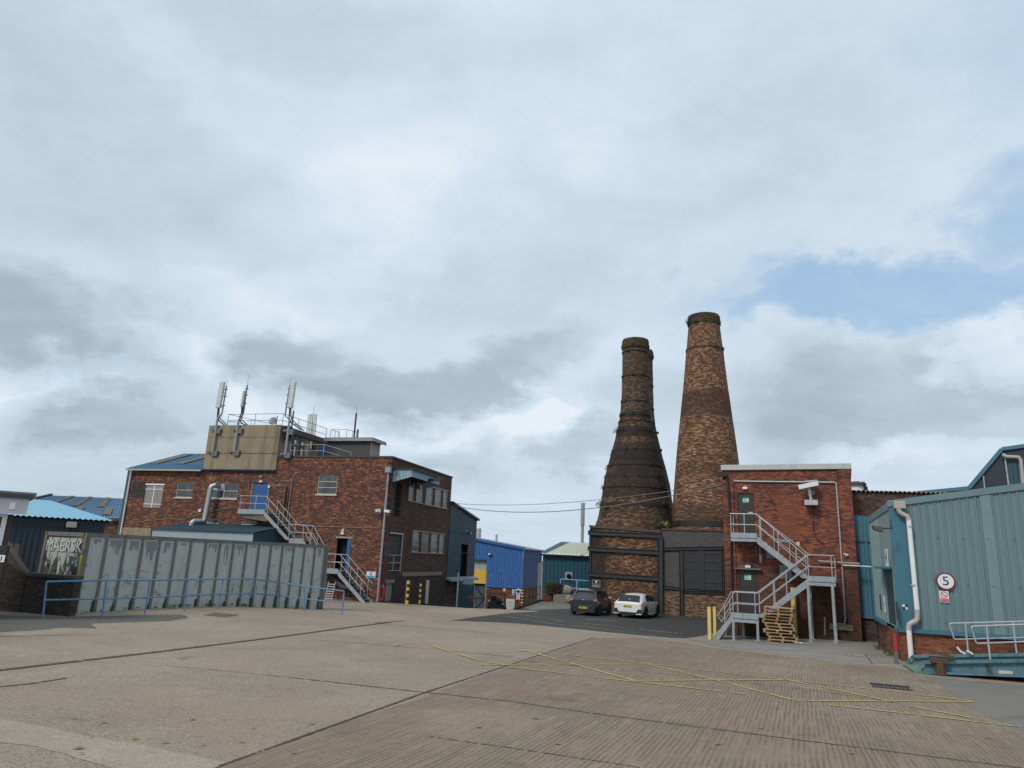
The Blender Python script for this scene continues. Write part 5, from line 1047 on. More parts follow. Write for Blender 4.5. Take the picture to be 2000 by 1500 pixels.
mb = MB(); wall_faces(mb, FRONT(.12), dx1, xr_-.05, -.8, zc0, []); wall_faces(mb, SIDE(xr_-.05), .12, sdp, -.8, zc0, []); mb.build('brick_plinth', M['brick_plinth'], bs)
mb = MB(); xg = xr_-(xr_-xl_)*1.6; zg = zr_+sl*(xg-xr_); mb.face((xr_+.3, -.3, zr_+.05), (xr_+.3, sdp+1, zr_+.05), (xg, sdp+1, zg+.05), (xg, -.3, zg+.05)); mb.face((xr_+.3, -.3, zr_+.05), (xr_+.3, sdp+1, zr_+.05), (xr_+.3, sdp+1, zr_-.08), (xr_+.3, -.3, zr_-.08))
mb.build('roof', M['boards_grey'], bs)
mb = MB(); mb.bar((xr_+.3, -.2, zr_+.0), (xg, -.2, zg), .12, .3); mb.build('verge', M['shed_blue'], bs)
mb = MB(); mb.box(dx0-4, dx1, .5, .6, dz0+(dz1-dz0)*.6, dz1); ob = mb.build('roller_shutter', M['fascia_blue'], bs); mb = MB(); mb.box(dx0-4, dx1, .48, .62, dz0+.02, dz0+(dz1-dz0)*.595); mb.build('yellow_door', M['yellow'], bs)
mb = MB(); mb.box(dx0-4, dx1, .7, .8, -1, dz0+.02); mb.build('opening', M['void'], bs); mb = MB(); mb.box(dx1-.1, dx1, -.02, .5, -1, dz0+3.2) if False else mb.box(dx1-.02, dx1+.1, .2, .5, -1, dz0); mb.build('jamb', M['black'], bs)
dy = Bf.Sd(1052, 1150, xr_)[0]; zq = Bf.Sd(1055, 1099, xr_)[1]; mb = MB(); mb.box(xr_-.02, xr_+.06, min(dy, sdp-2.5), sdp, -.5, zq); mb.build('door', M['boards_grey'], bs)
p = Vector((Bf.L(956, 1082, -.25)[0], -.25, Bf.L(956, 1082, -.25)[1])); t = thing('floodlight', 'small black and white floodlight on the blue shed', 'light', Bf, p); mb = MB(); mb.box(p.x-.2, p.x+.2, p.y-.15, p.y+.1, p.z-.12, p.z+.12); mb.build('lamp_head', M['steel_dark'], t, bevel=.04); mb = MB(); mb.box(p.x-.12, p.x+.16, p.y-.17, p.y-.152, p.z-.08, p.z+.06); mb.build('glass', M['sign_white'], t)
def sign(name, label, frame, x0, y0, x1, y1, y, mat, bars=(), cat='sign', border=None):
    a, zt_ = frame.L(x0, y0, y); b, zb_ = frame.L(x1, y1, y); t = thing(name, label, cat, frame, ((a+b)/2, y, zb_)); mb = MB(); mb.box(a, b, y-.02, y, zb_, zt_); mb.build('panel', border or mat, t)
    if border: k = (b-a)*.07; mb = MB(); mb.box(a+k, b-k, y-.026, y-.021, zb_+k, zt_-k); mb.build('face', mat, t)
    for (u0_, u1_, v0, v1, m_) in bars:
        mb = MB(); mb.box(a+(b-a)*u0_, a+(b-a)*u1_, y-.032, y-.027, zb_+(zt_-zb_)*v0, zb_+(zt_-zb_)*v1); mb.build('marking', m_, t)
    return t, a, b, zb_, zt_
sign('warning_sign', 'small white and yellow notice on the brick plinth of the blue shed', Bf, 983, 1148, 987, 1155, .1, M['sign_white'], [(.2, .8, .1, .5, M['yellow'])])
t, a, b, c_, d_ = sign('safety_sign', 'larger blue and white safety notice on the plinth near the fence', Bf, 1001, 1151, 1009, 1162.5, .1, M['sign_white'], [(.08, .92, .05, .45, M['sign_blue'])])
mb = MB(); mb.disc(((a+b)/2, .07, c_+(d_-c_)*.72), (0, 1, 0), (b-a)*.3, .01, 16); mb.build('symbol', M['sign_blue'], t)
# teal shed with cream roof
yT = 62.; q = at(1058, 1160, yT); Tf = Frame(q.x, yT, 3, gz(q.x, yT)-.1); zeT = (Tf.L(1060, 1080.5)[1]+Tf.L(1150, 1084)[1])/2; xT1 = Tf.L(1160, 1084)[0]+6; xk, zkT = Tf.L(1096, 1058, 5.); xc = Tf.L(1069, 1081)[0]
ts = thing('teal_shed', 'dark teal metal shed with cream sheet roof left of the kilns', 'shed', Tf, (4, 3, 0))
mb = MB(); ribbed(mb, FRONT(0), 0, xT1, lambda u: -1, lambda u: zeT-.1, .33, .04, .6); mb.face((0, 0, -1), (0, 5, -1), (0, 10, -1), (0, 10, zeT-.1), (xk, 5, zkT-.1), (0, 0, zeT-.1)); mb.build('cladding', M['shed_teal'], ts)
mb = MB(); mb.face((-.3, -.3, zeT), (xc, -.3, zeT), (xk+.9, 5, zkT), (xk, 5, zkT)); mb.build('roof_verge', M['shed_slate'], ts)
mb = MB(); sheet3(mb, (xc, -.3, zeT), (xT1, -.3, zeT), (xT1+2, 5, zkT), (xk+.9, 5, zkT), 30, .09); rf = mb.build('roof', M['roof_cream'], ts)
mb = MB(); mb.box(-.3, xT1, -.33, -.2, zeT-.2, zeT-.06); mb.build('gutter', M['black'], ts)
a_, b_ = Tf.L(1104, 1117, -.05), Tf.L(1118, 1131.5, -.05); mb = MB(); mb.box(a_[0], b_[0], -.12, -.0, b_[1], a_[1]); ob = mb.build('extractor_vent', M['galv'], ts); mb = MB(); mb.disc(((a_[0]+b_[0])/2, -.2, (a_[1]+b_[1])/2-.05), (.3, -1, -.4), .2, .2, 14); mb.build('cowl', M['black'], ob)
# planter with grass, low block wall, rocks, pale railing
q = G(1060, 1174); zP = q.z; pl = thing('brick_planter', 'small red brick planter with tall grass at the end of the black fence', 'planter', None, (q.x, q.y, zP)); wP = at(1085, 1170, q.y).x-q.x
mb = MB(); mb.box(0, wP, 0, 1.3, -.3, .5); mb.build('brickwork', M['brick_plinth'], pl); mb = MB(); mb.box(.06, wP-.06, .06, 1.2, .5, .53); mb.build('soil', M['hut_brown'], pl)
t = thing('tall_grass', 'tuft of tall green grass growing in the red brick planter', 'grass', None, (q.x+.4, q.y+.5, zP+.53)); mb = MB(); blades(mb, (.1, 0, 0), .5, 1.15, 260); mb.build('blades', M['leaf'], t); mb = MB(); blades(mb, (.25, -.2, 0), .7, .5, 160, .9); mb.build('dry_blades', M['leaf_dry'], t)
q2 = G(1081, 1176); zq = q2.z; xw = at(1160, 1180, q2.y).x
mb = MB(); mb.box(q2.x, xw, q2.y, q2.y+.5, zq-.3, zq+.62); mb.build('block_wall', M['concrete_grey'], label='low weathered concrete block wall beside the brick planter', cat='wall', bevel=.03)
def rock(name, label, c, s, mat, group=None):
    bm = bmesh.new(); bmesh.ops.create_icosphere(bm, subdivisions=2, radius=1)
    for v in bm.verts: v.co = Vector((v.co.x*s[0], v.co.y*s[1], v.co.z*s[2]))*random.uniform(.82, 1.12)
    me = bpy.data.meshes.new(name); bm.to_mesh(me); bm.free(); me.materials.append(M[mat]); o = bpy.data.objects.new(name, me); COL.objects.link(o); o.location = c; return tags(o, label, 'rock', group)
p = at(1084, 1158, q2.y+.3); mb = MB()
for i in range(7):
    for j in range(4):
        mb.box(p.x-.5+j*.27+(.1 if i % 2 else 0)+random.uniform(-.03, .03), p.x-.5+j*.27+.24+(.1 if i % 2 else 0), p.y-.3+random.uniform(-.1, .1), p.y+.3, zq+.63+i*.115, zq+.63+i*.115+.1)
mb.build('brick_pile', M['brick_kiln_wall'], label='stack of loose old bricks between planter grass and pale railing', cat='bricks')
p = at(1108, 1163, q2.y+.2); rock('boulder', 'pale boulder on the block wall beside the dark grey car', (p.x, p.y, zq+.95), (.48, .4, .4), 'stone')
p = at(1111, 1176, q2.y-.3); rock('boulder', 'lower pale stone beneath the boulder beside the dark grey car', (p.x, p.y, zq+.3), (.3, .25, .35), 'stone')
yR = q2.y+.9; a_, b_, c_ = at(1095, 1131, yR), at(1127, 1132.5, yR), at(1149, 1136, yR); a2, b2 = at(1095.5, 1148, yR), at(1149, 1150, yR)
t = thing('pale_blue_railing', 'pale blue tube railing in front of the teal shed', 'railing', None, (a_.x, yR, zq+.5)); o_ = Vector((a_.x, yR, zq+.5))
xe = c_.x+3; mb = MB(); mb.tube([a_-o_, Vector((xe, yR, c_.z))-o_], .035, 7); mb.build('top_rail', M['rail_pale'], t); mb = MB(); mb.tube([a2-o_, Vector((xe, yR, b2.z))-o_], .035, 7); mb.build('mid_rail', M['rail_pale'], t)
for p in (a_, b_, c_+Vector((.6, 0, 0))): mb = MB(); mb.tube([Vector((p.x, yR, zq-.2))-o_, p-o_], .04, 7); mb.build('post', M['rail_pale'], t)
# retaining edge and black fence, striped post and sign
f0, f1 = Vector((LF0[0], LF0[1], 0)), Vector((LF1[0], LF1[1], 0))
mb = MB(); d_ = (f1-f0).normalized(); nl = Vector((-d_.y, d_.x, 0))
def ring(p, z0, z1): return [(p.x, p.y, z0), (p.x, p.y, z1)]
zz0 = gz(f0.x, f0.y)
mb.hexa([f0+nl*.22+Vector((0, 0, zz0-.9)), f0+nl*.0+Vector((0, 0, zz0-.9)), f1+Vector((0, 0, zz0-2.2)), f1+nl*.22+Vector((0, 0, zz0-2.2)), f0+nl*.22+Vector((0, 0, zz0+.12)), f0+Vector((0, 0, zz0+.12)), f1+Vector((0, 0, zz0+.12)), f1+nl*.22+Vector((0, 0, zz0+.12))])
mb.build('retaining_wall', M['brick_dark'], label='dark low kerb wall carrying the black railing above the lane', cat='wall')
ft = thing('black_railing', 'black metal railing along the edge above the sunken lane', 'railing', None, (f0.x, f0.y, zz0)); o_ = Vector((f0.x, f0.y, zz0)); fe = f0.lerp(f1, .78); hh = 1.15
for k in (1., .5, .12): mb = MB(); mb.tube([Vector((0, 0, hh*k))+nl*.1, fe-f0+Vector((0, 0, hh*k))+nl*.1], .025, 6); mb.build('rail', M['black'], ft)
for k in range(7): q = (fe-f0)*(k/6)+nl*.1; mb = MB(); mb.tube([q, q+Vector((0, 0, hh))], .03, 6); mb.build('post', M['black'], ft)
p = G(1019, 1184); h_ = at(1018, 1151, p.y).z-p.z
def striped(name, label, p, h_, w, mats, n, group=None, cat='post'):
    t = thing(name, label, cat, None, tuple(p), group)
    for i in range(n):
        mb = MB(); mb.tube([(0, 0, h_*i/n+(.0 if i else -.1)), (0, 0, h_*(i+1)/n-.001)], w/2, 10); mb.build('band', mats[i % 2], t)
    return t
striped('striped_post', 'thick yellow and black striped post at the near end of the black railing', p, h_, .26, (M['yellow_pale'], M['black']), 11)
p = G(1011, 1189); ys = p.y; t = thing('white_sign_post', 'thin post with ring sign and pink notice left of the striped post', 'sign', None, tuple(p)); s1 = at(1012.5, 1155, ys)-p; s2 = at(1012, 1166, ys)-p
mb = MB(); mb.tube([(0, 0, 0), (0, 0, s1.z+.1)], .04, 7); mb.build('post', M['black'], t)
mb = MB(); mb.disc((0, -.06, s1.z), (0, 1, 0), .17, .02, 20); mb.build('ring', M['sign_white'], t); mb = MB(); mb.disc((0, -.075, s1.z), (0, 1, 0), .10, .02, 20); mb.build('centre', M['black'], t)
mb = MB(); mb.box(-.13, .13, -.07, -.05, s2.z-.18, s2.z+.22); mb.build('notice', M['sign_pink'], t)
# flues far behind
def flue(label, px, ytop, ybot, w, Y, mat, cap=None, n=1):
    a, b = at(px, ytop, Y), at(px, ybot, Y); r_ = w/2/F_*Y; t = thing('flue', label, 'chimney', None, (a.x, Y, b.z-2), None)
    H_ = a.z-b.z+2; mb = MB(); mb.tube([(0, 0, 0), (0, 0, H_*(.62 if cap else 1))] if cap else [(0, 0, 0), (0, 0, H_)], r_, 14); mb.build('pipe', mat, t, smooth=True)
    if cap: mb = MB(); mb.tube([(0, 0, H_*.62), (0, 0, H_*.8)], r_*1.35, 14); mb.build('collar', mat, t); mb = MB(); mb.tube([(0, 0, H_*.8), (0, 0, H_)], r_*1.36, 14); mb.build('cap', cap, t, smooth=True)
    else:
        mb = MB()
        for k in range(4): mb.tube([(0, 0, H_*(.3+.2*k)), (0, 0, H_*(.3+.2*k)+.08)], r_*1.06, 14)
        mb.build('seam', M['galv'], t)
    return t
flue('short thick ribbed metal flue above the blue shed roof', 935.5, 1032, 1054, 9.5, 110, M['galv'])
flue('thin short metal flue right of the thick one above the blue shed', 970, 1044, 1058, 4.2, 110, M['galv'])
flue('tall thin tan flue with pale blue cap beside the kilns', 1138.5, 982.5, 1064, 5.8, 78, M['flue'], M['flue_blue'])
# bollards and pole before the works
for (px, py, tpy, w, lab) in ((795, 1179, 1134, .2, 'thick yellow and black striped bollard, left of two by the brick factory corner'), (819.5, 1177, 1140, .13, 'thin yellow and black striped bollard, right of two by the brick factory corner')):
    p = G(px, py); h_ = at(px, tpy, p.y).z-p.z; striped('striped_bollard', lab, p, h_, w, (M['yellow'], M['black']), 7, 'striped bollards by the factory corner', 'bollard')
for (px, py, ty, lab) in ((832, 1177, 1133, 'plain pale concrete post right of the striped bollards'), (793, 1176, 1134, 'plain pale concrete post just behind the thick striped bollard')):
    p = G(px, py); p.y += .3; h_ = at(px, ty, p.y).z-p.z; mb = MB(); mb.box(p.x-.11, p.x+.11, p.y-.1, p.y+.1, p.z-.1, p.z+h_); mb.build('concrete_post', M['concrete_grey'], label=lab, cat='post', bevel=.02)
x, z = AL(742, 1168, -.5); 
t = thing('hose_reel', 'loops of red hose hanging at the foot of the factory downpipe', 'hose', A, (x, -.3, A.g(x, -.3))); zq = A.g(x, -.3)
mb = MB()
for k in range(5): mb.tube([(x+.16*math.cos(a*.52), -.3+.03*k, zq+.65+.5*math.sin(a*.52)) for a in range(13)], .025, 5)
mb.build('hose', M['red'], t)
t = thing('red_standpipe', 'thin red standpipe by the dark brick wall left of the bollards', 'pipe', A, (.5, 4, A.g(.5, 4))); zq = A.g(.5, 4); mb = MB(); mb.tube([(.3, 4, zq), (.3, 4, zq+1)], .04, 6); mb.build('pipe', M['red'], t); mb = MB(); mb.tube([(.3, 3.8, zq+.95), (.3, 4.3, zq+.95)], .05, 6); mb.build('head', M['red'], t)
a_, zt_ = AL(716.5, 1115.5, -.05); b_, zb_ = AL(733.5, 1129.5, -.05)
t, a, b, c_, d_ = sign('safety_sign', 'white and blue safety notice on the brick wall left of the downpipe', A, 716.5, 1116, 733, 1129.5, -.03, M['sign_white'], [(.05, .95, .05, .36, M['sign_blue']), (.15, .85, .17, .21, M['sign_white'])])
mb = MB(); mb.disc(((a+b)/2, -.06, c_+(d_-c_)*.68), (0, 1, 0), (b-a)*.16, .01, 18); mb.build('symbol', M['sign_blue'], t); mb = MB(); mb.disc(((a+b)/2, -.066, c_+(d_-c_)*.68), (0, 1, 0), (b-a)*.07, .01, 12); mb.build('symbol_centre', M['sign_white'], t)
# ------------------------------------------------------------ B: brick stair block
B = Frame(11.77, 36.86, 25.3)
BL = B.L
def BP(px, py, y=0.): x, z = BL(px, py, y); return Vector((x, y, z))
bk = thing('brick_stair_block', 'two storey red brick block with pale flat roof edge and two brown fire doors', 'building', B)
bx0 = BL(1411, 925)[0]; bx1 = BL(1660.5, 915)[0]; bzt = BL(1530, 917.5)[1]; bzc = BL(1530, 907)[1]
def bh(x0, y0, x1, y1): a, zt_ = BL(x0, y0); b, zb_ = BL(x1, y1); return [a, b, zb_, zt_]
d1 = bh(1439.5, 963, 1475, 1042); d2 = bh(1442.5, 1112, 1480.5, 1200.5)
mb = MB(); wall_faces(mb, FRONT(0), bx0, bx1, -2, bzt, [d1, d2], depth=.12); DB = 9.
mb.face((bx1, 0, -2), (bx1, DB, -2), (bx1, DB, bzt), (bx1, 0, bzt)); mb.face((bx0, 0, -2), (bx0, 0, bzt), (bx0, DB, bzt), (bx0, DB, -2)); mb.face((bx0, DB, -2), (bx0, DB, bzt), (bx1, DB, bzt), (bx1, DB, -2)); mb.build('wall', M['brick_b'], bk)
mb = MB(); mb.box(bx0, bx0+.55, -.09, -.003, -1, bzt-.5); mb.build('pier', M['brick_b'], bk); mb = MB(); mb.box(bx1-.55, bx1, -.09, -.003, -1, bzt-.02); mb.build('pier', M['brick_b'], bk)
mb = MB(); mb.box(bx0-.06, bx1+.06, -.12, DB, bzt, bzc); mb.build('roof_cap', M['grey_cap'], bk, bevel=.01)
mb = MB(); p = bh(1516, 966, 1562, 1056); mb.box(p[0], p[1], -.012, -.002, p[2], p[3]); mb.build('brick_infill', M['brick_b_new'], bk)
for (h, lab) in ((d1, 'upper brown fire door with green exit sign'), (d2, 'lower brown fire door with green exit sign')):
    mb = MB(); mb.box(h[0]+.04, h[1]-.04, .05, .1, h[2]+.01, h[3]-.04); ob = mb.build('fire_door', M['door_brown'], bk, label=lab)
    mb = MB(); mb.box(h[0], h[0]+.04, .02, .1, h[2], h[3]); mb.box(h[1]-.04, h[1], .02, .1, h[2], h[3]); mb.box(h[0]+.04, h[1]-.04, .02, .1, h[3]-.04, h[3]); mb.build('frame', M['black'], ob)
    w = h[1]-h[0]; sx0, sx1 = h[0]+w*.30, h[0]+w*.70; sz1 = h[3]-(h[3]-h[2])*.115; sz0 = h[3]-(h[3]-h[2])*.235
    mb = MB(); mb.box(sx0, sx1, .035, .049, sz0, sz1); mb.build('exit_sign', M['sign_green'], ob)
    mb = MB(); k = (sx1-sx0); mb.box(sx0+k*.05, sx0+k*.42, .03, .034, sz0+.10, sz0+.16); mb.box(sx0+k*.48, sx0+k*.62, .03, .034, sz0+.06, sz1-.04); mb.box(sx0+k*.70, sx0+k*.95, .03, .034, sz0+.06, sz1-.03); mb.box(sx0+.02, sx1-.02, .03, .034, sz0+.012, sz0+.04); mb.build('exit_symbol', M['sign_pale'], ob)
    zh = h[2]+1.05; mb = MB(); mb.box(h[1]-.3, h[1]-.08, .0, .05, zh-.03, zh+.03); mb.build('handle', M['galv'], ob)
mb = MB(); a, z = BL(1436, 1110, -.1); b, _ = BL(1487, 1112, -.1); mb.box(a, b, -.25, 0, z-.03, z+.04); mb.build('door_canopy', M['galv_dark'], bk)
wallbox('bulkhead_light', 'white light box above the upper fire door of the brick block', 'light', 1455.5, 953.5, .24, .12, .12, M['plastic_white'], frame=B)
wallbox('bulkhead_light', 'white light box above the lower fire door of the brick block', 'light', 1461, 1106.5, .26, .12, .14, M['plastic_white'], frame=B)
def bcond(pts, r, mt, name='conduit', y=-.05, **k):
    mb = MB(); mb.tube([BP(a, b, y) for a, b in pts], r, 7); return mb.build(name, M[mt], bk, smooth=True, **k)
bcond([(1420, 929), (1427, 1010), (1431, 1215)], .06, 'black', 'downpipe', -.17); mb = MB(); p = BP(1415, 928, -.15); mb.box(p.x-.35, p.x+.15, -.3, 0, p.z-.08, p.z+.08); mb.build('gutter_box', M['black'], bk)
bcond([(1415, 943), (1424, 939.5), (1500, 940.5), (1628, 942), (1633, 944), (1644, 1092), (1651, 1206), (1650, 1219), (1630, 1219)], .04, 'galv'); bcond([(1423, 942), (1500, 943), (1626, 945)], .02, 'black', y=-.03)
bcond([(1589, 975), (1589, 1035), (1596, 1055), (1612, 1064)], .014, 'black'); bcond([(1487, 940), (1500, 965), (1516, 995)], .012, 'black'); bcond([(1571, 908), (1571, 925)], .03, 'black')
bcond([(1598, 1096), (1640, 1099), (1679, 1101.5)], .055, 'stone_sill', 'pale_pipe', -.2); bcond([(1646, 1104), (1702, 1107)], .03, 'white_paint', 'thin_white_pipe', -.25)
bcond([(1433, 1085), (1433, 1055)], .02, 'black'); bcond([(1485, 1098), (1484, 1060)], .02, 'galv'); bcond([(1611, 1205), (1611, 1240)], .04, 'pipe_grey')
for (x0, y0, x1, y1, m_) in ((1497, 1077, 1512, 1091, 'boards_grey'), (1522, 1103, 1548, 1131, 'boards_grey'), (1521, 1053, 1549, 1060, 'boards_grey'), (1555, 1058, 1562, 1066, 'yellow_pale'), (1431, 1083, 1438, 1097, 'galv'), (1483, 1083, 1488, 1098, 'galv'), (1652, 1128, 1661, 1138, 'frame_cream')):
    p = bh(x0, y0, x1, y1); mb = MB(); mb.box(p[0], p[1], -.05, -.003, p[2], p[3]); mb.build('wall_panel', M[m_], bk)
p = bh(1620, 1217, 1668, 1232); mb = MB(); mb.box(p[0], p[1]-.03, -.14, -.092, p[2]-.0, p[3]); mb.build('concrete_pad', M['concrete_grey'], bk)
p = BP(1652, 1083, -.22); camera_box('security_camera', 'small white camera with bracket at the right edge of the brick block', B, p, (-1, -.3, .3), M['plastic_white'], .22, .09, (.1, .22, 0))
p = BP(1578, 948, -.6); t = camera_box('security_camera', 'big white camera on a tall wall bracket high on the brick block', B, p, (-1, -.25, -.25), M['plastic_white'], .95, .24, (0, .1, -.2))
mb = MB(); mb.bar(p+Vector((-.25, -.02, .17)), p+Vector((.4, .12, .26)), .3, .03); mb.build('sun_shield', M['plastic_white'], t); mb = MB(); mb.tube([p+Vector((.05, .1, -.15)), p+Vector((.1, .15, -.7))], .07, 8); mb.box(p.x-.2, p.x+.4, p.y+.0, -.02, p.z-.95, p.z-.7); mb.build('wall_mount', M['galv'], t)
mb = MB(); mb.box(p.x-.12, p.x+.3, p.y+.1, p.y+.35, p.z-.45, p.z-.25); mb.build('motor', M['steel_dark'], t)
# fire escape
ye, yi = -2.35, -1.2
es = thing('fire_escape', 'zigzag galvanised steel staircase against the brick block', 'staircase', B, (BL(1500, 1240, ye)[0], ye, B.g(1, ye)))
gm = M['galv_blue']
E0 = BL(1395, 1241, ye); LA = BL(1428, 1201, ye); LB = BL(1482, 1205, ye); ML = BL(1577, 1130, ye); MR = BL(1632, 1132, ye); UA = BL(1427, 1045, yi); UB = BL(1478, 1046, yi)
lz_ = (LA[1]+LB[1])/2; mz_ = (ML[1]+MR[1])/2; uz_ = (UA[1]+UB[1])/2; gb = B.g(E0[0], ye)
for (a, b, z, y0, y1) in ((LA[0], LB[0], lz_, ye, -.05), (ML[0], MR[0], mz_, ye, -.15), (UA[0], UB[0], uz_, yi, -.05)):
    mb = MB(); mb.box(a, b, y0+.02, y1, z-.06, z); mb.build('landing', gm, es); mb = MB(); mb.box(a, b, y0-.03, y0+.015, z-.13, z+.12); mb.box(a, b, y0-.03, y0+.015, z-.30, z-.16); mb.build('edge_beam', gm, es)
flight(es, (LA[0], lz_), (E0[0]-.1, gb), ye, yi, gm, sw=.22); flight(es, (ML[0], mz_), (LB[0], lz_), ye, yi-.03, gm, sw=.26); flight(es, (UB[0], uz_), (ML[0], mz_), yi+.03, -.12, gm, sw=.26)
for (px, y, zt_) in ((1432, ye, lz_), (1479, ye, lz_), (1581, ye, mz_), (1629, ye, mz_), (1629, -.4, mz_), (1441, -.5, lz_), (1581, -.4, mz_)):
    x = BL(px, 1200, ye)[0]; g_ = B.g(x, y); mb = MB(); mb.box(x-.055, x+.055, y-.055, y+.055, g_-.05, zt_-.3); mb.build('leg', gm, es); mb = MB(); mb.box(x-.13, x+.13, y-.13, y+.13, g_-.05, g_+.03); mb.build('base_plate', gm, es)
gr = M['galv']
for y in (ye, yi-.06):
    handrail(es, [(E0[0]+.35, y, gb+.3), (LA[0]+.05, y, lz_), (LB[0]-.05, y, lz_), (ML[0]+.05, y, mz_)]+([(MR[0], y, mz_)] if y == ye else []), gr, posts=(.05, .17, .33, .5, .62, .82, .98) if y == ye else (.1, .22, .42, .6))
handrail(es, [(MR[0], ye, mz_), (MR[0], -.2, mz_)], gr, posts=(.6,))
handrail(es, [(UA[0], -.1, uz_), (UA[0], yi, uz_), (UB[0], yi, uz_), (ML[0]-.1, yi, mz_)], gr, posts=(0., .17, .34, .5, .7, .9))
handrail(es, [(UB[0], -.15, uz_), (ML[0]+.1, -.15, mz_)], gr, posts=(.02, .3, .6, .9))
mb = MB(); x = E0[0]+.35; mb.tube([(x, ye, gb+1.35), (x-.18, ye, gb+1.1), (x+.0, ye, gb+.85), (x+.05, ye, gb+.84)], .024, 6); mb.build('handrail_end', gr, es)
# yellow bollards and pipe
for (px, py, tpy, w, lab) in ((1387, 1241, 1185.5, .16, 'yellow square bollard, front one of two at the foot of the fire escape'), (1396.5, 1231, 1185, .14, 'yellow square bollard, rear one of two at the foot of the fire escape')):
    x = BL(px, py, ye if px < 1390 else yi)[0]; y_ = ye-.1 if px < 1390 else yi; g_ = B.g(x, y_); zt_ = BL(px-2, tpy, y_)[1]
    mb = MB(); mb.box(x-w/2, x+w/2, y_-w/2, y_+w/2, g_-.1, zt_-.04); t = thing('bollard', lab, 'bollard', B, (x, y_, g_), 'yellow bollards by the fire escape'); mb.build('post', M['yellow_pale'], t, bevel=.015); mb = MB(); mb.box(x-w/2-.01, x+w/2+.01, y_-w/2-.01, y_+w/2+.01, zt_-.039, zt_); mb.build('cap', M['yellow_pale'], t)
p = BP(1551, 1199, -.5); q = BP(1549, 1160, -.5); p.z = B.g(p.x, -.5); mb = MB(); mb.tube([p, Vector((p.x, p.y, q.z+.3))], .12, 12); mb.build('yellow_pipe', M['yellow_pale'], frame=B, label='thick yellow upright pipe behind the pallet stack', cat='pipe', smooth=True)
# pallets
def pallet_parts(t):
    Lp, Wp = 1.2, 1.0
    mb = MB()
    for i in range(7): mb.box(-Lp/2, Lp/2, -Wp/2+i*.15, -Wp/2+i*.15+.1, .118, .138)
    for x in (-Lp/2, -.05, Lp/2-.1): mb.box(x, x+.1, -Wp/2, Wp/2, .098, .1175)
    mb.build('top_deck', M['wood'], t)
    for x in (-Lp/2, -.05, Lp/2-.1):
        for y in (-Wp/2, -.05, Wp/2-.1): mb = MB(); mb.box(x, x+.1, y, y+.1, .0205, .0975); mb.build('block', M['wood_dark'], t)
    mb = MB()
    for y in (-Wp/2, -.05, Wp/2-.1): mb.box(-Lp/2, Lp/2, y, y+.1, 0, .02)
    mb.build('bottom_deck', M['wood'], t)
p0 = BL(1538, 1252, -4.3); pf = Vector((p0[0], -3.9, B.g(p0[0], -3.9)))
ords = ['bottom pallet', 'second pallet from the bottom', 'third pallet from the bottom', 'fourth pallet from the bottom', 'fifth pallet from the bottom', 'sixth pallet from the bottom', 'fifth pallet from the top', 'fourth pallet from the top', 'third pallet from the top', 'second pallet from the top', 'topmost pallet']
yP_ = -3.3; xa_ = BL(1500, 1240, yP_-.5)[0]; xb_ = BL(1556, 1250, yP_-.5)[0]; gP = B.g((xa_+xb_)/2, yP_); zP_ = BL(1530, 1188, yP_-.5)[1]; stepz = (zP_-gP)/11
Mt0 = B.M @ Vector(((xa_+xb_)/2, yP_, gP))
base_p = thing('pallet', 'x', 'pallet', None, tuple(Mt0), 'wooden pallets stacked in front of the fire escape'); pallet_parts(base_p)
offs = [.0, .02, -.05, -.16, -.05, -.12, -.2, -.17, -.14, -.12, -.1]; rots = [-25, -24, -26, -29, -25, -24, -27, -25, -23, -24, -27]
for i in range(11):
    t = base_p if i == 0 else copytree(base_p)
    w = B.M @ Vector(((xa_+xb_)/2+offs[i], yP_+random.uniform(-.05, .05), gP+.01+i*stepz))
    t.matrix_world = Matrix.Translation(w) @ Matrix.Rotation(R(rots[i]), 4, 'Z') @ Matrix.Rotation(R(1.4 if i == 10 else random.uniform(-.3, .3)), 4, 'Y') @ Matrix.Scale(min(1., stepz/.142), 4, (0, 0, 1))
    t['label'] = ords[i]+' of the leaning stack before the fire escape'
mb = MB(); q = B.M @ Vector((xb_+.2, yP_-.6, gP)); 
for k in range(7):
    a = random.random()*6; mb.face(*[(q.x+random.uniform(-.4, .3)+.18*math.cos(a+j*1.57), q.y+random.uniform(-.1, .1)+.12*math.sin(a+j*1.57), gz(q.x, q.y)+.02+random.uniform(0, .06)) for j in range(4)])
mb.build('plastic_wrap', M['plastic_white'], label='scraps of clear plastic wrap lying at the foot of the pallets', cat='rubbish')
# ------------------------------------------------------------ overhead cables
for (pa, pb, sag, r_, lab) in (((884, 983), (1424, 941), .55, .018, 'upper thin overhead cable between the brick factory and the brick stair block'), ((879, 987), (1424, 943), 1.0, .026, 'lower thicker overhead cable between the brick factory and the brick stair block')):
    a = A.M @ Vector((0.05, A.Sd(pa[0], pa[1])[0], A.Sd(pa[0], pa[1])[1])); b = B.M @ BP(pb[0], pb[1], -.05)
    mb = MB(); mb.tube([a.lerp(b, k/24)+Vector((0, 0, -sag*4*(k/24)*(1-k/24))) for k in range(25)], r_, 5); mb.build('overhead_cable', M['cable_grey'], label=lab, cat='cable')

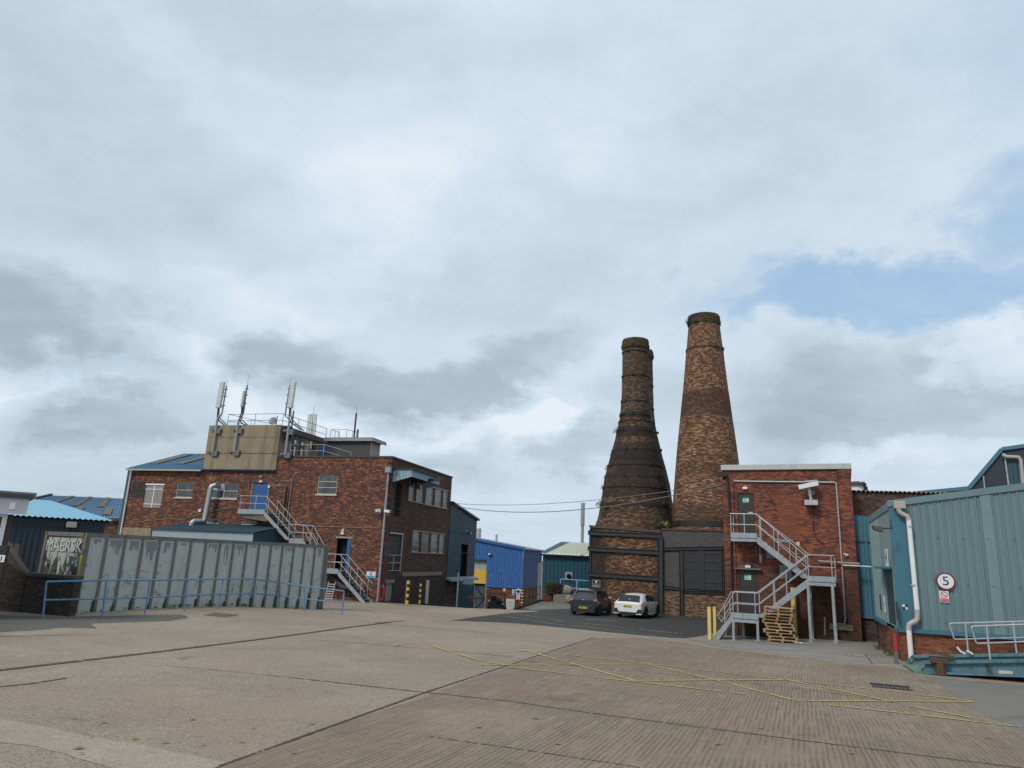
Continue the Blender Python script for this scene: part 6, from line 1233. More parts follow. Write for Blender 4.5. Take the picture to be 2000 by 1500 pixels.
# ------------------------------------------------------------ K: kilns and their base
K = Frame(6.25, 52.4, 25.3, gz(6, 46)-.05)
def KP(px, py, y=0.): x, z = K.L(px, py, y); return Vector((x, y, z))
kb = thing('kiln_building', 'sooty brick kiln base with black iron beams and a large dark shuttered opening', 'building', K)
k0 = K.L(1151.5, 1100)[0]; k1 = K.L(1290.6, 1100)[0]; k2 = K.L(1420, 1100)[0]
zL0 = K.L(1152, 1030)[1]; zL1 = K.L(1290, 1041)[1]; zR = K.L(1350, 1036.5)[1]
mb = MB(); mb.prism([(k0, 0, -1), (k1, 0, -1), (k1, 0, zL1), (k0, 0, zL0)], (0, 7, 0)); mb.build('brick_wall', M['brick_kiln_wall'], kb)
hx0, hx1 = K.L(1331.5, 1115)[0], K.L(1411, 1115)[0]; hz1 = K.L(1370, 1074)[1]; hz0 = K.L(1370, 1152)[1]; xm_ = K.L(1330.5, 1100)[0]; zlow = K.L(1360, 1155)[1]
mb = MB(); wall_faces(mb, FRONT(.06), k1+.002, k2+1.5, -1, zR, [[hx0, hx1, hz0, hz1]]); mb.face((k1, .06, zR), (k2+1.5, .06, zR), (k2+1.5, 7, zR), (k1, 7, zR)); mb.build('blue_brick_wall', M['brick_blue'], kb)
mb = MB(); mb.box(k1+.01, xm_-.1, .03, .058, -1, K.L(1310, 1152)[1]); mb.box(xm_+.1, k2+1.4, .03, .058, -1, zlow-.05); mb.build('buff_brickwork', M['brick_buff'], kb)
mb = MB(); mb.prism([(k0-.06, -.08, zL0), (k1+.05, -.08, zL1), (k1+.05, -.08, zL1+.16), (k0-.06, -.08, zL0+.16)], (0, .5, 0)); mb.box(k1+.06, k2+1.4, -.02, .4, zR, zR+.12); mb.build('coping', M['coping'], kb)
ib = M['iron']
def beam(p, q, w, d=.16, y=-.0, nm='iron_beam'):
    """web with two flanges"""
    p, q = Vector(p), Vector(q); dr = (q-p).normalized(); up_ = Vector((0, -1, 0)).cross(dr).normalized() if abs(dr.x) > .5 else Vector((1, 0, 0))
    mb = MB()
    for s0, s1, dd in ((-.5, -.38, d), (.38, .5, d), (-.38, .38, d*.45)):
        a, b = p+up_*w*s0, q+up_*w*s0; a2, b2 = p+up_*w*s1, q+up_*w*s1; mb.prism([a, b, b2, a2], (0, -dd, 0))
    return mb.build(nm, ib, kb)
yb_ = -.02
for (a, b, c_, d_) in ((1149, 1040.5, 1290.6, 1046.5), (1148.5, 1071.5, 1290.6, 1079.5), (1149, 1121, 1286, 1130)): beam(KP(a, b, yb_), KP(c_, d_, yb_), .30)
zb_ = -.6
beam((KP(1290.5, 1100, yb_).x, yb_-.02, zb_), (KP(1290.5, 1100, yb_).x, yb_-.02, K.L(1290, 1048)[1]), .34, .2); beam((KP(1152.8, 1100, yb_).x, yb_+.01, zb_), (KP(1152.8, 1100, yb_).x, yb_+.01, zL0-.1), .16, .1)
beam((xm_, .05, zb_), (xm_, .05, hz1+.1), .26, .18); beam((KP(1413, 1120).x-.02, .05, zlow-.1), (KP(1413, 1120).x-.02, .05, hz1+.1), .12, .12)
beam(KP(1293, 1072, .04), KP(1414, 1070, .04), .2, .14); beam(KP(1295, 1146, .04), KP(1330, 1150, .04), .2, .14); beam(KP(1331, 1155, .04), KP(1414, 1158, .04), .14, .14)
for (a, b) in ((hx0+.06, (hx0+hx1)/2-.06), ((hx0+hx1)/2+.06, hx1-.05)):
    mb = MB(); n = 9; w = (b-a)/n
    for i in range(n): mb.box(a+i*w+.008, a+(i+1)*w-.008, .0, .05, hz0+.02, hz1-.02)
    mb.box(a, b, .03, .045, hz0+.02, hz1-.02); ob = mb.build('shutter', M['charcoal'], kb)
    mb = MB()
    for k in (.03, .2, .52, .72, .92): z = hz0+(hz1-hz0)*k; mb.box(a, b, -.03, -.001, z-.05, z+.05)
    mb.box(a, a+.1, -.035, -.0305, hz0, hz1); mb.box(b-.1, b, -.035, -.0305, hz0, hz1); mb.build('batten', M['iron'], ob)
mb = MB(); mb.box((hx0+hx1)/2-.055, (hx0+hx1)/2+.055, -.04, .04, hz0, hz1); mb.build('mullion', ib, kb)
t, a, b, c_, d_ = sign('site_sign', 'small black sign with white emblem on the kiln base above the grey car', K, 1156.5, 1132, 1172.5, 1147.5, -.05, M['black'], [(.12, .88, .1, .3, M['boards_grey']), (.15, .85, .4, .5, M['boards_grey']), (.42, .62, .62, .9, M['sign_white'])], border=M['boards_grey'])
def kiln(name, label, rows, Y, mats, cap, bands, seg=44, apx=None):
    """rows: (py, left px, right px) down the outline; built round one vertical axis at depth Y"""
    mid = [(r_[1]+r_[2])/2 for r_ in rows]; c = at(mid[len(mid)//2] if apx is None else apx[0], rows[len(mid)//2][0] if apx is None else apx[1], Y); ax = Vector((c.x, Y, 0))
    az_ = math.atan2(c.x, Y); Fr = Frame(c.x, Y, -0, 0); prof = []
    Fk = Frame(c.x, Y, math.degrees(az_), 0)          # plane facing the viewer
    pp = []
    for (py, l, r_) in rows:
        x0, z0 = Fk.L(l, py, 0); x1, z1 = Fk.L(r_, py, 0); pp.append(((x1-x0)/2, (z0+z1)/2))
    zb = pp[-1][1]; t = thing(name, label, 'kiln', None, (c.x, Y, zb)); return t, pp, zb
def kiln_build(t, pp, zb, splits, mats, capn, bandz, cap_mat='moss_cap', wall_t=.3):
    prof = [(r_, z-zb) for r_, z in pp][::-1]       # bottom to top
    def rad(z):
        for (r0_, z0), (r1_, z1) in zip(prof, prof[1:]):
            if z0 <= z <= z1: return r0_+(r1_-r0_)*(z-z0)/max(1e-6, z1-z0)
        return prof[-1][0] if z > prof[-1][1] else prof[0][0]
    zs = [prof[0][1]]+splits+[prof[-1][1]]
    for i, (a, b) in enumerate(zip(zs, zs[1:])):
        ss = sorted({a, b}|{z for _, z in prof if a < z < b}|{a+(b-a)*k/10 for k in range(1, 10)}); mb = MB(); mb.lathe([(rad(z)+.012*math.sin(z*3.1), z) for z in ss], 48, cap=False)
        mb.build('stack' if i else 'hovel', M[mats[i]], t, smooth=True)
    zt_ = prof[-1][1]; rt = prof[-1][0]; mb = MB(); h = capn
    mb.lathe([(rt-.02, zt_-h*.25), (rt+.09, zt_-.02), (rt+.13, zt_+h*.3), (rt+.07, zt_+h*.36), (rt+.06, zt_+h*.8), (rt-.0, zt_+h), (rt-.3, zt_+h), (rt-.32, zt_-.8)], 40, cap=False, jit=.012); mb.build('cap', M[cap_mat], t)
    for z, w in bandz:
        mb = MB(); mb.lathe([(rad(z-w/2)+.005, z-w/2), (rad(z)+.055, z-w/2), (rad(z)+.055, z+w/2), (rad(z+w/2)+.005, z+w/2)], 48, cap=False); mb.build('iron_band', M['iron_band'], t)
        for k in range(3): a = random.uniform(3.4, 6.2); mb = MB(); q = Vector((math.cos(a), math.sin(a), 0))*(rad(z)+.09); mb.box(q.x-.07, q.x+.07, q.y-.07, q.y+.07, z-.09, z+.09); mb.build('band_clamp', M['iron_band'], t)
    return rad, zt_
def zrow(Y, px, py): return at(px, py, Y).z
def krad(rows): pass
YL_ = 56.4
rowsL = [(682, 1213.5, 1263.5), (750, 1213, 1265.5), (787, 1212.3, 1267), (819, 1209.5, 1271), (853, 1202.5, 1279), (888, 1193.5, 1288), (915, 1185.5, 1295.5), (939, 1179.5, 1301), (968, 1174.5, 1305), (997, 1169.5, 1309), (1016, 1163.5, 1311.5), (1030, 1156, 1314), (1052, 1150, 1320)]
tL, ppL, zbL = kiln('bottle_kiln', 'shorter dark bottle shaped kiln chimney with many iron bands, at front left', rowsL, YL_, None, None, None)
def bz(rows, zb, Y, pys, w=.12): return [(zrow(Y, 1238, p)-zb, ww) for p, ww in pys]
radL, ztL = kiln_build(tL, ppL, zbL, [zrow(YL_, 1238, 812)-zbL, zrow(YL_, 1238, 905)-zbL], ['brick_kiln_hovel', 'brick_kiln_dark', 'brick_kiln_neck'], .75, bz(rowsL, zbL, YL_, [(690, .12), (737, .1), (787, .1), (812, .2), (826, .12), (843, .14), (882, .08), (912, .12), (934, .22), (955, .12), (989, .24)]))
YK_ = 53.6
rowsK = [(636, 1346.5, 1407), (688, 1341.5, 1414.5), (760, 1334.5, 1423.5), (821, 1328, 1431.5), (888, 1321, 1440.5), (960, 1314.8, 1450), (1000, 1312, 1455), (1032, 1311, 1457), (1055, 1310, 1458)]
tK, ppK, zbK = kiln('kiln_chimney', 'tallest brick kiln chimney, tapering, behind the brick stair block', rowsK, YK_, None, None, None)
radK, ztK = kiln_build(tK, ppK, zbK, [], ['brick_kiln_tall'], .75, [(zrow(YK_, 1380, p)-zbK, w) for p, w in ((636, .1), (686, .12), (1026, .42))])
YM_ = 63.5
rowsM = [(r_[0]*1.0, r_[1], r_[2]) for r_ in rowsL]
k_s = YL_/YM_
def shift(py): return 1100+(py-1100)*.955
rowsM = [(shift(py), 1251+(l-1240)*.93, 1251+(r_-1240)*.93) for py, l, r_ in rowsL]
tM, ppM, zbM = kiln('bottle_kiln', 'third bottle kiln chimney almost hidden behind the shorter dark one', rowsM, YM_, None, None, None)
radM, ztM = kiln_build(tM, ppM, zbM, [zrow(YM_, 1250, 825)-zbM], ['brick_kiln_dark', 'brick_kiln_neck'], .75, [(zrow(YM_, 1250, p)-zbM, w) for p, w in ((755, .1), (800, .1), (845, .12), (880, .12))])
mb = MB(); mb.box(k0+1, k2, 6.9, 18, -1, zR-.6); mb.build('rear_wall', M['brick_dark'], kb)
# weeds growing out of the brickwork
def onk(px, py, Y): return at(px, py, Y)
WD = 'weeds rooted in the kiln brickwork'
plant('weed', 'bushy weed hanging over the left rim of the tallest chimney', onk(1351, 625, YK_-.3), .42, 220, .07, (1.3, 1, 1), group=WD); plant('weed', 'small twiggy weed sticking out left of the tallest chimney rim', onk(1343, 630, YK_-.2), .2, 60, .07, (1.2, 1, .8), group=WD)
plant('weed', 'green weed low on the left edge of the shorter kiln above its widest band', onk(1176, 985, YL_-1.6), .42, 180, .07, (1.3, 1, .7), group=WD)
plant('weed', 'weed with yellow flowers in the gap between the two front kilns', onk(1297, 1026, YL_-3.0), .4, 200, .07, (1.2, 1, .9), group=WD)
mb = MB(); leaves(mb, onk(1299, 1023, YL_-3.2), .25, 40, .05); mb.build('flowers', M['flower_yellow'], label='yellow flower heads of the weed between the front kilns', cat='flowers')
plant('weed', 'dark creeping weed on the sloping shoulder beside the yellow flowered one', onk(1281, 1017, YL_-3.0), .5, 170, .06, (1.3, 1, .8), group=WD)
plant('weed', 'twiggy weed on the left shoulder of the shorter kiln', onk(1203, 842, YL_-.3), .3, 70, .06, (1, 1, 1), group=WD); plant('weed', 'tiny weed on the left flank of the shorter kiln at mid height', onk(1194, 888, YL_-.3), .22, 60, .05, (.8, 1, 1.2), group=WD)
plant('weed', 'tiny weed on the left flank of the shorter kiln below its middle', onk(1185, 914, YL_-.3), .22, 60, .05, (.8, 1, 1.3), group=WD); plant('weed', 'tiny weed on the left flank of the shorter kiln above its widest band', onk(1177, 952, YL_-.3), .22, 60, .05, (.8, 1, 1.3), group=WD)
# ------------------------------------------------------------ cars
def car(label, p, az, prm):
    c = prm; W2 = c['w']/2; Ln = c['l']; t = thing('parked_car', label, 'car', None, tuple(p), 'cars parked nose in at the kilns', rotz=-R(az))
    # local: y forward from the tail, x right, z up
    def sec(y, zb, zbelt, zroof, wf, rf):
        w = W2*wf; r_ = W2*rf
        h = [(0, zb), (w*.80, zb), (w*.95, zb+.10), (w*1.0, zb+(zbelt-zb)*.45), (w*.985, zbelt-.10), (w*.945, zbelt)]
        if zroof-zbelt > .06: h += [(w*.945-(w*.945-r_)*.5, zbelt+(zroof-zbelt)*.52), (r_, zroof-.07), (r_*.82, zroof-.012), (0, zroof+.012)]
        else: h += [(w*.90, zbelt+.01), (w*.78, zbelt+.03), (w*.5, zbelt+.045), (0, zbelt+.05)]
        return [(x, y, z) for x, z in h]+[(-x, y, z) for x, z in h[-2:0:-1]]
    mb = MB(); st = c['st']; rows_ = [sec(*s_) for s_ in st]; n = len(rows_[0])
    for r_ in rows_: mb.v += [Vector(v) for v in r_]
    for i in range(len(rows_)-1):
        for j in range(n): mb.f.append([i*n+j, i*n+(j+1) % n, (i+1)*n+(j+1) % n, (i+1)*n+j]); mb.m.append(0)
    mb.f.append(list(range(n))); mb.m.append(0); mb.f.append([(len(rows_)-1)*n+j for j in range(n-1, -1, -1)]); mb.m.append(0)
    # wheel arches cut as dark half discs set into the flanks
    body = mb.build('body', M[c['paint']], t, smooth=True, sub=1)
    G_ = M['glass_car']
    def quad(name, pts, mat, par=t, th=.012):
        pts = [Vector(q) for q in pts]; nr = (pts[1]-pts[0]).cross(pts[-1]-pts[0]).normalized(); mb = MB(); mb.prism(pts, nr*th); return mb.build(name, mat, par, bevel=.004)
    quad('rear_window', c['rg'], G_)
    for s_ in (1, -1):
        for k, pl_ in enumerate(c['sg']):
            pts = [(s_*(q[2]+.012), q[0], q[1]) for q in pl_]; quad('side_window', pts if s_ > 0 else pts[::-1], G_)
        for pts in c['lamp']:
            pp_ = [(s_*x, y, z) for x, y, z in pts]; o = quad('tail_light', pp_ if s_ > 0 else pp_[::-1], M['lamp_red'], th=.03)
            cx_ = sum(q[0] for q in pp_)/4; cy_ = min(q[1] for q in pp_); cz_ = sum(q[2] for q in pp_)/4; mb = MB(); mb.box(cx_-.03, cx_+.05, cy_-.05, cy_-.034, cz_-.02, cz_+.03); mb.build('lens', M['lamp_white'], o)
        mb = MB(); mx = s_*(W2*.97); mb.hexa([(mx, c['mir'], .92), (mx+s_*.2, c['mir']+.02, .94), (mx+s_*.18, c['mir']+.12, .94), (mx, c['mir']+.1, .92), (mx, c['mir'], 1.05), (mx+s_*.19, c['mir']+.02, 1.06), (mx+s_*.17, c['mir']+.12, 1.05), (mx, c['mir']+.1, 1.04)]); mb.build('wing_mirror', M[c['mirp']], t, bevel=.02)
        for k, wy in enumerate(c['wy']):
            x = s_*(W2-.13); mb = MB(); mb.tube([(x-s_*.10, wy, c['wr']), (x-s_*.09, wy, c['wr']), (x+s_*.105, wy, c['wr']), (x+s_*.115, wy, c['wr'])], [c['wr']*.9, c['wr'], c['wr'], c['wr']*.88], 24); ob = mb.build('wheel', M['rubber'], t, smooth=True)
            mb = MB(); mb.disc((x+s_*.118, wy, c['wr']), (1, 0, 0), c['wr']*.64, .012, 20); mb.build('rim', M['black'], ob); mb = MB()
            for q in range(5): a = q*1.2566+.3; mb.bar((x+s_*.127, wy, c['wr']), (x+s_*.127, wy+math.cos(a)*c['wr']*.62, c['wr']+math.sin(a)*c['wr']*.62), .05, .012, (1, 0, 0))
            mb.build('spoke', M[c['rim']], ob)
            mb = MB(); ra = c['wr']*1.17; pts = [(s_*(W2+.004), wy+ra*math.cos(a*math.pi/14), c['wr']+ra*math.sin(a*math.pi/14)) for a in range(15)]; pts += [(s_*(W2+.004), wy-ra, .16), (s_*(W2+.004), wy+ra, .16)]
            mb.prism(pts, (-s_*.03, 0, 0)); mb.build('wheel_arch', M['void'], t)
        mb = MB(); mb.box(s_*(W2-.02), s_*(W2+.012), c['wy'][0]+.42, c['wy'][1]-.42, .2, .3); mb.build('sill', M[c['sill']], t)
        mb = MB(); yd = c['door']
        for y_ in yd: mb.box(s_*(W2+.002), s_*(W2-.01), y_-.006, y_+.006, .32, .92)
        mb.build('door_gap', M['black'], t); mb = MB(); mb.box(s_*(W2+.001), s_*(W2+.03), yd[1]+.12, yd[1]+.3, .80, .83); mb.build('door_handle', M[c['paint']], t)
    mb = MB(); w = .26; mb.box(-w, w, c['py']-.02, c['py'], c['pz']-.055, c['pz']+.055); ob = mb.build('number_plate', M['plate_yellow'], t)
    mb = MB()
    for k in range(7):
        if k == 4: continue
        x = -.21+k*.064; mb.box(x, x+.038, c['py']-.026, c['py']-.021, c['pz']-.034, c['pz']+.034)
    mb.build('plate_characters', M['steel_dark'], ob)
    for nm, pts, mt in c['extra']: quad(nm, pts, M[mt], th=.02)
    return t
# small dark MPV-like hatchback
stG = [(0.0, .34, .86, .90, .90, .7), (.06, .24, .90, .95, .965, .72), (.20, .20, .95, 1.18, .99, .74), (.42, .19, .98, 1.46, 1.0, .72), (.75, .19, .97, 1.535, 1.0, .73), (1.5, .19, .95, 1.56, 1.0, .74), (2.3, .19, .93, 1.53, 1.0, .72), (2.75, .19, .93, 1.40, 1.0, .70), (3.35, .19, .95, .99, 1.0, .66), (3.7, .19, .90, .90, .97, .6), (4.05, .22, .78, .78, .9, .5), (4.2, .30, .62, .62, .78, .4)]
cG = dict(w=1.76, l=4.2, paint='car_grey', mirp='pipe_grey', rim='alloy', sill='black', st=stG, wy=(.72, 3.35), wr=.32, mir=2.85, door=(1.15, 1.95, 2.95), py=-.012, pz=.46,
          rg=[(-.60, .16, 1.0), (.60, .16, 1.0), (.56, .36, 1.36), (.50, .42, 1.45), (-.50, .42, 1.45), (-.56, .36, 1.36)],
          sg=[[(.62, 1.02, .80), (1.28, .99, .82), (1.28, 1.43, .70), (.75, 1.43, .69)], [(1.34, .99, .82), (2.12, .98, .82), (2.12, 1.44, .70), (1.34, 1.44, .70)], [(2.18, .98, .82), (3.10, .99, .82), (2.62, 1.38, .71), (2.18, 1.42, .70)]],
          lamp=[[(.60, .04, .80), (.86, .14, .80), (.84, .17, 1.0), (.64, .12, 1.0)]],
          extra=[('bumper_lower', [(-.72, -.02, .2), (.72, -.02, .2), (.74, -.02, .33), (-.74, -.02, .33)], 'black'), ('badge', [(-.06, .02, .84), (.06, .02, .84), (.05, .025, .93), (-.05, .025, .93)], 'alloy'), ('bumper_crease', [(-.62, -.005, .57), (.62, -.005, .57), (.62, .0, .60), (-.62, .0, .60)], 'car_grey')])
stW = [(0.0, .36, .80, .84, .90, .7), (.07, .26, .86, .90, .965, .70), (.22, .20, .93, .99, .99, .68), (.55, .18, .97, 1.20, 1.0, .66), (1.05, .17, .96, 1.38, 1.0, .66), (1.7, .17, .93, 1.43, 1.0, .68), (2.4, .17, .90, 1.40, 1.0, .67), (2.9, .17, .89, 1.20, 1.0, .64), (3.35, .17, .90, .96, 1.0, .6), (3.8, .17, .84, .84, .97, .6), (4.25, .20, .70, .70, .9, .5), (4.5, .30, .55, .55, .74, .4)]
cW = dict(w=1.82, l=4.5, paint='car_white', mirp='black', rim='black', sill='car_white', st=stW, wy=(.85, 3.6), wr=.34, mir=2.85, door=(1.3, 2.1, 3.05), py=-.015, pz=.70,
          rg=[(-.70, .18, .955), (.70, .18, .955), (.56, .72, 1.27), (.50, .80, 1.31), (-.50, .80, 1.31), (-.56, .72, 1.27)],
          sg=[[(1.15, .98, .84), (2.05, .96, .84), (2.05, 1.33, .68), (1.55, 1.33, .68), (1.3, 1.25, .71)], [(2.11, .96, .84), (3.15, .95, .84), (2.6, 1.28, .68), (2.11, 1.33, .68)]],
          lamp=[[(.56, .03, .70), (.86, .10, .72), (.90, .25, .93), (.66, .12, .90)]],
          extra=[('diffuser', [(-.60, -.03, .2), (.60, -.03, .2), (.66, -.03, .36), (-.66, -.03, .36)], 'black'), ('bumper_vent', [(.55, -.02, .36), (.66, -.02, .30), (.86, .0, .34), (.86, .02, .52), (.66, -.01, .56)], 'black'), ('bumper_vent', [(-.66, -.01, .56), (-.86, .02, .52), (-.86, .0, .34), (-.66, -.02, .30), (-.55, -.02, .36)], 'black'),
                 ('spoiler', [(-.66, .16, .945), (.66, .16, .945), (.70, .2, .97), (-.70, .2, .97)], 'black'), ('bumper_lip', [(.52, -.04, .24), (.88, -.02, .24), (.88, -.02, .29), (.60, -.04, .29)], 'car_white'), ('bumper_lip', [(-.60, -.04, .29), (-.88, -.02, .29), (-.88, -.02, .24), (-.52, -.04, .24)], 'car_white')])
def carpos(pl, pr, w, az):
    a, b = G(*pl), G(*pr); m = (a+b)/2; return m
g1 = at(1138.5, 1201, 44.6); g1.z = gz(g1.x, g1.y)
car('dark grey hatchback with yellow plate parked left of the white car', g1, 22, cG)
g2 = at(1225.5, 1207, 44.6); g2.z = gz(g2.x, g2.y)
car('white hatchback with black rear window parked right of the dark grey car', g2, 27, cW)
# ------------------------------------------------------------ T: teal shed at right
T = Frame(13.55, 25.2, 21.)
def TP(px, py, y=0.): x, z = T.L(px, py, y); return Vector((x, y, z))
def TS(px, py, x=0.): y, z = T.Sd(px, py, x); return Vector((x, y, z))
tl = thing('teal_metal_shed', 'large pale teal ribbed metal shed on a brick plinth at the right edge', 'shed', T, (2, .5, 0))
zc0 = (TP(1773, 1226.7).z+TP(1960, 1242).z)/2; z00 = TP(1743, 981.7).z; p1 = TP(2000, 947); slp = (p1.z-z00)/p1.x; XE = p1.x+4.5
topT = lambda u: z00+slp*u
mb = MB(); ribbed(mb, FRONT(0), .5, XE, lambda u: zc0, lambda u: topT(u)-.12, .245, .035, .6); mb.build('front_cladding', M['teal_panel'], tl)
mb = MB(); nr_ = round((XE-.5)/.245)
for i in range(0, nr_, 3):
    x = .5+(XE-.5)*(i+.8)/nr_
    for z in (zc0+.25, zc0+(z00-zc0)*.36, zc0+(z00-zc0)*.72): mb.box(x-.018, x+.018, -.056, -.041, z-.018, z+.018)
mb.build('fixings', M['steel_dark'], tl)
for xw_ in (1938.,): x = TP(xw_, 1100).x; mb = MB(); mb.box(x-.16, x+.16, -.05, -.042, zc0, topT(x)-.14); mb.build('faded_sheet', M['teal_faded'], tl)
mb = MB(); mb.box(0., .5, -.045, .0, zc0, z00-.05); mb.build('corner_flashing', M['teal_blue'], tl)
far = TS(1697, 1015); YE = far.y; zfar = TS(1697, 1010).z
zpb = lambda y: z00+(zfar-z00)*(y/YE)
dp0, dp1 = TS(1726, 1115), TS(1744, 1216); dy1, dy0 = TS(1728, 1160).y, TS(1746, 1160).y; dz1 = TS(1735, 1112).z; dzb = zc0-.02
zcl = TS(1712, 1204.5).z
mb = MB(); wall_faces(mb, LEFTS(0), .02, YE, zc0, z00, [[dy0, dy1, zc0-.0, dz1]], depth=.1, top=lambda y: zpb(y)); mb.build('side_cladding', M['teal_pale'], tl)
mb = MB(); ribbed(mb, LEFTS(-.004), dy1+.1, YE, lambda y: zc0+.05, lambda y: zpb(y)-.25, .13, .008, .5); mb.build('side_ribs', M['teal_pale'], tl)
mb = MB(); mb.box(.08, .14, dy0, dy1, zc0-.0, dz1); mb.build('door', M['teal_dark'], tl, label='recessed dark teal side door')
mb = MB(); mb.box(-.28, 0, dy0-.1, dy1+.15, dz1+.02, dz1+.09); mb.build('door_canopy', M['teal_blue'], tl)
mb = MB(); mb.box(-.06, .5, -.09, -.045, zc0-.12, zc0+.02); mb.box(.5, XE, -.09, .0, zc0-.12, zc0+.02); mb.box(-.08, -.0, -.09, dy0-.02, zc0-.12, zc0+.02); mb.box(-.08, 0, dy1+.02, YE, zc0-.12, zc0+.02); mb.build('base_flashing', M['teal_blue'], tl)
mb = MB(); mb.prism([(-.04, -.08, z00-.16), (XE, -.08, topT(XE)-.16), (XE, -.08, topT(XE)+.06), (-.04, -.08, z00+.06)], (0, .07, 0)); mb.prism([(-.04, -.01, z00-.25), (-.04, YE, zfar-.25), (-.04, YE, zfar), (-.04, -.01, z00+.0)], (.03, 0, 0)); mb.build('eave_flashing', M['teal_panel'], tl)
mb = MB(); mb.face((0, 0, z00), (XE, 0, topT(XE)), (XE, 14, topT(XE)), (0, YE, zfar)); mb.face((0, YE, -1), (0, YE, zfar), (XE, 14, topT(XE)), (XE, 14, -1)); mb.face((XE, 0, -1), (XE, 14, -1), (XE, 14, topT(XE)), (XE, 0, topT(XE))); mb.build('roof', M['navy2'], tl)
mb = MB(); wall_faces(mb, FRONT(.04), .04, XE, -1.5, zc0-.1, []); wall_faces(mb, LEFTS(.04), .04, YE, -1.5, zc0-.1, []); mb.build('brick_plinth', M['brick_plinth'], tl)
# downpipe
mb = MB(); b0 = TP(1755, 986, -.16); mb.box(b0.x-.16, b0.x+.2, -.34, -.09, b0.z-.14, b0.z+.12); mb.build('hopper', M['pipe_grey'], tl, bevel=.02)
mb = MB(); q = [TP(1754, 992, -.25), TP(1757, 1000, -.25), TP(1764, 1005, -.25), TP(1772, 1008, -.25), TP(1774.5, 1016, -.25)]; mb.tube(q, .085, 12); mb.build('pipe_bend', M['pipe_grey'], tl, smooth=True)
mb = MB(); q = [TP(1774.7, 1015, -.25), TP(1792, 1198, -.25)]; mb.tube(q, .08, 14); mb.build('downpipe', M['plastic_white'], tl, smooth=True)
mb = MB(); q = [TP(1791.5, 1192, -.25), TP(1792, 1207, -.25), TP(1789, 1213, -.25), TP(1781, 1216, -.27), TP(1775.5, 1220, -.28), TP(1775, 1230, -.28)]; mb.tube(q, .088, 12); mb.build('pipe_bend', M['pipe_grey'], tl, smooth=True)
mb = MB(); e = TP(1775, 1230, -.28); mb.tube([e, Vector((e.x, e.y, T.g(e.x, e.y)-.3))], .08, 14); mb.build('downpipe', M['plastic_white'], tl, smooth=True)
mb = MB()
for a, b in ((1777, 1029), (1784.5, 1143), (1791, 1192), (1779, 1270)): p = TP(a, b, -.25); mb.tube([p-Vector((0, 0, .03)), p+Vector((0, 0, .03))], .092, 12)
mb.build('pipe_clip', M['pipe_grey'], tl)
# checker target, panels, notices
p, q = TP(1762, 1180.5, -.05), TP(1773.5, 1190.5, -.05); t = thing('checkered_target', 'small black and white checkered survey target on the blue shed corner', 'marker', T, p); mx, mz = (p.x+q.x)/2, (p.z+q.z)/2
mb = MB(); mb.box(p.x, q.x, -.058, -.05, q.z, p.z); mb.build('plate', M['sign_white'], t)
for (a, b, c_, d_) in ((mx, q.x, mz, p.z), (p.x, mx, q.z, mz)): mb = MB(); mb.box(a, b, -.064, -.0585, c_, d_); mb.build('black_square', M['black'], t)
def tsign(cx, cy, w, h):
    p = TP(cx, cy, -.07); return p
p = TP(1847, 1135.5, -.07); r_ = .29; t = thing('speed_limit_sign', 'round white sign with red rim reading 5 on the teal shed', 'sign', T, p)
mb = MB(); mb.disc(p, (0, 1, 0), r_, .02, 36); mb.build('rim', M['sign_darkred'], t); mb = MB(); mb.disc(p-Vector((0, .013, 0)), (0, 1, 0), r_*.83, .01, 36); mb.build('face', M['sign_white'], t)
text_mesh('numeral', '5', .42, M['black'], t, Matrix.Translation(p+Vector((0, -.02, 0))) @ FACE_Y, .004, 1.1)
cu_ = t.children[-1]
mb = MB(); mb.box(p.x-.2, p.x+.2, -.06, -.042, p.z-r_-.03, p.z-r_+.03); mb.build('mount', M['steel_dark'], t)
p = TP(1844, 1165.5, -.05); t = thing('no_smoking_sign', 'small white and red prohibition notice below the speed sign', 'sign', T, p); w, h = .14, .19
mb = MB(); mb.box(p.x-w, p.x+w, -.06, -.045, p.z-h, p.z+h); mb.build('panel', M['sign_white'], t); mb = MB(); mb.box(p.x-w+.015, p.x+w-.015, -.066, -.0605, p.z-h+.015, p.z-h+.13); mb.build('red_band', M['sign_red'], t)
mb = MB(); cc = p+Vector((0, -.0125, .065)); mb.tube([cc+Vector((.098*math.cos(a*.3142), 0, .098*math.sin(a*.3142))) for a in range(21)], .011, 5, False); mb.tube([cc+Vector((-.07, 0, .07)), cc+Vector((.07, 0, -.07))], .011, 5); mb.build('ring', M['sign_red'], t)
mb = MB(); mb.bar(cc+Vector((-.06, .004, -.01)), cc+Vector((.06, .004, -.01)), .008, .022, (0, 1, 0)); mb.build('cigarette', M['black'], t)
mb = MB(); mb.box(p.x-w+.03, p.x+w-.03, -.069, -.0665, p.z-h+.085, p.z-h+.10); mb.box(p.x-w+.03, p.x+w-.03, -.069, -.0665, p.z-h+.045, p.z-h+.06); mb.build('text_lines', M['sign_pink'], t)
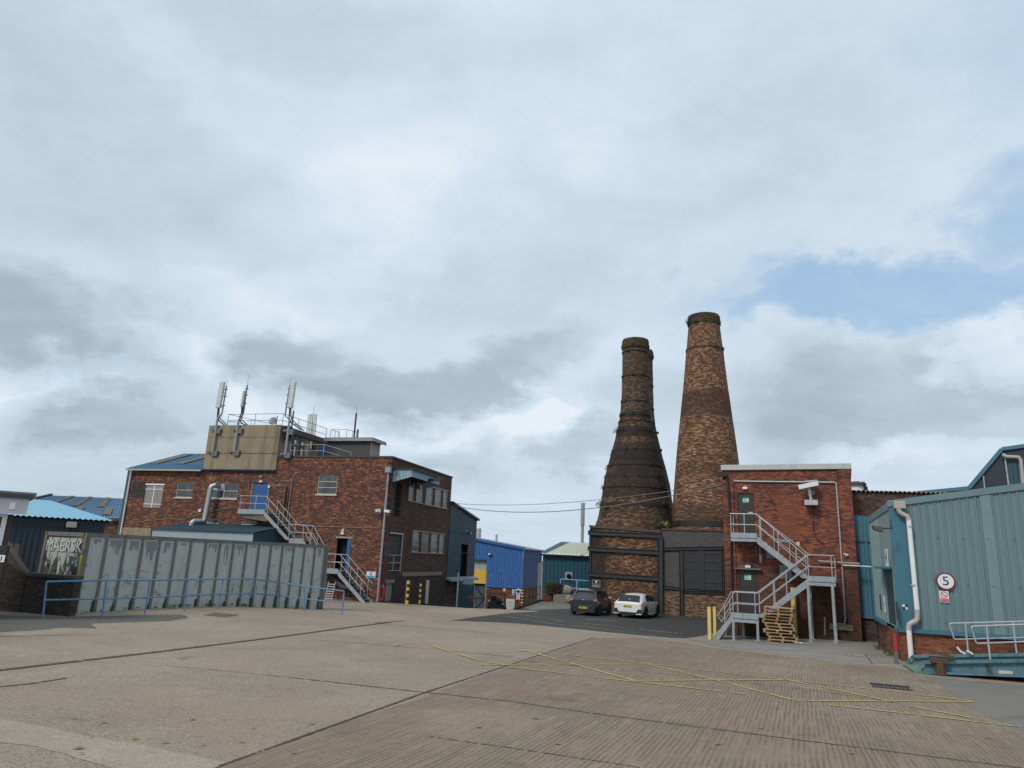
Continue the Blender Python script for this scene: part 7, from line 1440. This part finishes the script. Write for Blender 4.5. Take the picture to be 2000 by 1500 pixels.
# things on the side face
p = TS(1716, 1032, -.45); t = thing('floodlight', 'black twin floodlight on the pale side wall of the teal shed', 'light', T, p)
mb = MB(); mb.hexa([p+Vector(v) for v in ((-.15, -.25, -.05), (.1, -.25, -.12), (.1, .2, -.12), (-.15, .2, -.05), (-.2, -.22, .08), (.08, -.22, .05), (.08, .2, .05), (-.2, .2, .08))]); mb.build('lamp_head', M['steel_dark'], t); mb = MB(); mb.tube([p+Vector((.08, 0, 0)), (0, p.y, p.z+.02)], .03, 6); mb.tube([(-.06, p.y, p.z), (-.06, p.y, p.z+.3)], .025, 6); mb.build('bracket', M['steel_dark'], t)
p = TS(1731, 1090, -.03); t = thing('number_sign', 'white number sign reading 4 above the side door of the teal shed', 'sign', T, p); mb = MB(); mb.box(-.03, -.012, p.y-.35, p.y+.35, p.z-.33, p.z+.33); mb.build('panel', M['sign_white'], t)
text_mesh('numeral', '4', .62, M['black'], t, Matrix.Translation(p+Vector((-.006, 0, .02))) @ Matrix.Rotation(R(-90), 4, 'Z') @ FACE_Y, .003, 1.2)
p = TS(1727.5, 1180, -.02); t = thing('notice', 'blue and white notice left of the side door of the teal shed', 'sign', T, p); mb = MB(); mb.box(-.03, -.012, p.y-.17, p.y+.17, p.z-.3, p.z+.3); mb.build('panel', M['sign_white'], t); mb = MB(); mb.box(-.036, -.031, p.y-.15, p.y+.15, p.z-.1, p.z+.1); mb.build('band', M['rail_pale'], t)
p = TS(1720.5, 1176, -.02); mb = MB(); mb.box(-.05, -.01, p.y-.1, p.y+.1, p.z-.3, p.z+.3); mb.build('side_panel', M['teal_dark'], tl); p = TS(1753, 1193, -.02); mb = MB(); mb.box(-.05, -.01, p.y-.12, p.y+.12, p.z-.3, p.z+.3); mb.build('side_panel', M['teal_dark'], tl)
# red post by the corner
x_, y_ = -.25, .25; p = TS(1752, 1290, -.3); g_ = T.g(-.3, p.y); pt = TS(1746.5, 1236, -.3); t = thing('red_post', 'slim red protection post at the corner of the teal shed plinth', 'post', T, (-.3, p.y, g_))
mb = MB(); mb.box(-.36, -.27, p.y-.045, p.y+.045, g_+.36, pt.z); mb.build('post', M['red'], t); mb = MB(); mb.box(-.365, -.265, p.y-.05, p.y+.05, g_-.2, g_+.36); mb.build('base', M['galv_dark'], t)
# blue ribbed link wall between the brick block and the teal shed
La = B.M @ Vector((bx1, .7, 0)); lx1 = (T.I @ La); Lf = Frame(La.x-.3, La.y, 25.3)
lw = thing('link_wall', 'narrow blue ribbed wall between the brick block and the teal shed', 'wall', Lf, (1.5, 0, 0)); b0_ = Lf.L(1690, 1203)[1]; t0_, t1_ = Lf.L(1667, 1004)[1], Lf.L(1696, 1012)[1]; LE = 4.2
mb = MB(); ribbed(mb, FRONT(0), 0, LE, lambda u: b0_, lambda u: t0_+(t1_-t0_)*u/1.6 if u < 1.7 else t0_+(t1_-t0_)*1.05, .42, .05, .5); mb.build('cladding', M['teal_blue'], lw)
mb = MB(); mb.box(0, LE, .03, .3, -1.5, b0_-.02); mb.build('brick_plinth', M['brick_dark'], lw); mb = MB(); mb.box(0, LE, -.1, 0, b0_-.1, b0_+.0); mb.build('base_flashing', M['teal_blue'], lw); mb = MB(); mb.box(0, LE, -.05, -.03, b0_+3.4, b0_+3.45); mb.build('cable', M['cable'], lw)
# long brown brick wall behind with scalloped sheet roof edge
Hb = Frame(16.9, 40.5, 12, -1.4); hx0_, hzz0 = Hb.L(1655, 957.5); hx1_, hzz1 = Hb.L(1870, 964); zm = (hzz0+hzz1)/2
hw = thing('rear_brick_building', 'long dark brown brick building with wavy sheet roof edge behind the teal shed', 'building', Hb, (hx1_/2, 3, 0))
mb = MB(); wall_faces(mb, FRONT(0), hx0_-3, hx1_+8, -.5, zm-.08, []); mb.face((hx0_-3, 0, zm-.08), (hx1_+8, 0, zm-.08), (hx1_+8, 8, zm-.08), (hx0_-3, 8, zm-.08)); mb.build('wall', M['brick_side'], hw)
mb = MB(); sheet3(mb, (hx0_-3, -.15, zm-.02), (hx1_+8, -.15, zm-.02), (hx1_+8, 5, zm+.25), (hx0_-3, 5, zm+.25), 70, .12); mb.build('roof', M['boards_brown'], hw)
# drum on a roof behind
p = at(1672, 947, 46); t = thing('rooftop_drum', 'round white and black rooftop unit just right of the brick block roof', 'tank', None, tuple(p-Vector((0, 0, .6)))); mb = MB(); mb.lathe([(.45, -.2), (.45, .55)], 20); mb.build('drum', M['plastic_white'], t, smooth=True)
mb = MB(); mb.lathe([(.62, .55), (.62, .68), (.2, .82)], 20); mb.tube([(-.4, 0, .7), (.55, 0, .8), (.62, 0, .4), (.68, 0, -.6)], .05, 6); mb.box(.05, .6, -.3, .3, -.3, .5); mb.build('hood', M['steel_dark'], t)
# navy gabled building far right
Nf = Frame(at(1893, 955, 44).x, 44, 37, -1.4); n = lambda px, py: Vector((Nf.L(px, py)[0], 0, Nf.L(px, py)[1])); P5 = [n(1822, 961), n(1893, 955), n(1957, 879), n(2012, 871)]
nv = thing('navy_gabled_building', 'tall navy blue gabled metal building behind the teal shed at far right', 'building', Nf, (3, 3, 0)); xe_ = P5[3].x+9
mb = MB(); mb.prism([(P5[1].x, 0, -1), (xe_, 0, -1), (xe_, 0, P5[3].z+.3), tuple(P5[3]), tuple(P5[2]), tuple(P5[1])], (0, 14, 0)); mb.build('cladding', M['navy'], nv)
mb = MB(); a = P5[0]; mb.prism([(a.x-2, .3, -1), (P5[1].x, .3, -1), (P5[1].x, .3, P5[1].z-.05), (a.x-2, .3, a.z-.2)], (0, 10, 0)); mb.build('side_wing', M['navy'], nv)
mb = MB()
for a, b in ((Vector((P5[0].x-2, 0, P5[0].z-.2)), P5[1]), (P5[1], P5[2]), (P5[2], P5[3]), (P5[3], Vector((xe_, 0, P5[3].z+.3)))): mb.bar(a+Vector((0, .1, .05)), b+Vector((0, .1, .05)), .5, .22)
mb.build('roof_edge', M['teal_blue'], nv)
a, b = n(1964, 893), n(1990, 952); mb = MB(); ribbed(mb, FRONT(-.02), a.x, b.x+1.2, lambda u: b.z-2, lambda u: P5[2].z-.5, .5, .04); mb.build('light_panel', M['navy2'], nv)
mb = MB(); mb.tube([n(1958, 889)+Vector((0, -.3, 0)), n(1966, 893)+Vector((0, -.3, 0)), n(1990, 894)+Vector((0, -.3, 0)), n(1994, 900)+Vector((0, -.3, 0)), n(1997, 960)+Vector((0, -.3, -2))], .11, 10); mb.build('downpipe', M['pipe_grey'], nv, smooth=True)
mb = MB(); p, q = n(1963, 895), n(1971, 950); mb.tube([p+Vector((0, -.1, 0)), q+Vector((0, -.1, -1))], .05, 6); p, q = n(1921, 930), n(1923, 950); mb.tube([p+Vector((0, -.1, 0)), q+Vector((0, -.1, -1))], .04, 6); mb.build('trim', M['galv'], nv)
# dock ramp
gT = G(1783.6, 1314); r0 = T.loc(gT); gF = T.loc(G(1763.4, 1300.5)); 
dk_ = thing('loading_ramp', 'worn blue green steel loading ramp with handrails in front of the teal shed', 'ramp', T, (r0.x+3, r0.y, T.g(r0.x+3, r0.y)))
def ramp_beam(yy, tip, tl_, tr, br, name):
    pt_, a, b, c_ = TP(*tip, yy), TP(*tl_, yy), TP(*tr, yy), TP(*br, yy)
    e = (b-a); L2 = 4.; b2 = b+e.normalized()*L2; c2 = c_+(c_-pt_).normalized()*L2
    h = Vector((0, 0, .09)); mb = MB(); mb.prism([pt_, c2, b2, a], (0, .10, 0)); ob = mb.build(name, M['ramp_blue'], dk_)
    mb = MB(); mb.prism([a+Vector((0, -.12, -.05)), b2+Vector((0, -.12, -.05)), b2+Vector((0, -.12, .03)), a+Vector((0, -.12, .03))], (0, .118, 0)); mb.prism([pt_+Vector((.05, -.12, 0)), c2+Vector((0, -.12, 0)), c2+Vector((0, -.12, .07)), pt_+Vector((.1, -.12, .07))], (0, .118, 0)); mb.build('flange', M['ramp_blue'], dk_)
    mb = MB(); mb.prism([pt_+Vector((0, -.01, .01)), pt_+Vector((.1, -.01, -.0)), a+Vector((.12, -.01, -.03)), a+Vector((.02, -.01, -.02))], (0, -.03, 0)); mb.build('tip_edge', M['ramp_green'], dk_); return pt_, a, b2, c2
yN = r0.y; yFb = min(gF.y, -.35) if gF.y > yN else yN+1.4
N1 = ramp_beam(yN, (1783.6, 1314), (1803.7, 1292), (2000, 1289.5), (2000, 1322), 'near_beam'); F1 = ramp_beam(yFb, (1763.4, 1300.5), (1781, 1281), (2000, 1277.5), (2000, 1305), 'far_beam')
mb = MB(); a, b, c_, d_ = N1[0]+Vector((0, .1, .03)), F1[0]+Vector((0, 0, .03)), F1[3]+Vector((0, 0, .1)), N1[3]+Vector((0, .1, .1)); mb.hexa([a, d_, c_, b, a+Vector((0, 0, .03)), d_+Vector((0, 0, .03)), c_+Vector((0, 0, .03)), b+Vector((0, 0, .03))]); mb.build('deck', M['ramp_green'], dk_)
mb = MB()
for k in range(3): x = TP(1951+k*50, 1310, yN).x; z = TP(1951, 1314, yN).z; mb.box(x-.02, x+.32, yN-.014, yN-.002, z-.03, z+.07)
mb.build('stencil_panel', M['frame_cream'], dk_)
mb = MB(); p = TP(1833, 1300, yN); mb.tube([(p.x, yN-.2, T.g(p.x, yN)+0), (p.x, yN-.2, p.z+.2)], .13, 10); mb.box(p.x-.22, p.x+.2, yN-.32, yN+.05, p.z+.1, p.z+.24); mb.build('jack_post', M['rust'], dk_)
mb = MB(); a, b = TP(1812, 1270, yN-.1), TP(1862, 1284, yN-.1); mb.bar(a, b, .3, .07); mb.build('rusty_plank', M['rust'], frame=T, label='rusty plank with a yellow end lying across the ramp tips', cat='plank')
def ramp_rail(yy, top, low, posts, name):
    tL, tR = TP(*top[0], yy), TP(*top[1], yy); bL, bR = TP(*low[0], yy), TP(*low[1], yy); d1_ = (tR-tL).normalized()*4; d2_ = (bR-bL).normalized()*4
    mb = MB(); mb.tube([bR+d2_, bL+Vector((.04, 0, 0)), bL+Vector((0, 0, .04)), tL-Vector((0, 0, .03)), tL+Vector((.04, 0, 0)), tR+d1_], .024, 8); mb.build('handrail', M['galv'], dk_, smooth=True)
    for (a, b) in posts: p, q = TP(*a, yy), TP(*b, yy); mb = MB(); mb.tube([Vector(((p.x+q.x)/2, yy, q.z-.1)), Vector(((p.x+q.x)/2, yy, p.z))], .026, 8); mb.build('rail_post', M['galv'], dk_)
ramp_rail(yFb+.02, ((1854, 1217.5), (2000, 1213.5)), ((1863, 1248.5), (2000, 1245)), [((1881, 1216.5), (1895.4, 1275)), ((1975, 1214), (1989, 1276))], 'rail'); ramp_rail(yN+.05, ((1897, 1223), (2000, 1219.5)), ((1906, 1256.5), (2000, 1253)), [((1922, 1221), (1939, 1291))], 'rail')
for k, (a, b, c_) in enumerate((((1869, 1264), (1877, 1273), (1886, 1277)), ((1888, 1271), (1894, 1274), (1900, 1278)))): mb = MB(); mb.tube([TP(*q, yFb-.1) for q in (a, b, c_)], .03, 5); mb.build('plastic_strip', M['plastic_white'], label=('long', 'short')[k]+' white plastic strip caught on the ramp edge below the rails', cat='strip', frame=T)

# ------------------------------------------------------------ weeds along the feet of the walls
mb = MB()
def weed_line(p, q, n, f=None, w=.12):
    for _ in range(n):
        k = random.random(); c = Vector(p).lerp(Vector(q), k)
        if random.random() < .6: continue
        c.z = gz(c.x, c.y)+.02; leaves(mb, c+Vector((random.uniform(-w, w), random.uniform(-w, w), .05)), random.uniform(.05, .16), random.randint(6, 16), .035, e=(1, 1, .6))
weed_line(B.M @ Vector((1.5, -.2, 0)), B.M @ Vector((bx1, -.2, 0)), 70); weed_line(T.M @ Vector((-.1, 1, 0)), T.M @ Vector((-.1, YE, 0)), 40)
weed_line(Cn.M @ Vector((0, -.15, 0)), Cn.M @ Vector((CL, -.15, 0)), 80); weed_line(K.M @ Vector((k1, -.1, 0)), K.M @ Vector((k2, -.1, 0)), 30)
weed_line(A.M @ Vector((.3, .5, 0)), A.M @ Vector((.3, 9, 0)), 30)
mb.build('ground_weeds', M['leaf'], kind='stuff', label='low weeds and moss growing along the feet of the walls', cat='weeds')
